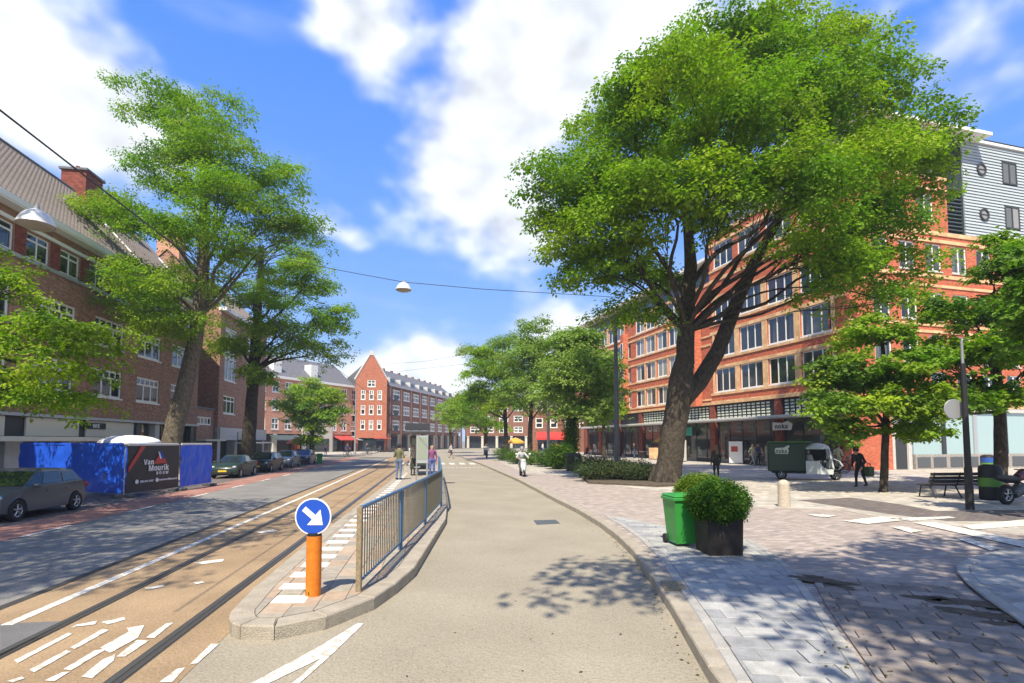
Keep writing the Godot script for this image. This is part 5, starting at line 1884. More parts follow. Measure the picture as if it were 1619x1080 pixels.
func trees() -> void:
	# the big elm on the right
	var at := G(1052, 765, PLAZA)
	tree("elm_tree", "huge bright green elm with a forked trunk rising from the planting bed", at, {"seed": 3,
		"trunk": px_trunk(at, [[1052, 768, 0.64, 0], [1060, 720, 0.58, 0], [1069, 660, 0.55, 0], [1077, 610, 0.58, 0], [1083, 560, 0.42, 0.2], [1086, 490, 0.36, 0.4], [1092, 420, 0.29, 0.4], [1085, 330, 0.2, 0.2], [1100, 230, 0.12, 0]]),
		"lobes": px_lobes(at, [
			[930, 290, 105, 60, 1.0, 46], [880, 340, 70, 45, -1.0, 26], [960, 370, 80, 50, 2.0, 30], [1000, 430, 75, 45, -2.0, 26, 8.0],
			[1000, 220, 95, 70, 0.0, 44], [1040, 300, 90, 70, 4.0, 44], [990, 150, 60, 50, 1.0, 26], [1080, 130, 85, 60, 1.5, 40], [1130, 60, 65, 50, 0.0, 28],
			[1160, 190, 100, 80, 3.5, 52], [1220, 100, 85, 60, 0.0, 40], [1200, 40, 50, 40, -1.0, 18], [1290, 160, 95, 75, 2.0, 52], [1340, 60, 60, 55, -1.5, 26],
			[1380, 130, 80, 60, 0.0, 36], [1430, 220, 75, 60, 0.5, 36], [1360, 260, 90, 70, 2.5, 46], [1260, 290, 95, 75, 4.5, 46], [1150, 320, 90, 55, 4.0, 30],
			[1390, 350, 75, 60, 0.0, 36], [1310, 390, 85, 60, 2.0, 38], [1400, 430, 60, 45, -1.0, 20], [1330, 450, 55, 30, 2.0, 14],
			[1180, 250, 110, 90, -5.0, 44], [1050, 200, 80, 70, -5.0, 30], [1320, 230, 90, 80, -5.0, 36], [960, 250, 70, 60, -4.5, 22], [1010, 500, 45, 30, 0.5, 12, 8.0], [955, 430, 60, 36, 1.0, 20], [1420, 480, 40, 26, 0.0, 10], [900, 400, 40, 26, 0.0, 12], [1470, 290, 36, 40, 0.0, 12], [1080, 120, 60, 40, 6.0, 12, 15.0]]),
		"colors": FRESH, "clumps": 14, "spray": 0.95, "thin": 0.55, "leaf": 0.18, "leaf_w": 0.11, "clump": 0.36})
	# the second stem of the fork
	var fork := MB.new()
	var fp := []
	for q in [[1080, 632, 0.0], [1105, 605, 0.3], [1135, 555, 0.6], [1160, 490, 0.8], [1190, 420, 1.0], [1235, 340, 1.0], [1290, 270, 0.6]]:
		fp.append(W(q[0], q[1], -at.z + q[2]) - at)
	fork.tube(fp, [0.42, 0.40, 0.36, 0.33, 0.27, 0.2, 0.1], 12, false)
	made("forked_stem", fork, M.bark, get_node("elm_tree"))
	# left row of elms
	at = Vector3(-21.0, 0.12, -33.0)
	tree("elm_tree", "tall layered elm with a leaning trunk behind the building site fence", at, {"seed": 8,
		"trunk": px_trunk(at, [[262, 748, 0.62, 0], [277, 670, 0.54, 0], [296, 600, 0.48, 0], [312, 520, 0.42, 0], [320, 440, 0.38, 0], [324, 340, 0.3, 0], [322, 250, 0.2, 0], [300, 170, 0.1, 0]]),
		"lobes": px_lobes(at, [
			[235, 160, 62, 30, 0.0, 30], [295, 190, 80, 35, 1.0, 40], [350, 180, 35, 25, 0.0, 10], [330, 240, 80, 40, 2.0, 40], [245, 250, 45, 28, -0.5, 16], [410, 280, 70, 35, 0.5, 30], [260, 290, 50, 30, 0.0, 18],
			[350, 300, 75, 35, 3.0, 34], [170, 330, 70, 30, 0.0, 26], [240, 345, 75, 32, 2.5, 32], [310, 370, 70, 35, 3.5, 30], [410, 350, 80, 40, 1.0, 36], [470, 370, 55, 40, -0.5, 24],
			[180, 440, 75, 32, 1.0, 28], [260, 455, 80, 35, 3.0, 34], [200, 500, 65, 30, 0.0, 22], [280, 510, 70, 35, 2.0, 28], [330, 450, 60, 35, -3.0, 18], [300, 300, 90, 50, -4.0, 24], [380, 420, 60, 35, 0.0, 18]]),
		"colors": FRESH, "clumps": 13, "spray": 0.95, "thin": 0.5, "leaf": 0.18, "leaf_w": 0.10, "clump": 0.38, "bark": M.bark_pale}, "elms along the pavement by the parked cars")
	at = Vector3(-22.0, 0.12, -45.0)
	tree("elm_tree", "elm with an upright dark trunk standing among the parked cars", at, {"seed": 9,
		"trunk": px_trunk(at, [[391, 735, 0.62, 0], [395, 670, 0.52, 0], [400, 600, 0.46, 0], [404, 540, 0.4, 0], [410, 460, 0.28, 0], [415, 390, 0.14, 0]]),
		"lobes": px_lobes(at, [[430, 400, 70, 40, 0.0, 30], [490, 440, 60, 40, 1.0, 30], [400, 470, 70, 40, 2.0, 32], [510, 500, 48, 40, 0.5, 26], [450, 520, 70, 40, 2.5, 34], [375, 540, 55, 40, 1.0, 26], [490, 560, 65, 30, 0.0, 24], [400, 590, 45, 26, 1.0, 14], [440, 460, 70, 60, -3.0, 26], [540, 540, 22, 40, 0.0, 8]]),
		"colors": FRESH, "clumps": 13, "spray": 1.0, "thin": 0.5, "leaf": 0.2, "leaf_w": 0.12, "clump": 0.42}, "elms along the pavement by the parked cars")
	at = Vector3(-18.6, 0.12, -17.5)
	tree("elm_tree", "low-branched elm above the parked grey hatchback", at, {"seed": 12,
		"trunk": [[Vector3(0, 0, 0), 0.5], [Vector3(-0.1, 3.0, 0.1), 0.4], [Vector3(0.2, 6.0, 0), 0.34], [Vector3(0.1, 9.5, 0.3), 0.22], [Vector3(0.3, 12.5, 0), 0.1]],
		"lobes": px_lobes(at, [[20, 455, 70, 26, 0.0, 11], [70, 515, 60, 24, 1.0, 12], [0, 550, 70, 30, 0.5, 12], [75, 590, 45, 20, 2.0, 9], [120, 545, 40, 14, 1.5, 7], [30, 625, 60, 24, 0.5, 12], [-60, 500, 90, 50, 0.0, 18], [-80, 600, 80, 40, 1.0, 14], [-40, 400, 60, 40, -1.0, 8], [95, 630, 26, 12, 1.5, 5]]),
		"colors": FRESH, "clumps": 12, "spray": 0.8, "thin": 0.26, "leaf": 0.15, "leaf_w": 0.085, "clump": 0.3}, "elms along the pavement by the parked cars")
	at = Vector3(-14.6, 0.12, -1.5)
	tree("elm_tree", "street elm whose shade dapples the asphalt road and tram bed", at, {"seed": 14,
		"trunk": [[Vector3(0, 0, 0), 0.55], [Vector3(0.2, 4, 0.1), 0.42], [Vector3(0.4, 8, 0), 0.34], [Vector3(0.6, 12, 0.2), 0.2], [Vector3(0.6, 16, 0), 0.08]],
		"lobes": [[Vector3(-3.5, 12, 0), Vector3(3, 1.6, 3), 22], [Vector3(4.0, 12.5, -1), Vector3(3.0, 1.6, 3), 26], [Vector3(0.5, 14, -4), Vector3(3.2, 1.6, 2.6), 22], [Vector3(3.0, 16, 2), Vector3(3.2, 1.6, 3), 18], [Vector3(6.0, 14, -3), Vector3(2.4, 1.2, 2.4), 14], [Vector3(-2, 13.5, -5.5), Vector3(2.6, 1.4, 2.4), 16], [Vector3(2.6, 14.5, -6.5), Vector3(2.2, 1.2, 2.0), 12], [Vector3(0, 18.5, 0), Vector3(3, 1.6, 3), 14]],
		"colors": FRESH, "clumps": 10, "spray": 1.2, "leaf": 0.2, "leaf_w": 0.12, "clump": 0.4}, "elms along the pavement by the parked cars")
	at = Vector3(16.4, PLAZA, -13.0)
	tree("plane_tree", "plane tree whose shade covers the bench", at, {"seed": 33,
		"trunk": [[Vector3(0, 0, 0), 0.2], [Vector3(0.1, 2.5, 0), 0.17], [Vector3(0, 4.5, 0), 0.13], [Vector3(0, 7.5, 0), 0.06]],
		"lobes": [[Vector3(-2.2, 5.2, 0.4), Vector3(1.8, 1.0, 1.8), 26], [Vector3(1.5, 5.4, 0), Vector3(2.2, 1.1, 2.0), 28], [Vector3(-0.5, 6.6, -2.0), Vector3(2.2, 1.1, 1.6), 26], [Vector3(0.5, 6.6, 2.0), Vector3(2.4, 1.2, 2.0), 28], [Vector3(-0.2, 8.0, 0), Vector3(2.2, 1.1, 2.2), 26], [Vector3(3.6, 6.2, -1.0), Vector3(1.8, 1.0, 1.8), 18]],
		"colors": DEEP, "clumps": 13, "spray": 0.6, "thin": 0.5, "leaf": 0.17, "leaf_w": 0.16, "clump": 0.24, "leaves": 11}, "planes on the plaza")
	# one more behind the eye on the right: it shades the grey pavement and the side street
	at = Vector3(8.6, 0.15, 3.2)
	tree("elm_tree", "street elm whose shade falls across the grey pavement and side street", at, {"seed": 15,
		"trunk": [[Vector3(0, 0, 0), 0.55], [Vector3(-0.1, 4, 0.1), 0.42], [Vector3(-0.3, 8, 0), 0.34], [Vector3(0, 12, 0.2), 0.2], [Vector3(0, 15, 0), 0.08]],
		"lobes": [[Vector3(-4.0, 11, -2.0), Vector3(2.9, 1.6, 2.4), 36], [Vector3(-7.2, 12.5, -3.6), Vector3(1.9, 0.9, 1.3), 16], [Vector3(-0.5, 12, -3.5), Vector3(3.4, 1.8, 2.6), 36], [Vector3(4, 11, -3), Vector3(3.4, 1.8, 2.8), 34], [Vector3(0, 15, 1.5), Vector3(3.6, 2, 3.2), 34], [Vector3(5, 14, 2), Vector3(3.2, 2, 3), 28], [Vector3(-3.6, 10, 3), Vector3(3, 1.8, 3), 28], [Vector3(2.0, 9.5, 0), Vector3(3.4, 1.5, 3), 28], [Vector3(8, 11.5, -1.5), Vector3(2.6, 1.6, 2.6), 22]],
		"colors": FRESH, "clumps": 15, "spray": 1.1, "leaf": 0.2, "leaf_w": 0.12, "clump": 0.4})
	# small far tree in front of the salmon row
	at = Vector3(-27.0, 0.1, -72.0)
	tree("linden_tree", "small round tree in front of the salmon brick row", at, {"seed": 17,
		"trunk": px_trunk(at, [[492, 722, 0.35, 0], [494, 690, 0.3, 0], [492, 650, 0.22, 0], [490, 620, 0.1, 0]]),
		"lobes": px_lobes(at, [[485, 620, 28, 18, 0.5, 22], [515, 630, 24, 20, 0.5, 20], [465, 645, 24, 18, 0.5, 18], [500, 655, 36, 22, 1.5, 30], [490, 675, 22, 18, 0.0, 14], [525, 655, 16, 14, 0.0, 8], [492, 700, 7, 18, 0.2, 7]]),
		"colors": FRESH, "clumps": 13, "spray": 1.1, "thin": 0.6, "leaf": 0.3, "leaf_w": 0.2, "clump": 0.5})
	# avenue trees in the middle distance
	var mids := [
		["linden_tree", "linden at the near end of the planting beside the red brick block", 41.0, [[905, 738, 0.28, 0], [905, 690, 0.24, 0], [906, 640, 0.2, 0], [908, 570, 0.1, 0]],
			[[895, 550, 35, 30, 0.0, 22], [930, 560, 32, 34, 0.0, 22], [905, 590, 45, 34, 2.0, 34], [945, 605, 30, 34, 0.5, 22], [880, 615, 30, 30, 0.5, 20], [925, 640, 38, 30, 1.5, 24], [900, 530, 22, 16, 0.0, 10], [950, 655, 22, 20, 0.0, 10]], PALE, 21],
		["linden_tree", "pale leafed linden behind the parked moped rider", 50.0, [[838, 733, 0.27, 0], [838, 690, 0.22, 0], [840, 640, 0.18, 0], [842, 570, 0.08, 0]],
			[[845, 540, 30, 26, 0.0, 20], [870, 570, 28, 28, 1.0, 20], [825, 575, 32, 30, 1.0, 24], [850, 610, 36, 28, 2.0, 28], [815, 620, 28, 24, 1.0, 18], [850, 520, 14, 16, 0.0, 8], [862, 640, 26, 18, 0.5, 12]], PALE, 22],
		["linden_tree", "broad linden with dense bright green crown over the carriageway edge", 58.0, [[800, 728, 0.27, 0], [800, 690, 0.24, 0], [798, 640, 0.18, 0], [796, 580, 0.1, 0]],
			[[775, 555, 38, 30, 0.0, 26], [800, 540, 28, 18, 0.0, 14], [760, 590, 36, 28, 1.0, 24], [800, 590, 40, 30, 2.0, 28], [775, 625, 40, 26, 2.0, 26], [820, 640, 30, 24, 1.0, 16], [750, 640, 28, 20, 1.0, 14]], FRESH, 23],
		["linden_tree", "linden with low spreading crown near the crossing", 74.0, [[768, 720, 0.3, 0], [768, 690, 0.25, 0], [768, 640, 0.1, 0]],
			[[745, 630, 26, 22, 0.0, 22], [725, 650, 26, 20, 0.0, 22], [765, 640, 30, 24, 1.0, 24], [745, 665, 34, 18, 1.5, 24], [780, 670, 26, 18, 1.0, 16]], FRESH, 24],
		["linden_tree", "small linden at the far corner of the crossing", 95.0, [[712, 714, 0.3, 0], [712, 690, 0.25, 0], [712, 660, 0.1, 0]],
			[[718, 648, 18, 18, 0.0, 18], [705, 665, 14, 12, 0.0, 12], [730, 665, 18, 14, 1.0, 16]], FRESH, 25],
		["linden_tree", "young linden standing close to the red brick shop piers", 62.0, [[955, 722, 0.26, 0], [955, 690, 0.22, 0], [952, 640, 0.1, 0]],
			[[945, 590, 22, 24, 0.0, 16], [965, 620, 20, 22, 0.0, 14], [950, 650, 24, 18, 1.0, 14], [972, 650, 14, 14, 0.0, 6]], FRESH, 26]]
	for q in mids:
		var p := W(q[3][0][0], q[3][0][1], q[2])
		p.y = 0.12
		tree(q[0], q[1], p, {"seed": q[6], "trunk": px_trunk(p, q[3]), "lobes": px_lobes(p, q[4]), "colors": q[5], "clumps": 15, "spray": 1.0, "thin": 0.55, "leaf": 0.21, "leaf_w": 0.14, "clump": 0.42}, "lindens down the avenue")
	# ivy round the nearest linden's trunk
	# planes at the right edge
	at = G(1397, 778, PLAZA)
	tree("plane_tree", "young plane tree with a slim dark trunk beside the three-wheeler", at, {"seed": 31,
		"trunk": px_trunk(at, [[1397, 778, 0.15, 0], [1399, 720, 0.13, 0], [1401, 660, 0.12, 0], [1400, 600, 0.1, 0], [1395, 540, 0.06, 0]]),
		"lobes": px_lobes(at, [[1390, 525, 55, 32, 0.3, 26], [1330, 590, 60, 34, 0.5, 30], [1420, 580, 55, 36, 1.0, 30], [1300, 640, 48, 30, 0.5, 24], [1370, 640, 60, 30, 1.0, 30], [1440, 640, 55, 30, 0.8, 26], [1335, 680, 45, 20, 0.3, 16], [1440, 690, 45, 22, 0.5, 14], [1380, 600, 80, 50, -1.0, 30]]),
		"fill": 0.72, "colors": DEEP + FRESH, "clumps": 13, "spray": 0.55, "thin": 0.5, "leaf": 0.16, "leaf_w": 0.15, "clump": 0.22, "leaves": 11}, "planes on the plaza")
	at = W(1582, 760, 22.0)
	at.y = PLAZA
	tree("plane_tree", "wide plane tree shading the bench and the litter bins", at, {"seed": 32,
		"trunk": px_trunk(at, [[1582, 770, 0.24, 0], [1582, 700, 0.22, 0], [1580, 640, 0.2, 0], [1574, 570, 0.14, 0], [1568, 480, 0.07, 0]]),
		"lobes": px_lobes(at, [[1575, 430, 55, 36, 0.3, 26], [1525, 490, 55, 36, 0.6, 28], [1610, 490, 55, 40, 0.8, 28], [1490, 560, 50, 34, 0.5, 26], [1560, 560, 60, 34, 1.4, 28], [1640, 570, 60, 40, 0.8, 26], [1500, 620, 50, 28, 0.8, 20], [1580, 630, 60, 24, 1.2, 20], [1480, 660, 35, 20, 0.8, 10], [1570, 510, 80, 60, -1.4, 34], [1650, 480, 60, 50, 0.5, 24], [1590, 400, 35, 24, 0.0, 10]]),
		"fill": 0.75, "colors": DEEP + FRESH, "clumps": 13, "spray": 0.6, "thin": 0.5, "leaf": 0.17, "leaf_w": 0.16, "clump": 0.24, "leaves": 11}, "planes on the plaza")

func plants() -> void:
	var bx := [Color(0.085, 0.20, 0.026), Color(0.12, 0.25, 0.03), Color(0.06, 0.15, 0.022)]
	bush("boxwood_ball", "clipped dark green boxwood ball in the tall black planter", "shrub", Vector3(3.71, 0.66, -9.78), Vector3(0.5, 0.375, 0.48), 3200, 0.045, bx, 0.80)
	var yg := [Color(0.20, 0.30, 0.03), Color(0.15, 0.25, 0.025), Color(0.24, 0.33, 0.04)]
	var pa := Vector3(3.92, 0, -11.3)
	bush("boxwood_ball", "yellow-green boxwood ball behind the dark one", "shrub", Vector3(pa.x, 0.66, pa.z), Vector3(0.47, 0.385, 0.46), 3000, 0.045, yg, 0.80)
	# planting bed round the elm and the lamp pole
	var lav := [Color(0.085, 0.125, 0.055), Color(0.11, 0.15, 0.05), Color(0.06, 0.10, 0.045), Color(0.14, 0.15, 0.07)]
	var spots := [[945, 752, 27.0, 1.3, 0.42], [975, 752, 27.5, 1.2, 0.45], [1005, 756, 26.5, 1.1, 0.36], [1025, 758, 27.5, 0.9, 0.3], [960, 742, 31.0, 1.4, 0.5], [925, 738, 34.0, 1.2, 0.55], [1000, 748, 30.0, 1.3, 0.42], [935, 748, 30.0, 1.1, 0.46]]
	var k := 0
	for s in spots:
		var p := W(s[0], s[1], s[2])
		bush("shrub", "grey-green shrub in the planting bed round the elm", "shrub", Vector3(p.x, PLAZA + 0.1, p.z), Vector3(s[3], s[4], s[3] * 0.8), 420, 0.10, lav, 0.45, "shrubs in the bed round the elm")
		k += 1
	for s in [[870, 738, 42.0, 1.3, 0.6], [845, 735, 45.0, 1.3, 0.6], [820, 734, 47.0, 1.2, 0.6], [798, 727, 55.0, 1.3, 0.7]]:
		var p := W(s[0], s[1], s[2])
		bush("hedge_shrub", "dark hedge shrub along the edge of the brick pavement", "shrub", Vector3(p.x, PLAZA, p.z), Vector3(s[3], s[4], 0.9), 420, 0.12, DEEP, 0.5, "dark hedge shrubs under the lindens")
	var iv := W(883, 740, 38.5)
	bush("bright_shrub", "bright green leafy shrub at the foot of the ivy-clad linden", "shrub", Vector3(iv.x, PLAZA, iv.z), Vector3(0.95, 0.9, 0.8), 900, 0.13, [Color(0.15, 0.27, 0.03), Color(0.10, 0.2, 0.025)], 0.5)
	bush("ivy", "column of ivy climbing a linden trunk", "ivy", Vector3(W(903, 738, 40.6).x, 0.2, -40.6), Vector3(0.55, 2.3, 0.5), 1100, 0.13, DEEP, 0.4)
	var b := MB.new()
	var poly := PackedVector2Array([x2(W(915, 755, 31.0)), x2(W(930, 762, 25.5)), x2(W(1040, 775, 23.5)), x2(W(1085, 770, 24.2)), x2(W(1050, 745, 30)), x2(W(960, 735, 34))])
	b.slab(poly, PLAZA + 0.11, 0.0, 0.02)
	setting("planting_bed", b, M.soil)

# ---------------------------------------------------------------- street furniture
func furniture() -> void:
	# orange post with the blue keep-right disc
	var at := G(495, 941, 0.16)
	at.y = 0.16
	var o := thing("traffic_post", "orange post with a round blue sign and white diagonal arrow on the tram island", "traffic sign", at, 0.0)
	var b := MB.new()
	b.lathe([Vector2(0.096, 0.0), Vector2(0.096, 0.76), Vector2(0.0, 0.76)], 24)
	made("post", b, M.post_orange, o)
	b = MB.new()
	b.lathe([Vector2(0.09, 0.76), Vector2(0.09, 0.80), Vector2(0.0, 0.80)], 24)
	made("collar", b, M.black, o)
	b = MB.new()
	b.lathe([Vector2(0.0, -0.03), Vector2(0.215, -0.03), Vector2(0.235, 0.0), Vector2(0.235, 0.012), Vector2(0.0, 0.012)], 40, Vector3(0, 1.015, 0.05), Vector3.BACK)
	var disc := made("sign_disc", b, M.sign_white, o)
	b = MB.new()
	b.lathe([Vector2(0.217, 0.0), Vector2(0.217, 0.006), Vector2(0.0, 0.006)], 40, Vector3(0, 1.015, 0.062), Vector3.BACK)
	made("blue_face", b, M.sign_blue, disc)
	b = MB.new()
	var ar := PackedVector2Array()
	for q in [[-0.16, 0.035], [0.01, 0.035], [0.01, 0.13], [0.165, 0.0], [0.01, -0.13], [0.01, -0.035], [-0.16, -0.035]]:
		ar.append(Vector2(q[0], q[1]).rotated(-0.70) + Vector2(0.004, 1.012))
	b.prism(ar, 0.068, 0.073)
	made("arrow", b, M.sign_white, disc)
	# railing along the carriageway side of the island
	var posts := []
	for p in [[567, 935], [633, 869], [672, 829], [697, 800]]: posts.append(G(p[0], p[1], 0.16))
	posts.append(S(-0.30, 20.5, 0.16)); posts.append(S(-0.32, 24.0, 0.16)); posts.append(S(-0.34, 27.5, 0.16)); posts.append(S(-0.34, 31, 0.16))
	o = thing("railing", "blue-grey steel railing with upright bars along the tram island", "railing")
	for k in posts.size():
		b = MB.new()
		var p: Vector3 = posts[k]
		b.cbox(p + Vector3(0, 0.55, 0), Vector3(0.07, 1.12, 0.07), 0.008)
		made("post", b, M.railing_rust if k == 0 else M.railing_paint, o)
		if k == posts.size() - 1: break
		var q: Vector3 = posts[k + 1]
		var dv := (q - p).normalized()
		b = MB.new()
		b.tube([p + Vector3(0, 1.09, 0) + dv * 0.035, q + Vector3(0, 1.09, 0) - dv * 0.035], [0.032, 0.032], 8)
		made("top_rail", b, M.railing_paint, o)
		b = MB.new()
		b.tube([p + Vector3(0, 0.12, 0) + dv * 0.035, q + Vector3(0, 0.12, 0) - dv * 0.035], [0.02, 0.02], 6)
		made("bottom_rail", b, M.railing_paint, o)
		var n := int(p.distance_to(q) / 0.125)
		var bm := MB.new()
		bm.tube([Vector3(0, 0.13, 0), Vector3(0, 1.07, 0)], [0.010, 0.010], 5, false)
		var mesh := bm.mesh()
		for j in range(1, n):
			put("bar", mesh, M.railing_bar, o, p.lerp(q, float(j) / n))
	# wheelie bin
	at = G(1080, 860, 0.155)
	at = Vector3(3.27, 0.155, -10.5)
	o = thing("wheelie_bin", "green wheelie bin standing behind the black planter", "bin", at, 0.12)
	o.scale = Vector3(0.88, 0.9, 0.88)
	b = MB.new()
	var lo := [Vector3(-0.22, 0.06, -0.25), Vector3(0.22, 0.06, -0.25), Vector3(0.22, 0.06, 0.25), Vector3(-0.22, 0.06, 0.25)]
	var hi := [Vector3(-0.28, 0.98, -0.35), Vector3(0.28, 0.98, -0.35), Vector3(0.28, 0.98, 0.32), Vector3(-0.28, 0.98, 0.32)]
	for k in 4:
		var j := (k + 1) % 4
		b.quad(lo[j], lo[k], hi[k], hi[j])
	b.quad(lo[0], lo[1], lo[2], lo[3]); b.quad(hi[3], hi[2], hi[1], hi[0])
	b.cbox(Vector3(0, 0.985, -0.015), Vector3(0.62, 0.07, 0.74), 0.015)
	made("body", b, M.bin_green, o)
	b = MB.new()
	b.cbox(Vector3(0, 1.045, 0.0), Vector3(0.60, 0.055, 0.70), 0.02)
	b.cbox(Vector3(0, 1.075, 0.02), Vector3(0.42, 0.03, 0.5), 0.012)
	made("lid", b, M.bin_green, o)
	b = MB.new()
	b.bar(Vector3(-0.26, 0.99, -0.42), Vector3(0.26, 0.99, -0.42), 0.018)
	made("handle", b, M.bin_green, o)
	for sx in [-0.26, 0.26]:
		b = MB.new()
		b.lathe([Vector2(0.0, -0.025), Vector2(0.10, -0.025), Vector2(0.10, 0.025), Vector2(0.0, 0.025)], 14, Vector3(sx, 0.10, -0.27), Vector3.RIGHT)
		made("wheel", b, M.rubber, o)
	# planters
	for q in [[Vector3(3.71, 0.155, -9.78), "tall black square planter holding the dark boxwood ball", 0.03, 0.63], [Vector3(3.92, 0.155, -11.3), "black square planter behind, holding the yellow-green boxwood", 0.1, 0.63]]:
		o = thing("planter", q[1], "planter", q[0], q[2])
		b = MB.new()
		var s0 := 0.30
		var s1 := 0.315
		var h: float = q[3]
		for k in 4:
			var a0 := Vector3(s0, 0.0, 0).rotated(Vector3.UP, 0)
			var c0: Array = [Vector2(-1, -1), Vector2(1, -1), Vector2(1, 1), Vector2(-1, 1)]
			var u: Vector2 = c0[k]
			var w: Vector2 = c0[(k + 1) % 4]
			b.quad(Vector3(w.x * s0, 0, w.y * s0), Vector3(u.x * s0, 0, u.y * s0), Vector3(u.x * s1, h, u.y * s1), Vector3(w.x * s1, h, w.y * s1))
			b.quad(Vector3(w.x * s1, h, w.y * s1), Vector3(u.x * s1, h, u.y * s1), Vector3(u.x * (s1 - 0.04), h, u.y * (s1 - 0.04)), Vector3(w.x * (s1 - 0.04), h, w.y * (s1 - 0.04)))
		made("pot", b, M.planter, o)
		b = MB.new()
		b.sheet(PackedVector2Array([Vector2(-0.28, -0.28), Vector2(0.28, -0.28), Vector2(0.28, 0.28), Vector2(-0.28, 0.28)]), h - 0.04)
		made("soil", b, M.soil, o)
	# stone bollard
	at = G(1240, 801, PLAZA)
	o = thing("stone_bollard", "pale round-topped stone bollard at the edge of the plaza", "bollard", at)
	b = MB.new()
	var prof := [Vector2(0.185, 0.0), Vector2(0.165, 0.68)]
	for k in 7: prof.append(Vector2(0.165 * cos(PI / 14 * k), 0.68 + 0.14 * sin(PI / 14 * k)))
	prof.append(Vector2(0, 0.82))
	b.lathe(prof, 20)
	made("shaft", b, M.stone, o)
	# dark post with the back of a round sign
	at = G(1534, 806, PLAZA)
	o = thing("lamp_post", "black post carrying the grey back of a round sign near the bench", "post", at)
	b = MB.new()
	b.tube([Vector3(0, 0, 0), Vector3(0, 1.2, 0), Vector3(0, 1.25, 0), Vector3(0, 4.3, 0)], [0.11, 0.10, 0.085, 0.07], 12)
	made("pole", b, M.pole_dark, o)
	b = MB.new()
	b.tube([Vector3(0, 4.3, 0), Vector3(0, 5.0, 0)], [0.04, 0.035], 8)
	made("spigot", b, M.galvanised, o)
	b = MB.new()
	b.lathe([Vector2(0.0, -0.015), Vector2(0.29, -0.015), Vector2(0.30, 0.0), Vector2(0.29, 0.012), Vector2(0.0, 0.012)], 28, Vector3(-0.22, 2.95, -0.13), Vector3.BACK)
	made("sign_disc", b, M.galvanised, o)
	# tall tram pole and lamp pole
	for q in [[976, 752, 29.0, 0.15, 8.6, "tall grey tram pole standing in the planting bed", "tram_pole"], [867, 738, 43.0, 0.13, 6.2, "grey lamp pole with a hanging lamp between the lindens", "lamp_pole"], [561, 716, 84.0, 0.14, 10.6, "slim pale pole in front of the gable house", "tram_pole"]]:
		at = W(q[0], q[1], q[2])
		at.y = 0.12
		o = thing(q[6], q[5], "pole", at)
		b = MB.new()
		b.tube([Vector3(0, 0, 0), Vector3(0, 1.5, 0), Vector3(0, q[4], 0)], [q[3] * 1.15, q[3], q[3] * 0.6], 12)
		b.lathe([Vector2(q[3] * 1.35, 0), Vector2(q[3] * 1.3, 0.3), Vector2(q[3] * 1.1, 0.36)], 12)
		made("shaft", b, M.pole_grey if q[6] == "tram_pole" and q[2] < 60 else M.galvanised, o)
		b = MB.new()
		b.lathe([Vector2(q[3] * 0.8, q[4]), Vector2(q[3] * 0.5, q[4] + 0.12), Vector2(0, q[4] + 0.16)], 10)
		made("cap", b, M.pole_grey, o)
		if q[6] == "lamp_pole":
			b = MB.new()
			b.tube([Vector3(0, 5.9, 0), Vector3(-0.5, 6.2, 0), Vector3(-0.9, 6.1, 0)], [0.04, 0.035, 0.03], 6)
			made("arm", b, M.pole_grey, o)
			b = MB.new()
			b.lathe([Vector2(0.0, 0.3), Vector2(0.18, 0.26), Vector2(0.3, 0.05), Vector2(0.28, 0.0)], 14, Vector3(-0.9, 5.8, 0))
			made("shade", b, M.lamp_white, o)
	# street lamps hung over the road
	hung_lamp(W(638, 457, 22.0), 0.33, "white bell-shaped lamp hanging over the middle of the street")
	hung_lamp(W(57, 353, 11.6), 0.36, "white bell-shaped lamp hanging beside the brown block's gutter")
	# wires
	wire("span_wire", "thin span wire carrying the middle lamp across the street", [W(150, 345, 34.0), W(330, 386, 29.0), W(540, 428, 24.0), W(638, 446, 22.0), W(760, 457, 23.0), W(976, 470, 29.0)], 0.014)
	wire("contact_wire", "dark tram contact wire running along the track", [S(4.66, 3.0, 5.7), S(4.66, 12, 5.62), S(4.66, 26, 5.6), S(4.66, 45, 5.6), S(4.6, 75, 5.6)], 0.012)
	wire("span_wire", "faint span wire between the gable and the lindens", [W(600, 576, 90.0), W(668, 572, 80.0), W(740, 560, 72.0)], 0.02)
	wire("span_wire", "second faint span wire in front of the brown wing", [W(610, 590, 95.0), W(668, 583, 85.0), W(740, 575, 78.0)], 0.02)
	# bench
	at = G(1505, 786, PLAZA)
	o = thing("bench", "dark slatted park bench turned away under the planes", "bench", at, 0.12)
	for k in 4:
		b = MB.new()
		b.cbox(Vector3(0, 0.45, -0.2 + k * 0.13), Vector3(2.3, 0.035, 0.11), 0.008)
		made("seat_slat", b, M.bench_wood, o)
	for k in 3:
		b = MB.new()
		b.cbox(Vector3(0, 0.58 + k * 0.13, 0.27 + k * 0.04), Vector3(2.3, 0.11, 0.035), 0.008)
		made("back_slat", b, M.bench_wood, o)
	for x in [-1.0, 0.0, 1.0]:
		b = MB.new()
		b.tube([Vector3(x, 0, -0.3), Vector3(x, 0.42, -0.2), Vector3(x, 0.42, 0.2), Vector3(x, 0.9, 0.38)], [0.025, 0.025, 0.025, 0.022], 6)
		b.tube([Vector3(x, 0.42, 0.15), Vector3(x, 0.0, 0.38)], [0.025, 0.025], 6)
		made("leg", b, M.pole_dark, o)
	# litter bins
	litter(G(1563, 752, PLAZA), "round litter bin with a blue and green band by the frosted shop windows", 0.34, true)
	litter(G(1568, 790, PLAZA), "dark litter bin with a green band behind the bench", 0.33, true, false)
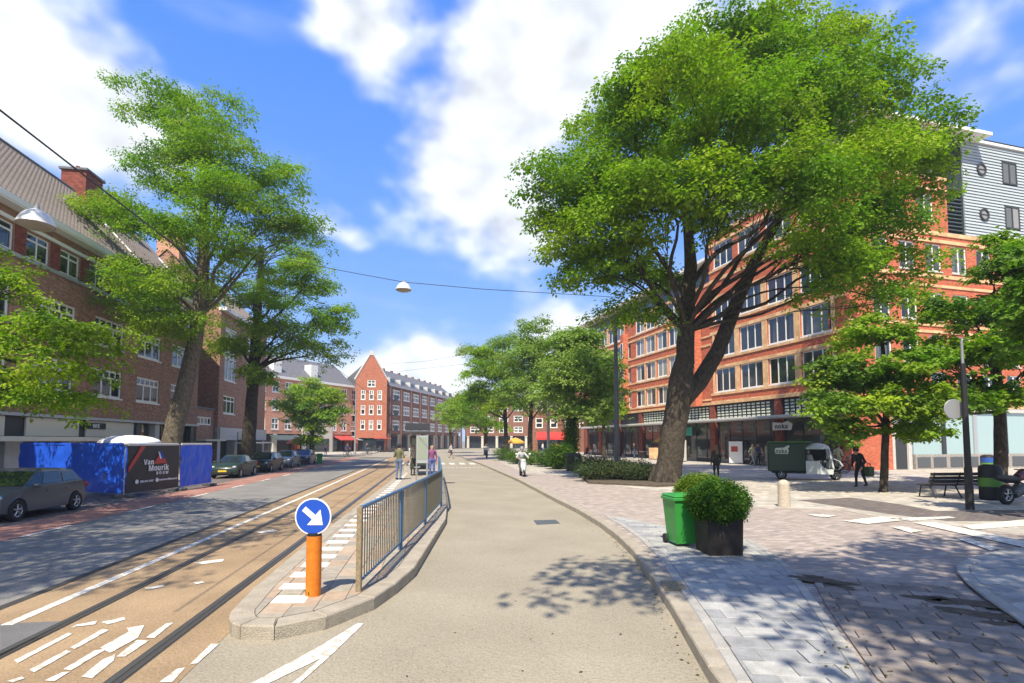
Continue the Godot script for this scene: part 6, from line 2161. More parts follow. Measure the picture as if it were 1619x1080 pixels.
	o = litter(W(907, 747, 36.0) * Vector3(1, 0, 1) + Vector3(0, 0.13, 0), "dark litter bin with a white label beside the planting bed", 0.5, false)
	b = MB.new()
	b.cbox(Vector3(0.16, 0.75, 0.5), Vector3(0.3, 0.4, 0.02), 0.004)
	made("label_plate", b, M.sign_white, o)
	site_fence()
	stop_shelter()
	for q in [[505, 728, 50.0, "green wheelie bin at the end of the row of parked cars"]]:
		at = W(q[0], q[1], q[2]); at.y = 0.0
		again(get_node("wheelie_bin"), at, 0.4, q[3], "wheelie_bin")
	# boards and racks before the shops
	for q in [[1164, 735, 47.0, 1.25, 1.9, M.sign_white, "white advertising board with a red patch before the shop", true], [1079, 730, 52.0, 0.9, 2.0, M.pale_stone, "pale poster board by the teal shop sign", false], [1035, 722, 58.0, 1.4, 1.2, M.orange_band, "orange crate display before the shops", false]]:
		at = W(q[0], q[1], q[2]); at.y = PLAZA
		o = thing("sign_board", q[6], "board", at, -0.9)
		b = MB.new()
		b.cbox(Vector3(0, q[4] * 0.5 + 0.06, 0), Vector3(q[3], q[4], 0.1), 0.02)
		made("panel", b, q[5], o)
		b = MB.new()
		b.cbox(Vector3(0, 0.03, 0), Vector3(q[3] * 0.9, 0.06, 0.45), 0.015)
		made("foot", b, M.pole_grey, o)
		if q[7]:
			b = MB.new()
			b.cbox(Vector3(-0.1, q[4] * 0.68, 0.053), Vector3(q[3] * 0.5, q[4] * 0.25, 0.012), 0.003)
			made("red_patch", b, M.banner_red, o)

func litter(at: Vector3, label: String, r: float, band: bool, blue := true) -> Node3D:
	at.y = PLAZA
	var o := thing("litter_bin", label, "bin", at)
	var b := MB.new()
	b.lathe([Vector2(r * 0.9, 0.0), Vector2(r, 0.05), Vector2(r, 1.05), Vector2(r * 0.92, 1.15), Vector2(r * 0.5, 1.2), Vector2(0.0, 1.2)], 20)
	made("body", b, M.pole_dark, o)
	if band:
		b = MB.new()
		b.lathe([Vector2(r + 0.008, 0.45), Vector2(r + 0.008, 0.75)], 20)
		made("green_band", b, mat(0.10, 0.26, 0.04, 0.5), o)
	if band and blue:
		b = MB.new()
		b.lathe([Vector2(r + 0.008, 0.76), Vector2(r + 0.008, 1.04)], 20)
		made("blue_band", b, mat(0.02, 0.08, 0.35, 0.5), o)
	return o

func hung_lamp(at: Vector3, r: float, label: String) -> void:
	var o := thing("hanging_lamp", label, "street lamp", at, 0.0, "lamps hung over the street")
	var b := MB.new()
	b.lathe([Vector2(0.0, r * 0.85), Vector2(r * 0.25, r * 0.83), Vector2(r * 0.62, r * 0.6), Vector2(r * 0.88, r * 0.2), Vector2(r, -r * 0.12), Vector2(r * 0.97, -r * 0.14), Vector2(r * 0.84, r * 0.18), Vector2(r * 0.5, r * 0.6)], 28)
	made("shade", b, M.lamp_white, o)
	b = MB.new()
	b.lathe([Vector2(r * 0.93, -r * 0.1), Vector2(r * 0.8, -r * 0.24), Vector2(r * 0.4, -r * 0.36), Vector2(0.0, -r * 0.4)], 24)
	made("lens", b, M.lamp_inner, o)
	b = MB.new()
	b.lathe([Vector2(r * 0.16, r * 0.8), Vector2(r * 0.16, r * 1.05), Vector2(r * 0.06, r * 1.1), Vector2(0.02, r * 1.3)], 10)
	made("hook", b, M.galvanised, o)

func wire(called: String, label: String, path: Array, r: float) -> void:
	var b := MB.new()
	var full := []
	for i in path.size() - 1:
		for k in 6: full.append(path[i].lerp(path[i + 1], k / 6.0))
	full.append(path[-1])
	var rr := []
	for p in full: rr.append(r)
	b.tube(full, rr, 5)
	var o := put(fresh(called), b.mesh(), M.wire, self)
	tag(o, label, "wire")

func site_fence() -> void:
	# blue tarpaulin and a black builder's banner on mesh fence panels
	var c := [G(28, 776), G(195, 787), G(281, 776), G(333, 768), W(345, 752, 33.0)]
	c[4].y = 0
	var names := [["blue tarpaulin fence panel turned towards the parked hatchback", M.tarp, 2.02], ["fence panel with the black builder's banner", M.banner, 2.0], ["blue tarpaulin fence panel beside the black banner", M.tarp, 2.0]]
	for k in 3:
		var p: Vector3 = c[k]
		var q: Vector3 = c[k + 1]
		var len := p.distance_to(q)
		var o := thing("fence_panel", names[k][0], "fence", p, atan2(-(q - p).z, (q - p).x), "building site fence")
		var H: float = names[k][2]
		# cloth with soft creases
		var b := MB.new()
		var nx := 36
		var ny := 12
		var f := FastNoiseLite.new()
		f.seed = 40 + k
		f.frequency = 0.9
		var amp := 0.06 if k != 1 else 0.018
		for i in nx:
			for j in ny:
				var g := []
				for e in [[i, j], [i + 1, j], [i + 1, j + 1], [i, j + 1]]:
					var x: float = 0.05 + (len - 0.1) * e[0] / nx
					var y: float = 0.16 + (H - 0.2) * e[1] / ny
					g.append(Vector3(x, y, 0.04 + amp * f.get_noise_2d(x * 1.6, y * 1.6) + amp * 0.5 * f.get_noise_2d(x * 5.0, y * 4.0)))
				b.quad(g[0], g[1], g[2], g[3])
		b.smooth(60)
		var cloth := made("banner_cloth" if k == 1 else "tarpaulin", b, names[k][1], o)
		for x in [0.02, len - 0.02]:
			b = MB.new()
			b.bar(Vector3(x, 0.05, -0.02), Vector3(x, H, -0.02), 0.022)
			made("post", b, M.galvanised, o)
		for y in [0.12, H - 0.02]:
			b = MB.new()
			b.bar(Vector3(0, y, -0.02), Vector3(len, y, -0.02), 0.02)
			made("rail", b, M.galvanised, o)
		for x in [0.1, len - 0.1]:
			b = MB.new()
			b.cbox(Vector3(x, 0.06, 0), Vector3(0.22, 0.12, 0.6), 0.02)
			made("foot_block", b, M.pole_grey, o)
		b = MB.new()
		b.cbox(Vector3(len * 0.5, H + 0.0, 0.03), Vector3(len - 0.2, 0.09, 0.05), 0.01)
		made("top_hem", b, M.tarp if k == 0 else M.curtain, o)
		if k == 1:
			var z := 0.075
			b = MB.new()
			b.prism(PackedVector2Array([Vector2(0.1, 1.15), Vector2(0.1, 0.93), Vector2(0.9, 1.93), Vector2(0.68, 1.93)]), z, z + 0.004)
			made("red_stripe", b, M.banner_red, cloth)
			var s := len / 2.75
			b = MB.new()
			b.prism(PackedVector2Array([Vector2(1.32 * s, 1.22), Vector2(2.0 * s, 1.22), Vector2(1.86 * s, 1.45), Vector2(1.72 * s, 1.38), Vector2(1.6 * s, 1.62), Vector2(1.42 * s, 1.4)]), z, z + 0.004)
			made("red_roof_mark", b, M.banner_red, cloth)
			b = MB.new()
			b.prism(PackedVector2Array([Vector2(1.5 * s, 1.72), Vector2(1.56 * s, 1.7), Vector2(1.7 * s, 1.42), Vector2(1.62 * s, 1.42)]), z + 0.004, z + 0.008)
			made("white_mark", b, M.lettering, cloth)
			b = MB.new()
			b.prism(PackedVector2Array([Vector2(1.57 * s, 1.74), Vector2(1.7 * s, 1.68), Vector2(1.84 * s, 1.46), Vector2(1.72 * s, 1.42)]), z + 0.004, z + 0.008)
			made("blue_mark", b, M.sign_blue, cloth)
			text(cloth, "Van", 0.22, M.lettering, Vector3(1.05 * s, 1.3, z + 0.006), true)
			text(cloth, "Mourik", 0.24, M.lettering, Vector3(1.56 * s, 1.05, z + 0.006), true)
			text(cloth, "B O U W", 0.13, M.lettering, Vector3(1.76 * s, 0.84, z + 0.006), true)
			text(cloth, "020-615 3107", 0.085, M.lettering, Vector3(0.98 * s, 0.55, z + 0.006), true)
			text(cloth, "vanmourikbouw.nl", 0.085, M.lettering, Vector3(2.08 * s, 0.56, z + 0.006), true)
			for x in [0.5, 1.5]:
				b = MB.new()
				b.lathe([Vector2(0.085, 0), Vector2(0.085, 0.005), Vector2(0, 0.005)], 14, Vector3(x * s, 0.56, z), Vector3.BACK)
				made("white_dot", b, M.lettering, cloth)
	# back panel closes the compound; the white-roofed site cabin stands inside
	var cc: Vector3 = c[1].lerp(c[0], 0.35) + Vector3(0.2, 0, -2.2)
	var o2 := thing("site_toilet", "site toilet cabin with a domed white roof behind the blue tarpaulin", "cabin", cc, 0.1)
	var b2 := MB.new()
	b2.cbox(Vector3(0, 1.02, 0), Vector3(2.1, 2.04, 1.5), 0.05)
	made("cabin", b2, M.tarp, o2)
	b2 = MB.new()
	b2.ball(Vector3(0, 2.06, 0), Vector3(1.25, 0.34, 0.9), 20, 8)
	made("dome", b2, M.white_paint, o2)

func stop_shelter() -> void:
	# tram stop: posts, roof, glass, timetable case and a tall route board
	var at := S(0.9, 30.5, 0.16)
	var o := thing("tram_shelter", "glazed tram stop shelter with posters on the far end of the island", "shelter", at, 0.14)
	var b := MB.new()
	b.cbox(Vector3(0, 2.5, -1.5), Vector3(1.35, 0.12, 4.2), 0.02)
	made("roof", b, M.pole_grey, o)
	for z in [0.4, -1.5, -3.4]:
		for x in [0.55]:
			b = MB.new()
			b.cbox(Vector3(x, 1.22, z), Vector3(0.07, 2.44, 0.07), 0.01)
			made("post", b, M.galvanised, o)
	for z in [-0.55, -2.45]:
		b = MB.new()
		b.cbox(Vector3(0.55, 1.25, z), Vector3(0.015, 2.0, 1.75), 0.002)
		made("glass_panel", b, M.shop_glass, o)
	b = MB.new()
	b.cbox(Vector3(0.05, 1.25, -3.45), Vector3(1.2, 2.1, 0.14), 0.02)
	var pc := made("poster_case", b, M.pole_grey, o)
	b = MB.new()
	b.cbox(Vector3(0.05, 1.3, -3.37), Vector3(1.0, 1.7, 0.02), 0.003)
	made("poster", b, mat(0.3, 0.33, 0.25, 0.5), pc)
	b = MB.new()
	b.cbox(Vector3(0.0, 0.48, -1.5), Vector3(0.35, 0.05, 2.4), 0.01)
	made("seat", b, M.galvanised, o)
	for z in [-0.5, -2.5]:
		b = MB.new()
		b.cbox(Vector3(0.0, 0.23, z), Vector3(0.06, 0.46, 0.06), 0.01)
		made("leg", b, M.galvanised, o)
	b = MB.new()
	b.cbox(Vector3(0.0, 2.78, 0.3), Vector3(1.3, 0.4, 0.12), 0.02)
	made("route_board", b, M.dark_frame, o)
	# yellow-green timetable board
	at = S(0.55, 27.5, 0.16)
	o = thing("timetable_board", "grey timetable case with a yellow-green sheet on the tram island", "board", at, 0.1)
	b = MB.new()
	b.bar(Vector3(-0.28, 0, 0), Vector3(-0.28, 2.3, 0), 0.035)
	b.bar(Vector3(0.28, 0, 0), Vector3(0.28, 2.3, 0), 0.035)
	made("frame", b, M.galvanised, o)
	b = MB.new()
	b.cbox(Vector3(0, 1.55, 0), Vector3(0.56, 1.4, 0.06), 0.01)
	made("case", b, M.zinc, o)
	b = MB.new()
	b.cbox(Vector3(0, 1.6, 0.034), Vector3(0.48, 1.15, 0.008), 0.002)
	made("sheet", b, mat(0.27, 0.31, 0.24, 0.5), o)

# ---------------------------------------------------------------- vehicles
func wheel(parent: Node, at: Vector3, r: float, w: float) -> void:
	var key := "wheel%f" % r
	if not cache.has(key):
		var b := MB.new()
		b.lathe([Vector2(r * 0.62, -w * 0.5), Vector2(r * 0.92, -w * 0.5), Vector2(r, -w * 0.32), Vector2(r, w * 0.32), Vector2(r * 0.92, w * 0.5), Vector2(r * 0.62, w * 0.5), Vector2(r * 0.6, w * 0.2)], 26, Vector3.ZERO, Vector3.BACK)
		var m := MB.new()
		for s in [-1.0, 1.0]:
			m.lathe([Vector2(r * 0.63, s * w * 0.42), Vector2(r * 0.60, s * w * 0.46), Vector2(r * 0.54, s * w * 0.40), Vector2(r * 0.52, s * w * 0.22)], 24, Vector3.ZERO, Vector3.BACK * 1.0)
			m.lathe([Vector2(r * 0.16, s * w * 0.25), Vector2(r * 0.14, s * w * 0.42), Vector2(0.0, s * w * 0.44)], 12, Vector3.ZERO, Vector3.BACK)
			for k in 5:
				var a := TAU * k / 5.0 + 0.3
				var dv := Vector3(cos(a), sin(a), 0)
				m.tube([dv * r * 0.1 + Vector3(0, 0, s * w * 0.40), dv * r * 0.57 + Vector3(0, 0, s * w * 0.36)], [r * 0.12, r * 0.085], 5)
		var d := MB.new()
		for s in [-1.0, 1.0]:
			d.lathe([Vector2(0.0, s * w * 0.16), Vector2(r * 0.6, s * w * 0.16)], 18, Vector3.ZERO, Vector3.BACK)
		cache[key] = [b.mesh(), m.mesh(), d.mesh()]
	var t := put("wheel", cache[key][0], M.rubber, parent, at)
	put("rim", cache[key][1], M.rim, t)
	put("brake_disc", cache[key][2], M.pole_dark, t)

func car(label: String, at: Vector3, turn: float, paint: Material, kind: String) -> void:
	# x forward, z to the car's right side; the kind sets the profile
	var o := thing("parked_car", label, "car", at, turn, "cars parked along the bicycle lane")
	o.scale = Vector3.ONE * 0.91
	var L := 4.05
	var Wd := 0.86
	var wb := 1.27
	var r := 0.315
	var top := 1.46
	if kind == "estate": L = 4.5; top = 1.46; wb = 1.36
	if kind == "saloon": L = 4.3; top = 1.40; wb = 1.3
	var h := L * 0.5
	var prof := PackedVector2Array()
	# lower body outline, counter-clockwise from the rear sill
	prof.append(Vector2(-h + 0.05, 0.30))
	for ax in [-wb - (0.02), wb + 0.08]:
		prof.append(Vector2(ax - r - 0.1, 0.22))
		for k in 9:
			var a := PI - PI * k / 8.0
			prof.append(Vector2(ax + cos(a) * (r + 0.06), 0.30 + sin(a) * (r + 0.06)))
		prof.append(Vector2(ax + r + 0.1, 0.22))
	prof.append(Vector2(h - 0.06, 0.26)); prof.append(Vector2(h, 0.45)); prof.append(Vector2(h - 0.03, 0.62)); prof.append(Vector2(h - 0.14, 0.76))
	prof.append(Vector2(h - 0.55, 0.88)); prof.append(Vector2(h - 1.1, 0.955))
	prof.append(Vector2(0.2, 0.96)); prof.append(Vector2(-h + 0.5, 1.0)); prof.append(Vector2(-h + 0.12, 1.0)); prof.append(Vector2(-h + 0.02, 0.78)); prof.append(Vector2(-h, 0.55))
	var ce := Vector2(0, 0.62)
	var b := MB.new()
	var zs := [-1.0, -0.93, -0.55, 0.0, 0.55, 0.93, 1.0]
	var shp := func(p: Vector2, z: float) -> Vector3:
		var q := p
		if absf(z) > 0.97: q = ce + (p - ce) * Vector2(0.992, 0.94)
		var k := pow(absf(q.x) / h, 3.0)
		var x := q.x - signf(q.x) * 0.13 * z * z * k
		return Vector3(x, q.y + (0.035 * (1.0 - z * z) if p.y > 0.85 else 0.0), z * Wd * (1.0 - 0.10 * k) * (1.0 - 0.05 * clampf((p.y - 0.7) / 0.3, 0, 1)))
	for i in prof.size():
		var j := (i + 1) % prof.size()
		for k in zs.size() - 1:
			b.quad(shp.call(prof[i], zs[k]), shp.call(prof[j], zs[k]), shp.call(prof[j], zs[k + 1]), shp.call(prof[i], zs[k + 1]))
	var ix := Geometry2D.triangulate_polygon(prof)
	for s in [-1.0, 1.0]:
		for i in range(0, ix.size(), 3):
			var a: Vector3 = shp.call(prof[ix[i]], s)
			var c: Vector3 = shp.call(prof[ix[i + 1]], s)
			var d: Vector3 = shp.call(prof[ix[i + 2]], s)
			if (c - a).cross(d - a).z * s > 0: b.tri(a, c, d)
			else: b.tri(a, d, c)
	b.smooth(38)
	made("body", b, paint, o)
	# greenhouse: loops of belt line, shoulder and roof
	var rear := -h + 0.16 if kind != "saloon" else -h + 0.75
	var rear_top := rear + (0.42 if kind == "hatch" else (0.3 if kind == "estate" else 0.55))
	var belt := [Vector3(h - 1.05, 0.95, 0.70), Vector3(0.35, 0.96, 0.80), Vector3(-0.6, 0.97, 0.80), Vector3(rear + 0.08, 0.99, 0.74)]
	var roofl := [Vector3(h - 1.82, top - 0.05, 0.56), Vector3(0.0, top - 0.03, 0.60), Vector3(-0.7, top - 0.035, 0.60), Vector3(rear_top, top - 0.08, 0.56)]
	var loop := func(a: Array, inset: float, dy: float) -> Array:
		var out := []
		for p in a: out.append(Vector3(p.x * (1.0 - inset), p.y + dy, p.z * (1.0 - inset)))
		for i in a.size():
			var p: Vector3 = a[a.size() - 1 - i]
			out.append(Vector3(p.x * (1.0 - inset), p.y + dy, -p.z * (1.0 - inset)))
		return out
	b = MB.new()
	var l0: Array = loop.call(belt, 0.0, -0.03)
	var l1: Array = loop.call(roofl, 0.0, 0.0)
	var l2: Array = loop.call(roofl, 0.14, 0.055)
	for pr in [[l0, l1], [l1, l2]]:
		for i in 8:
			var j := (i + 1) % 8
			b.quad(pr[0][j], pr[0][i], pr[1][i], pr[1][j])
	b.quad(l2[0], l2[7], l2[6], l2[1]); b.quad(l2[1], l2[6], l2[5], l2[2]); b.quad(l2[2], l2[5], l2[4], l2[3])
	b.smooth(42)
	made("roof", b, paint, o)
	# panes
	var pane := func(called: String, p0: Vector3, p1: Vector3, q1: Vector3, q0: Vector3, ins: float) -> void:
		var c: Vector3 = (p0 + p1 + q0 + q1) * 0.25
		var nn: Vector3 = (p1 - p0).cross(q0 - p0).normalized()
		if nn.dot(c - Vector3(0, 0.9, 0)) < 0: nn = -nn
		var g := []
		for p in [p0, p1, q1, q0]: g.append(c + (p - c) * ins + nn * 0.014)
		var m := MB.new()
		m.quad(g[0], g[1], g[2], g[3])
		for k in m.n.size(): m.n[k] = nn
		m.rewind()
		made(called, m, M.car_glass, o)
	pane.call("windscreen", l0[0].lerp(l1[0], 0.1), l0[7].lerp(l1[7], 0.1), l1[7], l1[0], 0.93)
	pane.call("rear_window", l0[3].lerp(l1[3], 0.25), l0[4].lerp(l1[4], 0.25), l1[4], l1[3], 0.86)
	for s in [0, 1]:
		var I := [0, 1, 2, 3] if s == 0 else [7, 6, 5, 4]
		for k in 3:
			var a: Vector3 = l0[I[k]].lerp(l1[I[k]], 0.12)
			var c: Vector3 = l0[I[k + 1]].lerp(l1[I[k + 1]], 0.12)
			pane.call("side_window", a, c, l1[I[k + 1]].lerp(l0[I[k + 1]], 0.07), l1[I[k]].lerp(l0[I[k]], 0.07), 0.94 if k < 2 else 0.8)
	for s in [-1.0, 1.0]:
		wheel(o, Vector3(-wb - 0.02, r, s * (Wd - 0.09)), r, 0.2)
		wheel(o, Vector3(wb + 0.08, r, s * (Wd - 0.09)), r, 0.2)
		b = MB.new()
		b.ball(Vector3(h - 0.27, 0.70, s * 0.62), Vector3(0.17, 0.09, 0.15), 12, 6)
		made("headlight", b, M.light_glass, o)
		b = MB.new()
		b.ball(Vector3(-h + 0.09, 0.84, s * 0.68), Vector3(0.09, 0.13, 0.12), 10, 6)
		made("tail_light", b, M.tail_red, o)
		b = MB.new()
		b.ball(Vector3(h - 1.28, 1.0, s * 0.93), Vector3(0.08, 0.07, 0.12), 10, 6)
		made("door_mirror", b, paint, o)
		for x in [0.05, -0.85]:
			b = MB.new()
			b.cbox(Vector3(x, 0.80, s * (Wd * 0.975 + 0.008)), Vector3(0.2, 0.03, 0.03), 0.008)
			made("door_handle", b, paint, o)
	b = MB.new()
	b.cbox(Vector3(h - 0.03, 0.36, 0), Vector3(0.09, 0.17, 1.05), 0.02)
	made("grille", b, M.black, o)
	b = MB.new()
	b.cbox(Vector3(h + 0.012, 0.47, 0), Vector3(0.02, 0.11, 0.5), 0.003)
	made("number_plate", b, M.plate_yellow, o)
	b = MB.new()
	b.span(Vector3(-h + 0.25, 0.2, -Wd + 0.25), Vector3(h - 0.25, 0.6, Wd - 0.25))
	made("underbody", b, M.black, o)

func vehicles() -> void:
	var street := atan2(1.0, -0.1465) + PI      # noses towards the eye
	var face := atan2(-0.98928, 0.14493)
	var list := [["dark grey hatchback parked before the blue tarpaulin", 11.9, 15.65, [0.085, 0.095, 0.105], "hatch"],
		["dark green saloon parked just past the builder's fence", 11.95, 32.6, [0.02, 0.04, 0.036], "saloon"],
		["black estate car parked behind the dark green saloon", 11.9, 38.4, [0.012, 0.014, 0.014], "estate"],
		["blue-grey hatchback parked behind the black estate", 12.0, 44.2, [0.06, 0.085, 0.13], "hatch"],
		["dark blue hatchback at the far end of the parked row", 12.0, 50.3, [0.03, 0.035, 0.07], "hatch"]]
	for q in list:
		var m := mat(q[3][0], q[3][1], q[3][2], 0.32, 0.0, 0.35)
		m.clearcoat_enabled = true
		m.clearcoat = 0.25
		m.clearcoat_roughness = 0.1
		car(q[0], S(q[1], q[2], 0.0), face, m, q[4])
	three_wheeler()
	moped()
	var bikes := [[1205, 737, 44.0, 0.9, "bicycle parked by the shop window beside the three-wheeler"], [1218, 739, 42.0, 1.2, "second bicycle leaning at the shop window beside the three-wheeler"], [1345, 748, 35.0, 0.4, "bicycle standing before the red corner wall"], [1352, 752, 33.0, 2.4, "bicycle behind the person with the green bag"],
		[1015, 735, 48.0, 1.0, "bicycle parked before the shop piers past the elm"], [965, 727, 56.0, 0.9, "white bicycle parked by the far shops"], [590, 717, 92.0, 0.4, "bicycle parked before the gable house"], [600, 717, 94.0, 1.4, "bicycle leaning by the gable's shop front"], [612, 717, 96.0, 0.2, "bicycle near the red awning of the gable house"], [622, 717, 95.0, 2.0, "last bicycle in the row before the gable house"]]
	for q in bikes:
		var p := W(q[0], q[1], q[2])
		p.y = PLAZA if q[0] > 800 else 0.1
		bicycle(q[4], p, q[3], [M.dark_frame, M.pole_grey, M.lamp_white, M.dark_frame][int(q[2]) % 4])
	motorcycle()

func bicycle(label: String, at: Vector3, turn: float, m: Material) -> Node3D:
	var o := thing("bicycle", label, "bicycle", at, turn, "parked bicycles")
	if not cache.has("bike"):
		var w := MB.new()
		var ring := []
		var rr := []
		for k in 21:
			ring.append(Vector3(cos(TAU * k / 20.0), sin(TAU * k / 20.0), 0) * 0.34)
			rr.append(0.022)
		w.tube(ring, rr, 5, false)
		for k in 10:
			var a := TAU * k / 10.0
			w.tube([Vector3.ZERO, Vector3(cos(a), sin(a), 0) * 0.33], [0.004, 0.004], 3, false)
		var f := MB.new()
		var bb := Vector3(-0.05, 0.3, 0)
		var seat := Vector3(-0.2, 0.85, 0)
		var head := Vector3(0.38, 0.8, 0)
		f.bar(bb, seat, 0.018); f.bar(bb, head, 0.02); f.bar(seat * 0.9 + bb * 0.1, head, 0.016); f.bar(bb, Vector3(-0.53, 0.36, 0), 0.014); f.bar(seat, Vector3(-0.53, 0.36, 0), 0.011)
		f.bar(head + Vector3(-0.03, 0.16, 0), Vector3(0.55, 0.36, 0), 0.016); f.bar(Vector3(-0.6, 0.74, 0), Vector3(-0.2, 0.74, 0), 0.02)
		var h := MB.new()
		h.tube([Vector3(0.12, 1.05, -0.3), Vector3(0.3, 1.05, -0.2), Vector3(0.36, 1.0, 0), Vector3(0.3, 1.05, 0.2), Vector3(0.12, 1.05, 0.3)], [0.014, 0.014, 0.014, 0.014, 0.014], 5)
		var s := MB.new()
		s.ball(Vector3(-0.22, 0.93, 0), Vector3(0.14, 0.045, 0.09), 10, 5)
		cache["bike"] = [w.mesh(), f.mesh(), h.mesh(), s.mesh()]
	var e: Array = cache["bike"]
	put("wheel", e[0], M.rubber, o, Vector3(-0.53, 0.36, 0))
	put("wheel", e[0], M.rubber, o, Vector3(0.57, 0.36, 0))
	put("frame", e[1], m, o)
	put("handlebar", e[2], M.galvanised, o)
	put("saddle", e[3], M.black, o)
	return o

func three_wheeler() -> void:
	# small electric delivery three-wheeler: dark green box, pale cab, nose to the right of the picture
	var a := G(1222, 757, PLAZA)
	var c := G(1312, 767, PLAZA)
	var o := thing("delivery_three_wheeler", "dark green and white delivery three-wheeler with a cargo box on the plaza", "three-wheeler", a.lerp(c, 0.5), atan2(-(c - a).z, (c - a).x) )
	o.rotation.y = -0.42
	o.position = Vector3(a.x + 1.36, PLAZA, a.z + 0.5)
	var green := mat(0.008, 0.036, 0.014, 0.4)
	var white := mat(0.62, 0.66, 0.66, 0.35)
	var b := MB.new()
	b.cbox(Vector3(-0.8, 1.17, 0), Vector3(1.75, 1.5, 1.25), 0.05)
	made("cargo_box", b, green, o)
	b = MB.new()
	b.cbox(Vector3(-0.6, 1.945, 0), Vector3(2.1, 0.05, 1.3), 0.02)
	made("box_lid", b, mat(0.10, 0.24, 0.06, 0.4), o)
	b = MB.new()
	b.cbox(Vector3(0.0, 0.38, 0), Vector3(3.0, 0.1, 1.1), 0.02)
	made("chassis", b, M.pole_dark, o)
	# low side panels with the curved door opening
	for s in [-1.0, 1.0]:
		b = MB.new()
		var pr := PackedVector2Array([Vector2(0.08, 0.32), Vector2(1.28, 0.32), Vector2(1.32, 0.62), Vector2(1.18, 0.60), Vector2(1.0, 0.62), Vector2(0.85, 0.72), Vector2(0.74, 0.92), Vector2(0.70, 0.98), Vector2(0.08, 0.98)])
		b.prism(pr, s * 0.6 - 0.015, s * 0.6 + 0.015)
		made("side_panel", b, white, o)
		b = MB.new()
		b.tube([Vector3(0.72, 0.98, s * 0.61), Vector3(0.76, 0.88, s * 0.61), Vector3(0.9, 0.68, s * 0.61), Vector3(1.1, 0.61, s * 0.61), Vector3(1.3, 0.62, s * 0.61)], [0.03, 0.03, 0.03, 0.03, 0.03], 6)
		made("door_trim", b, M.black, o)
		b = MB.new()
		b.tube([Vector3(1.3, 0.6, s * 0.56), Vector3(1.24, 1.0, s * 0.56), Vector3(1.12, 1.62, s * 0.55)], [0.05, 0.045, 0.04], 8)
		made("door_pillar", b, white, o)
		b = MB.new()
		b.tube([Vector3(1.3, 1.15, s * 0.58), Vector3(1.42, 1.2, s * 0.72)], [0.012, 0.012], 5)
		b.ball(Vector3(1.42, 1.25, s * 0.74), Vector3(0.03, 0.1, 0.07), 8, 5)
		made("mirror", b, M.black, o)
	b = MB.new()
	b.span(Vector3(0.085, 0.43, -0.58), Vector3(0.12, 1.62, 0.58))
	made("bulkhead", b, M.black, o)
	b = MB.new()
	b.span(Vector3(0.13, 0.98, -0.6), Vector3(1.12, 1.6, -0.58))
	made("side_curtain", b, M.black, o)
	# cab roof
	b = MB.new()
	var st := [[0.08, 1.62, 0.60], [0.12, 1.76, 0.56], [0.3, 1.86, 0.5], [0.7, 1.9, 0.48], [1.0, 1.84, 0.5], [1.16, 1.72, 0.54], [1.2, 1.6, 0.58]]
	for k in st.size() - 1:
		var p: Array = st[k]
		var q: Array = st[k + 1]
		var zz := [-1.0, -0.85, -0.4, 0.0, 0.4, 0.85, 1.0]
		for j in zz.size() - 1:
			var g := []
			for e in [[p, zz[j]], [q, zz[j]], [q, zz[j + 1]], [p, zz[j + 1]]]:
				var fall: float = pow(absf(e[1]), 4.0) * maxf(0.0, e[0][1] - 1.58)
				g.append(Vector3(e[0][0], e[0][1] - fall, e[1] * 0.6))
			b.quad(g[3], g[2], g[1], g[0])
	b.smooth(70)
	for k in b.n.size():
		if b.n[k].y < 0: b.n[k] = -b.n[k]
	b.rewind()
	made("cab_roof", b, mat(0.55, 0.58, 0.58, 0.35), o)
	# nose and windscreen
	b = MB.new()
	var nose := PackedVector2Array([Vector2(1.2, 0.5), Vector2(1.62, 0.56), Vector2(1.8, 0.75), Vector2(1.66, 0.98), Vector2(1.42, 1.1), Vector2(1.24, 1.06)])
	for k in nose.size():
		var p := nose[k]
		var q := nose[(k + 1) % nose.size()]
		var zz := [-1.0, -0.8, -0.35, 0.35, 0.8, 1.0]
		for j in zz.size() - 1:
			var g := []
			for e in [[p, zz[j]], [q, zz[j]], [q, zz[j + 1]], [p, zz[j + 1]]]:
				var taper: float = 0.58 - 0.26 * clampf((e[0].x - 1.2) / 0.6, 0, 1)
				g.append(Vector3(e[0].x - 0.1 * pow(absf(e[1]), 3.0), e[0].y, e[1] * taper))
			b.quad(g[0], g[1], g[2], g[3])
	b.smooth(50)
	for k in b.n.size():
		if b.n[k].dot(b.v[k] - Vector3(1.45, 0.78, 0)) < 0: b.n[k] = -b.n[k]
	b.rewind()
	made("nose", b, mat(0.50, 0.56, 0.52, 0.35), o)
	b = MB.new()
	b.quad(Vector3(1.36, 1.07, 0.5), Vector3(1.36, 1.07, -0.5), Vector3(1.17, 1.66, -0.48), Vector3(1.17, 1.66, 0.48))
	made("windscreen", b, M.shop_glass, o)
	b = MB.new()
	b.quad(Vector3(1.36, 1.12, 0.36), Vector3(1.36, 1.12, 0.06), Vector3(1.26, 1.45, 0.06), Vector3(1.26, 1.45, 0.36))
	made("windscreen_notice", b, M.sign_white, o)
	b = MB.new()
	b.cbox(Vector3(0.5, 0.68, 0), Vector3(0.42, 0.14, 0.5), 0.04)
	b.tube([Vector3(0.34, 0.74, 0), Vector3(0.28, 1.0, 0), Vector3(0.24, 1.28, 0)], [0.2, 0.22, 0.18], 10)
	b.ball(Vector3(0.24, 1.42, 0), Vector3(0.09, 0.12, 0.14), 10, 6)
	made("seat", b, M.pale_stone, o)
	b = MB.new()
	b.tube([Vector3(1.1, 0.95, -0.25), Vector3(1.05, 1.08, 0), Vector3(1.1, 0.95, 0.25)], [0.02, 0.02, 0.02], 6)
	made("handlebar", b, M.black, o)
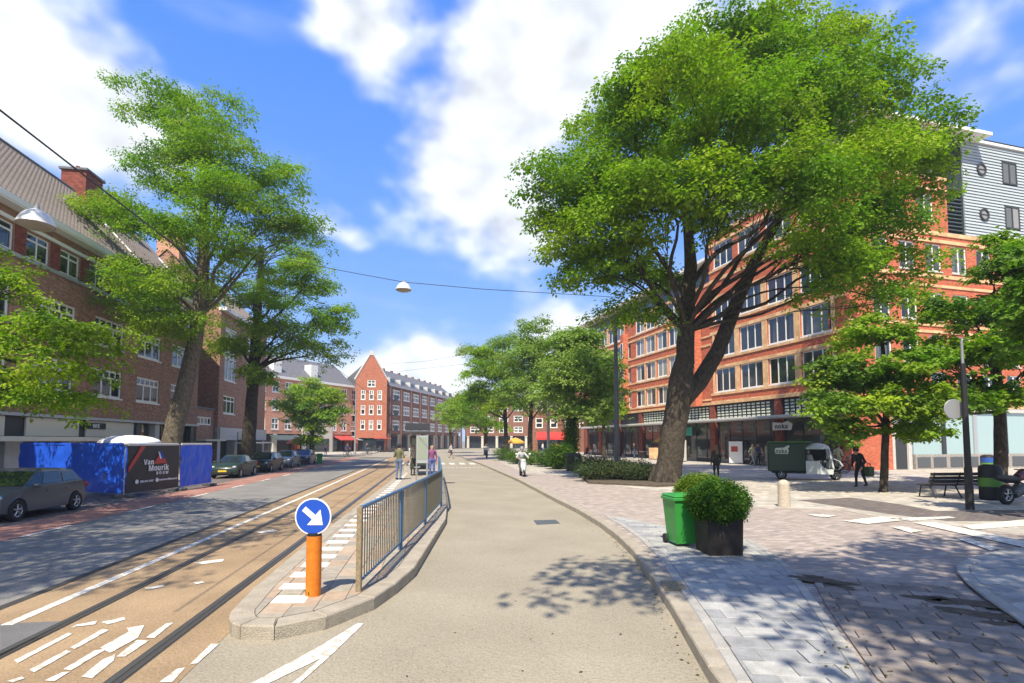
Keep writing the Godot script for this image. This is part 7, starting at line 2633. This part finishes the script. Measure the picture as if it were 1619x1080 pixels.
	for s in [-1.0, 1.0]: wheel(o, Vector3(-1.05, 0.26, s * 0.52), 0.26, 0.16)
	wheel(o, Vector3(1.45, 0.26, 0), 0.26, 0.16)
	b = MB.new()
	b.tube([Vector3(1.18, 0.36, 0), Vector3(1.28, 0.52, 0), Vector3(1.5, 0.58, 0), Vector3(1.7, 0.46, 0)], [0.12, 0.14, 0.14, 0.11], 8)
	made("mudguard", b, M.black, o)
	for s in [-1.0, 1.0]:
		b = MB.new()
		b.ball(Vector3(1.70, 0.80, s * 0.2), Vector3(0.05, 0.08, 0.08), 10, 6)
		made("headlight", b, M.light_glass, o)
	for s in [-1.0, 1.0]:
		b = MB.new()
		b.prism(PackedVector2Array([Vector2(-1.3, 1.33), Vector2(-0.72, 1.33), Vector2(-0.68, 1.5), Vector2(-0.72, 1.62), Vector2(-0.64, 1.7), Vector2(-0.66, 1.78), Vector2(-0.74, 1.76), Vector2(-0.9, 1.66), Vector2(-1.3, 1.63), Vector2(-1.34, 1.5)]), 0.627, 0.634) if s > 0 else b.prism(PackedVector2Array([Vector2(-1.3, 1.33), Vector2(-0.72, 1.33), Vector2(-0.72, 1.62), Vector2(-1.3, 1.63)]), -0.634, -0.627)
		made("logo_patch", b, M.glass_block, o)
	var t := text(o, "noka", 0.24, green, Vector3(-1.03, 1.47, 0.642), true, "Droid Sans", 0.72)
	t.name = "logo_lettering"

func moped() -> void:
	var at := G(826, 753, 0.13)
	var o := thing("moped", "white and grey moped ridden along the brick pavement", "moped", at, -PI / 2 + 0.15)
	var b := MB.new()
	b.tube([Vector3(0.42, 0.3, 0), Vector3(0.36, 0.6, 0), Vector3(0.3, 0.98, 0)], [0.09, 0.19, 0.14], 10, true)
	b.tube([Vector3(-0.75, 0.72, 0), Vector3(-0.4, 0.62, 0), Vector3(-0.05, 0.4, 0), Vector3(0.3, 0.34, 0)], [0.12, 0.19, 0.14, 0.1], 10)
	made("body", b, mat(0.55, 0.58, 0.58, 0.3), o)
	b = MB.new()
	b.tube([Vector3(-0.75, 0.8, 0), Vector3(-0.4, 0.8, 0), Vector3(-0.05, 0.76, 0)], [0.12, 0.14, 0.12], 8, true, 0.5)
	made("seat", b, M.black, o)
	b = MB.new()
	b.tube([Vector3(0.24, 1.06, -0.34), Vector3(0.3, 1.05, 0), Vector3(0.24, 1.06, 0.34)], [0.022, 0.03, 0.022], 6)
	made("handlebar", b, M.black, o)
	for s in [-1.0, 1.0]:
		b = MB.new()
		b.tube([Vector3(0.28, 1.08, s * 0.26), Vector3(0.26, 1.24, s * 0.36)], [0.01, 0.01], 5)
		b.ball(Vector3(0.27, 1.27, s * 0.38), Vector3(0.03, 0.06, 0.08), 8, 5)
		made("mirror", b, M.lamp_white, o)
	b = MB.new()
	b.ball(Vector3(0.43, 0.86, 0), Vector3(0.06, 0.09, 0.1), 10, 6)
	made("headlight", b, M.light_glass, o)
	wheel(o, Vector3(0.55, 0.22, 0), 0.22, 0.11)
	wheel(o, Vector3(-0.6, 0.22, 0), 0.22, 0.11)
	b = MB.new()
	b.tube([Vector3(0.4, 0.34, 0), Vector3(0.55, 0.48, 0), Vector3(0.75, 0.38, 0)], [0.05, 0.08, 0.05], 8)
	made("mudguard", b, mat(0.55, 0.58, 0.58, 0.3), o)

func motorcycle() -> void:
	var at := G(1612, 797, PLAZA)
	var o := thing("motorcycle", "dark motorcycle parked by the end of the bench", "motorcycle", at, 0.25)
	wheel(o, Vector3(-0.55, 0.31, 0), 0.31, 0.13)
	wheel(o, Vector3(0.85, 0.31, 0), 0.31, 0.12)
	var b := MB.new()
	b.tube([Vector3(-0.95, 0.85, 0), Vector3(-0.5, 0.8, 0), Vector3(-0.05, 0.78, 0)], [0.07, 0.13, 0.12], 8)
	made("seat", b, M.black, o)
	b = MB.new()
	b.tube([Vector3(-0.05, 0.82, 0), Vector3(0.25, 0.95, 0), Vector3(0.5, 0.9, 0)], [0.13, 0.18, 0.1], 10)
	made("tank", b, mat(0.10, 0.012, 0.015, 0.3), o)
	b = MB.new()
	b.tube([Vector3(-0.25, 0.3, 0), Vector3(0.1, 0.5, 0), Vector3(0.35, 0.4, 0)], [0.14, 0.22, 0.14], 8)
	made("engine", b, M.pole_grey, o)
	for s in [-1.0, 1.0]:
		b = MB.new()
		b.bar(Vector3(0.85, 0.31, s * 0.09), Vector3(0.55, 1.0, s * 0.09), 0.025)
		made("fork", b, M.galvanised, o)
		b = MB.new()
		b.bar(Vector3(-0.55, 0.31, s * 0.1), Vector3(0.0, 0.42, s * 0.1), 0.03)
		made("swingarm", b, M.pole_dark, o)
	b = MB.new()
	b.tube([Vector3(0.4, 1.08, -0.36), Vector3(0.52, 1.05, 0), Vector3(0.4, 1.08, 0.36)], [0.018, 0.02, 0.018], 6)
	made("handlebar", b, M.black, o)
	b = MB.new()
	b.ball(Vector3(0.68, 0.92, 0), Vector3(0.1, 0.11, 0.11), 10, 6)
	made("headlight", b, M.light_glass, o)

# ---------------------------------------------------------------- people
func sdf_body(bones: Array, cell: float, blend: float) -> MB:
	# smooth union of tapered capsules, meshed as surface nets; each bone: [a, b, ra, rb, colour]
	var lo := Vector3(1e9, 1e9, 1e9)
	var hi := -lo
	for q in bones:
		var R := Vector3.ONE * (maxf(q[2], q[3]) + blend + cell * 2.0)
		lo = lo.min(q[0] - R).min(q[1] - R)
		hi = hi.max(q[0] + R).max(q[1] + R)
	var n := Vector3i(((hi - lo) / cell).ceil()) + Vector3i.ONE
	var sy := n.x
	var sz := n.x * n.y
	var fld := PackedFloat32Array()
	fld.resize(n.x * n.y * n.z)
	fld.fill(1.0)
	for q in bones:
		var R := Vector3.ONE * (maxf(q[2], q[3]) + blend + cell * 2.0)
		var i0 := Vector3i((((q[0] as Vector3).min(q[1]) - R - lo) / cell).floor()).clamp(Vector3i.ZERO, n - Vector3i.ONE)
		var i1 := Vector3i((((q[0] as Vector3).max(q[1]) + R - lo) / cell).ceil()).clamp(Vector3i.ZERO, n - Vector3i.ONE)
		var a: Vector3 = q[0]
		var ba: Vector3 = q[1] - q[0]
		var bb := maxf(ba.length_squared(), 1e-6)
		for z in range(i0.z, i1.z + 1):
			for y in range(i0.y, i1.y + 1):
				for x in range(i0.x, i1.x + 1):
					var p := lo + Vector3(x, y, z) * cell
					var t := clampf((p - a).dot(ba) / bb, 0, 1)
					var d := (p - a - ba * t).length() - lerpf(q[2], q[3], t)
					var i := x + y * sy + z * sz
					var e := fld[i]
					var h := maxf(blend - absf(e - d), 0.0) / blend
					fld[i] = minf(e, d) - h * h * blend * 0.25
	var at := {}
	var vs := []
	for z in n.z - 1:
		for y in n.y - 1:
			for x in n.x - 1:
				var i := x + y * sy + z * sz
				var s := Vector3.ZERO
				var cnt := 0
				var inside := 0
				var c := [fld[i], fld[i + 1], fld[i + sy], fld[i + sy + 1], fld[i + sz], fld[i + sz + 1], fld[i + sy + sz], fld[i + sy + sz + 1]]
				for k in 8:
					if c[k] < 0: inside += 1
				if inside == 0 or inside == 8: continue
				for e in [[0, 1], [2, 3], [4, 5], [6, 7], [0, 2], [1, 3], [4, 6], [5, 7], [0, 4], [1, 5], [2, 6], [3, 7]]:
					var f0: float = c[e[0]]
					var f1: float = c[e[1]]
					if (f0 < 0) != (f1 < 0):
						var t := f0 / (f0 - f1)
						var p0 := Vector3(e[0] & 1, (e[0] >> 1) & 1, e[0] >> 2)
						var p1 := Vector3(e[1] & 1, (e[1] >> 1) & 1, e[1] >> 2)
						s += p0.lerp(p1, t)
						cnt += 1
				at[i] = vs.size()
				vs.append(lo + (Vector3(x, y, z) + s / cnt) * cell)
	var b := MB.new()
	var colour := func(p: Vector3) -> Color:
		var best := 1e9
		var out := Color.WHITE
		for q in bones:
			var ba: Vector3 = q[1] - q[0]
			var t := clampf((p - q[0]).dot(ba) / maxf(ba.length_squared(), 1e-6), 0, 1)
			var d: float = (p - q[0] - ba * t).length() - lerpf(q[2], q[3], t)
			if d < best:
				best = d; out = q[4]
		return out
	var vc := []
	for p in vs: vc.append(colour.call(p))
	for z in range(1, n.z - 1):
		for y in range(1, n.y - 1):
			for x in range(1, n.x - 1):
				var i := x + y * sy + z * sz
				for ax in 3:
					var st: int = [1, sy, sz][ax]
					var s1: int = [sy, sz, 1][ax]
					var s2: int = [sz, 1, sy][ax]
					var f0 := fld[i]
					var f1 := fld[i + st]
					if (f0 < 0) == (f1 < 0): continue
					var q := [i, i - s1, i - s1 - s2, i - s2]
					if not (at.has(q[0]) and at.has(q[1]) and at.has(q[2]) and at.has(q[3])): continue
					b.col = vc[at[q[0]]]
					var w := [vs[at[q[0]]], vs[at[q[1]]], vs[at[q[2]]], vs[at[q[3]]]]
					if f0 < 0: b.quad(w[0], w[1], w[2], w[3])
					else: b.quad(w[3], w[2], w[1], w[0])
	b.smooth(180)
	return b

func person(label: String, at: Vector3, turn: float, pose: String, c: Dictionary, tall := 1.75) -> Node3D:
	# faces +z before the turn
	var s := tall / 1.75
	var skin: Color = c.get("skin", Color(0.48, 0.28, 0.19))
	var hair: Color = c.hair
	var top: Color = c.top
	var leg: Color = c.legs
	var shoe: Color = c.get("shoes", Color(0.03, 0.03, 0.03))
	var hip := Vector3(0, 0.93, 0)
	var chest := Vector3(0, 1.32, 0.0)
	var neck := Vector3(0, 1.47, 0.0)
	var head := Vector3(0, 1.62, 0.02)
	var knees := [Vector3(-0.1, 0.5, 0.02), Vector3(0.1, 0.5, 0.02)]
	var ankles := [Vector3(-0.1, 0.09, -0.02), Vector3(0.11, 0.09, -0.02)]
	var elbows := [Vector3(-0.25, 1.13, -0.03), Vector3(0.25, 1.13, -0.03)]
	var hands := [Vector3(-0.24, 0.86, 0.05), Vector3(0.24, 0.86, 0.05)]
	var toe := 0.17
	if pose == "walk":
		knees = [Vector3(-0.09, 0.51, 0.2), Vector3(0.09, 0.5, -0.02)]
		ankles = [Vector3(-0.09, 0.09, 0.28), Vector3(0.09, 0.14, -0.34)]
		elbows = [Vector3(-0.24, 1.13, -0.14), Vector3(0.24, 1.14, 0.08)]
		hands = [Vector3(-0.22, 0.9, -0.1), Vector3(0.22, 0.95, 0.28)]
	elif pose == "lean":
		hip = Vector3(0, 0.92, -0.05); chest = Vector3(0, 1.27, 0.14); neck = Vector3(0, 1.41, 0.2); head = Vector3(0, 1.55, 0.26)
		knees = [Vector3(-0.09, 0.5, 0.12), Vector3(0.09, 0.5, -0.12)]
		ankles = [Vector3(-0.09, 0.09, 0.12), Vector3(0.09, 0.12, -0.36)]
		elbows = [Vector3(-0.25, 1.08, 0.05), Vector3(0.25, 1.08, 0.05)]
		hands = [Vector3(-0.2, 0.86, 0.22), Vector3(0.2, 0.86, 0.22)]
	elif pose == "phone":
		elbows = [Vector3(-0.25, 1.12, 0.02), Vector3(0.25, 1.14, 0.0)]
		hands = [Vector3(-0.12, 1.2, 0.26), Vector3(0.1, 1.22, 0.26)]
	elif pose == "ride":
		hip = Vector3(0, 0.86, -0.3); chest = Vector3(0, 1.24, -0.22); neck = Vector3(0, 1.39, -0.18); head = Vector3(0, 1.54, -0.15)
		knees = [Vector3(-0.16, 0.72, 0.16), Vector3(0.16, 0.72, 0.16)]
		ankles = [Vector3(-0.14, 0.42, 0.05), Vector3(0.14, 0.42, 0.05)]
		elbows = [Vector3(-0.34, 1.08, 0.0), Vector3(0.34, 1.08, 0.0)]
		hands = [Vector3(-0.3, 1.06, 0.24), Vector3(0.3, 1.06, 0.24)]
	elif pose == "cycle":
		hip = Vector3(0, 1.02, -0.22); chest = Vector3(0, 1.38, -0.1); neck = Vector3(0, 1.53, -0.04); head = Vector3(0, 1.68, 0.0)
		knees = [Vector3(-0.11, 0.82, 0.16), Vector3(0.11, 0.62, 0.1)]
		ankles = [Vector3(-0.1, 0.46, 0.02), Vector3(0.1, 0.2, -0.04)]
		elbows = [Vector3(-0.28, 1.18, 0.02), Vector3(0.28, 1.18, 0.02)]
		hands = [Vector3(-0.28, 1.08, 0.18), Vector3(0.28, 1.08, 0.18)]
	var sh := [chest + Vector3(-0.17, 0.09, 0), chest + Vector3(0.17, 0.09, 0)]
	var hj := [hip + Vector3(-0.09, -0.03, 0), hip + Vector3(0.09, -0.03, 0)]
	var bones := []
	bones.append([hip + Vector3(-0.05, 0.02, 0), hip + Vector3(0.05, 0.02, 0), 0.125, 0.125, leg])
	bones.append([hip + Vector3(0, 0.1, 0), chest + Vector3(0, 0.0, 0), 0.125, 0.14, top])
	bones.append([sh[0] * 0.7 + sh[1] * 0.3, sh[1] * 0.7 + sh[0] * 0.3, 0.105, 0.105, top])
	bones.append([chest + Vector3(0, 0.1, 0), neck, 0.06, 0.052, top if c.has("collar") else skin])
	bones.append([neck, head + Vector3(0, -0.06, 0.01), 0.05, 0.055, skin])
	bones.append([head + Vector3(0, -0.05, 0.02), head + Vector3(0, 0.045, 0.0), 0.072, 0.092, skin])
	bones.append([head + Vector3(0, 0.045, -0.025), head + Vector3(0, 0.075, -0.01), 0.098, 0.085, hair])
	if c.get("long", false):
		bones.append([head + Vector3(0, 0.0, -0.07), neck + Vector3(0, -0.12, -0.1), 0.085, 0.07, hair])
	if c.get("hat", false):
		bones.append([head + Vector3(0, 0.06, 0), head + Vector3(0, 0.1, 0), 0.115, 0.1, hair])
	for k in 2:
		bones.append([hj[k], knees[k], 0.092, 0.062, leg])
		bones.append([knees[k], ankles[k], 0.06, 0.042, leg if not c.get("bare", false) else skin])
		bones.append([ankles[k] + Vector3(0, -0.035, -0.03), ankles[k] + Vector3(0, -0.05, toe), 0.044, 0.036, shoe])
		bones.append([sh[k], elbows[k], 0.062, 0.048, top])
		bones.append([elbows[k], hands[k], 0.046, 0.034, top if c.get("sleeves", true) else skin])
		var hd: Vector3 = (hands[k] - elbows[k]).normalized()
		bones.append([hands[k], hands[k] + hd * 0.075, 0.03, 0.034, skin])
	var b := sdf_body(bones, 0.03 if at.z < -40 else 0.024, 0.05)
	# fingers, nose and eyes
	b.col = skin
	for k in 2:
		var hd: Vector3 = (hands[k] - elbows[k]).normalized()
		var sd := hd.cross(Vector3.FORWARD).normalized()
		var curl := sd.cross(hd).normalized() * 0.03
		for f in 4:
			var o2: Vector3 = hands[k] + hd * 0.09 + sd * (f - 1.5) * 0.017
			var l: float = [0.06, 0.072, 0.068, 0.052][f]
			b.tube([o2, o2 + hd * l * 0.6 + curl * 0.4, o2 + hd * l + curl * 1.2], [0.010, 0.009, 0.007], 5)
		var th: Vector3 = hands[k] + hd * 0.04 + sd * 0.03
		b.tube([th, th + sd * 0.025 + hd * 0.03, th + sd * 0.03 + hd * 0.058], [0.012, 0.010, 0.008], 5)
	b.tube([head + Vector3(0, 0.01, 0.085), head + Vector3(0, -0.025, 0.112)], [0.010, 0.016], 6)
	for x in [-1.0, 1.0]:
		b.ball(head + Vector3(x * 0.092, -0.015, 0.0), Vector3(0.014, 0.032, 0.02), 6, 5)
	b.col = Color(0.03, 0.02, 0.02)
	for x in [-0.034, 0.034]: b.ball(head + Vector3(x, 0.012, 0.088), Vector3(0.013, 0.008, 0.008), 6, 4)
	b.col = Color(0.3, 0.1, 0.09)
	b.ball(head + Vector3(0, -0.055, 0.088), Vector3(0.024, 0.006, 0.008), 6, 4)
	var o := put(fresh("person"), b.mesh(), M.vertex, self, at, turn)
	o.scale = Vector3.ONE * s
	tag(o, label, "person", "people in the street")
	return o

func people() -> void:
	var dark := Color(0.02, 0.02, 0.022)
	var jeans := Color(0.05, 0.08, 0.16)
	var brown := Color(0.14, 0.07, 0.035)
	var p := func(px: float, py: float, d: float, h: float) -> Vector3:
		var q := W(px, py, d)
		return Vector3(q.x, h, q.z)
	person("person with long brown hair in a dark jacket and black trousers, walking off", G(1133, 757, PLAZA), PI + 0.1, "stand", {"hair": Color(0.20, 0.11, 0.055), "top": Color(0.035, 0.04, 0.032), "legs": dark, "long": true}, 1.76)
	person("person in black stepping forward with a green shopping bag", G(1360, 770, PLAZA), -1.0, "lean", {"hair": dark, "top": dark, "legs": dark, "hat": true, "collar": 1}, 1.78)
	var bag := thing("shopping_bag", "dark green shopping bag carried beside the person in black", "bag", G(1373, 768, PLAZA) + Vector3(0, 0.42, 0.1), 0.5)
	var b := MB.new()
	b.cbox(Vector3(0, 0.22, 0), Vector3(0.5, 0.44, 0.22), 0.05)
	made("sack", b, mat(0.06, 0.10, 0.03, 0.8), bag)
	b = MB.new()
	b.tube([Vector3(-0.15, 0.44, 0), Vector3(-0.1, 0.58, 0), Vector3(0.1, 0.58, 0), Vector3(0.15, 0.44, 0)], [0.012, 0.012, 0.012, 0.012], 5)
	made("handle", b, M.black, bag)
	person("person in a pale yellow top and beige trousers beside the three-wheeler's nose", p.call(1326, 752, 33.0, PLAZA), 2.2, "phone", {"hair": brown, "top": Color(0.42, 0.38, 0.22), "legs": Color(0.34, 0.27, 0.17), "sleeves": false}, 1.78)
	person("person in a light yellow top and pale trousers before the shop window", p.call(1190, 736, 44.0, PLAZA), 0.4, "walk", {"hair": brown, "top": Color(0.48, 0.45, 0.26), "legs": Color(0.5, 0.48, 0.42), "sleeves": false}, 1.72)
	person("person in blue clothes next to the one in yellow before the shop window", p.call(1199, 736, 44.5, PLAZA), 0.2, "stand", {"hair": dark, "top": Color(0.09, 0.11, 0.24), "legs": Color(0.03, 0.04, 0.10)}, 1.78)
	var rider := person("rider in a grey-white jacket on the moped", G(826, 753, 0.13), 0.15, "ride", {"hair": Color(0.25, 0.26, 0.28), "top": Color(0.42, 0.44, 0.47), "legs": Color(0.06, 0.06, 0.07), "hat": true, "collar": 1}, 1.72)
	rider.position.y = 0.13
	person("person in an olive coat and blue jeans waiting on the tram island", S(1.75, 27.8, 0.16), 2.9, "phone", {"hair": dark, "top": Color(0.13, 0.13, 0.07), "legs": Color(0.12, 0.17, 0.28)}, 1.82)
	person("person in a purple top and blue trousers by the island railing", S(0.05, 29.5, 0.16), 0.3, "stand", {"hair": dark, "top": Color(0.22, 0.07, 0.17), "legs": Color(0.09, 0.13, 0.36)}, 1.75)
	person("person in a beige coat waiting inside the tram shelter", S(1.15, 31.2, 0.16), 0.8, "stand", {"hair": brown, "top": Color(0.42, 0.36, 0.29), "legs": Color(0.05, 0.05, 0.04)}, 1.7)
	person("person in a white shirt and blue jeans crossing the tram track", S(1.9, 46.0, 0.0), 2.6, "walk", {"hair": brown, "top": Color(0.62, 0.60, 0.58), "legs": jeans}, 1.78)
	person("pedestrian in white and dark shorts striding over the zebra crossing", p.call(713, 724, 66.0, 0.01), 1.3, "walk", {"hair": dark, "top": Color(0.6, 0.6, 0.6), "legs": Color(0.05, 0.05, 0.08), "bare": true, "sleeves": false}, 1.75)
	var n := 0
	for q in [[769, 722, 63.0, "cyclist in a pale jacket riding up the carriageway edge", Color(0.6, 0.6, 0.58), 0.0], [795, 724, 60.0, "cyclist in dark blue near the lindens", Color(0.04, 0.05, 0.12), 0.3], [549, 722, 72.0, "cyclist in a blue shirt riding past the salmon row", Color(0.12, 0.16, 0.34), 0.9], [580, 720, 80.0, "cyclist in dark clothes in front of the gable house", Color(0.05, 0.06, 0.08), 1.2]]:
		var at: Vector3 = p.call(q[0], q[1], q[2], 0.0)
		person(q[3], at, q[5], "cycle", {"hair": dark, "top": q[4], "legs": jeans}, 1.75)
		bicycle("bicycle ridden by the " + q[3].replace("cyclist", "person"), at, q[5] - PI / 2, M.dark_frame)
		n += 1
	# terrace guests by the red awning, and shoppers under the arcade
	for q in [[858, 716, 82.0, "guest in white at the terrace under the red awning", Color(0.6, 0.58, 0.55)], [880, 716, 84.0, "guest in red near the red awning", Color(0.4, 0.06, 0.05)], [470, 722, 66.0, "shopper in an orange coat behind the parked cars", Color(0.62, 0.16, 0.03)], [515, 716, 78.0, "shopper in pink beside the green wheelie bin", Color(0.5, 0.28, 0.26)], [1003, 718, 62.0, "shopper in black before the far shops", dark]]:
		person(q[3], p.call(q[0], q[1], q[2], 0.12), 0.5 * n, "stand", {"hair": brown, "top": q[4], "legs": jeans}, 1.74)
		n += 1
	# parasols of the terrace
	for q in [[815, 712, 76.0, Color(0.62, 0.33, 0.05), "orange terrace parasol behind the lindens"], [470, 714, 74.0, Color(0.58, 0.14, 0.06), "folded orange-red parasol behind the parked cars"]]:
		var at: Vector3 = p.call(q[0], q[1], q[2], 0.12)
		var o := thing("parasol", q[4], "parasol", at)
		b = MB.new()
		b.bar(Vector3.ZERO, Vector3(0, 2.4, 0), 0.03)
		made("pole", b, M.galvanised, o)
		b = MB.new()
		b.lathe([Vector2(0.0, 2.5), Vector2(0.7, 2.25), Vector2(1.4, 1.85), Vector2(1.4, 1.65)], 8)
		made("canopy", b, mat(q[3].r, q[3].g, q[3].b, 0.8), o)
		b = MB.new()
		b.lathe([Vector2(0.3, 0), Vector2(0.28, 0.1), Vector2(0.05, 0.14)], 10)
		made("base", b, M.pole_grey, o)

func _ready() -> void:
	rng.seed = 20
	camera_and_light()
	make_materials()
	ground()
	left_block()
	right_block()
	far_blocks()
	trees()
	plants()
	furniture()
	vehicles()
	people()
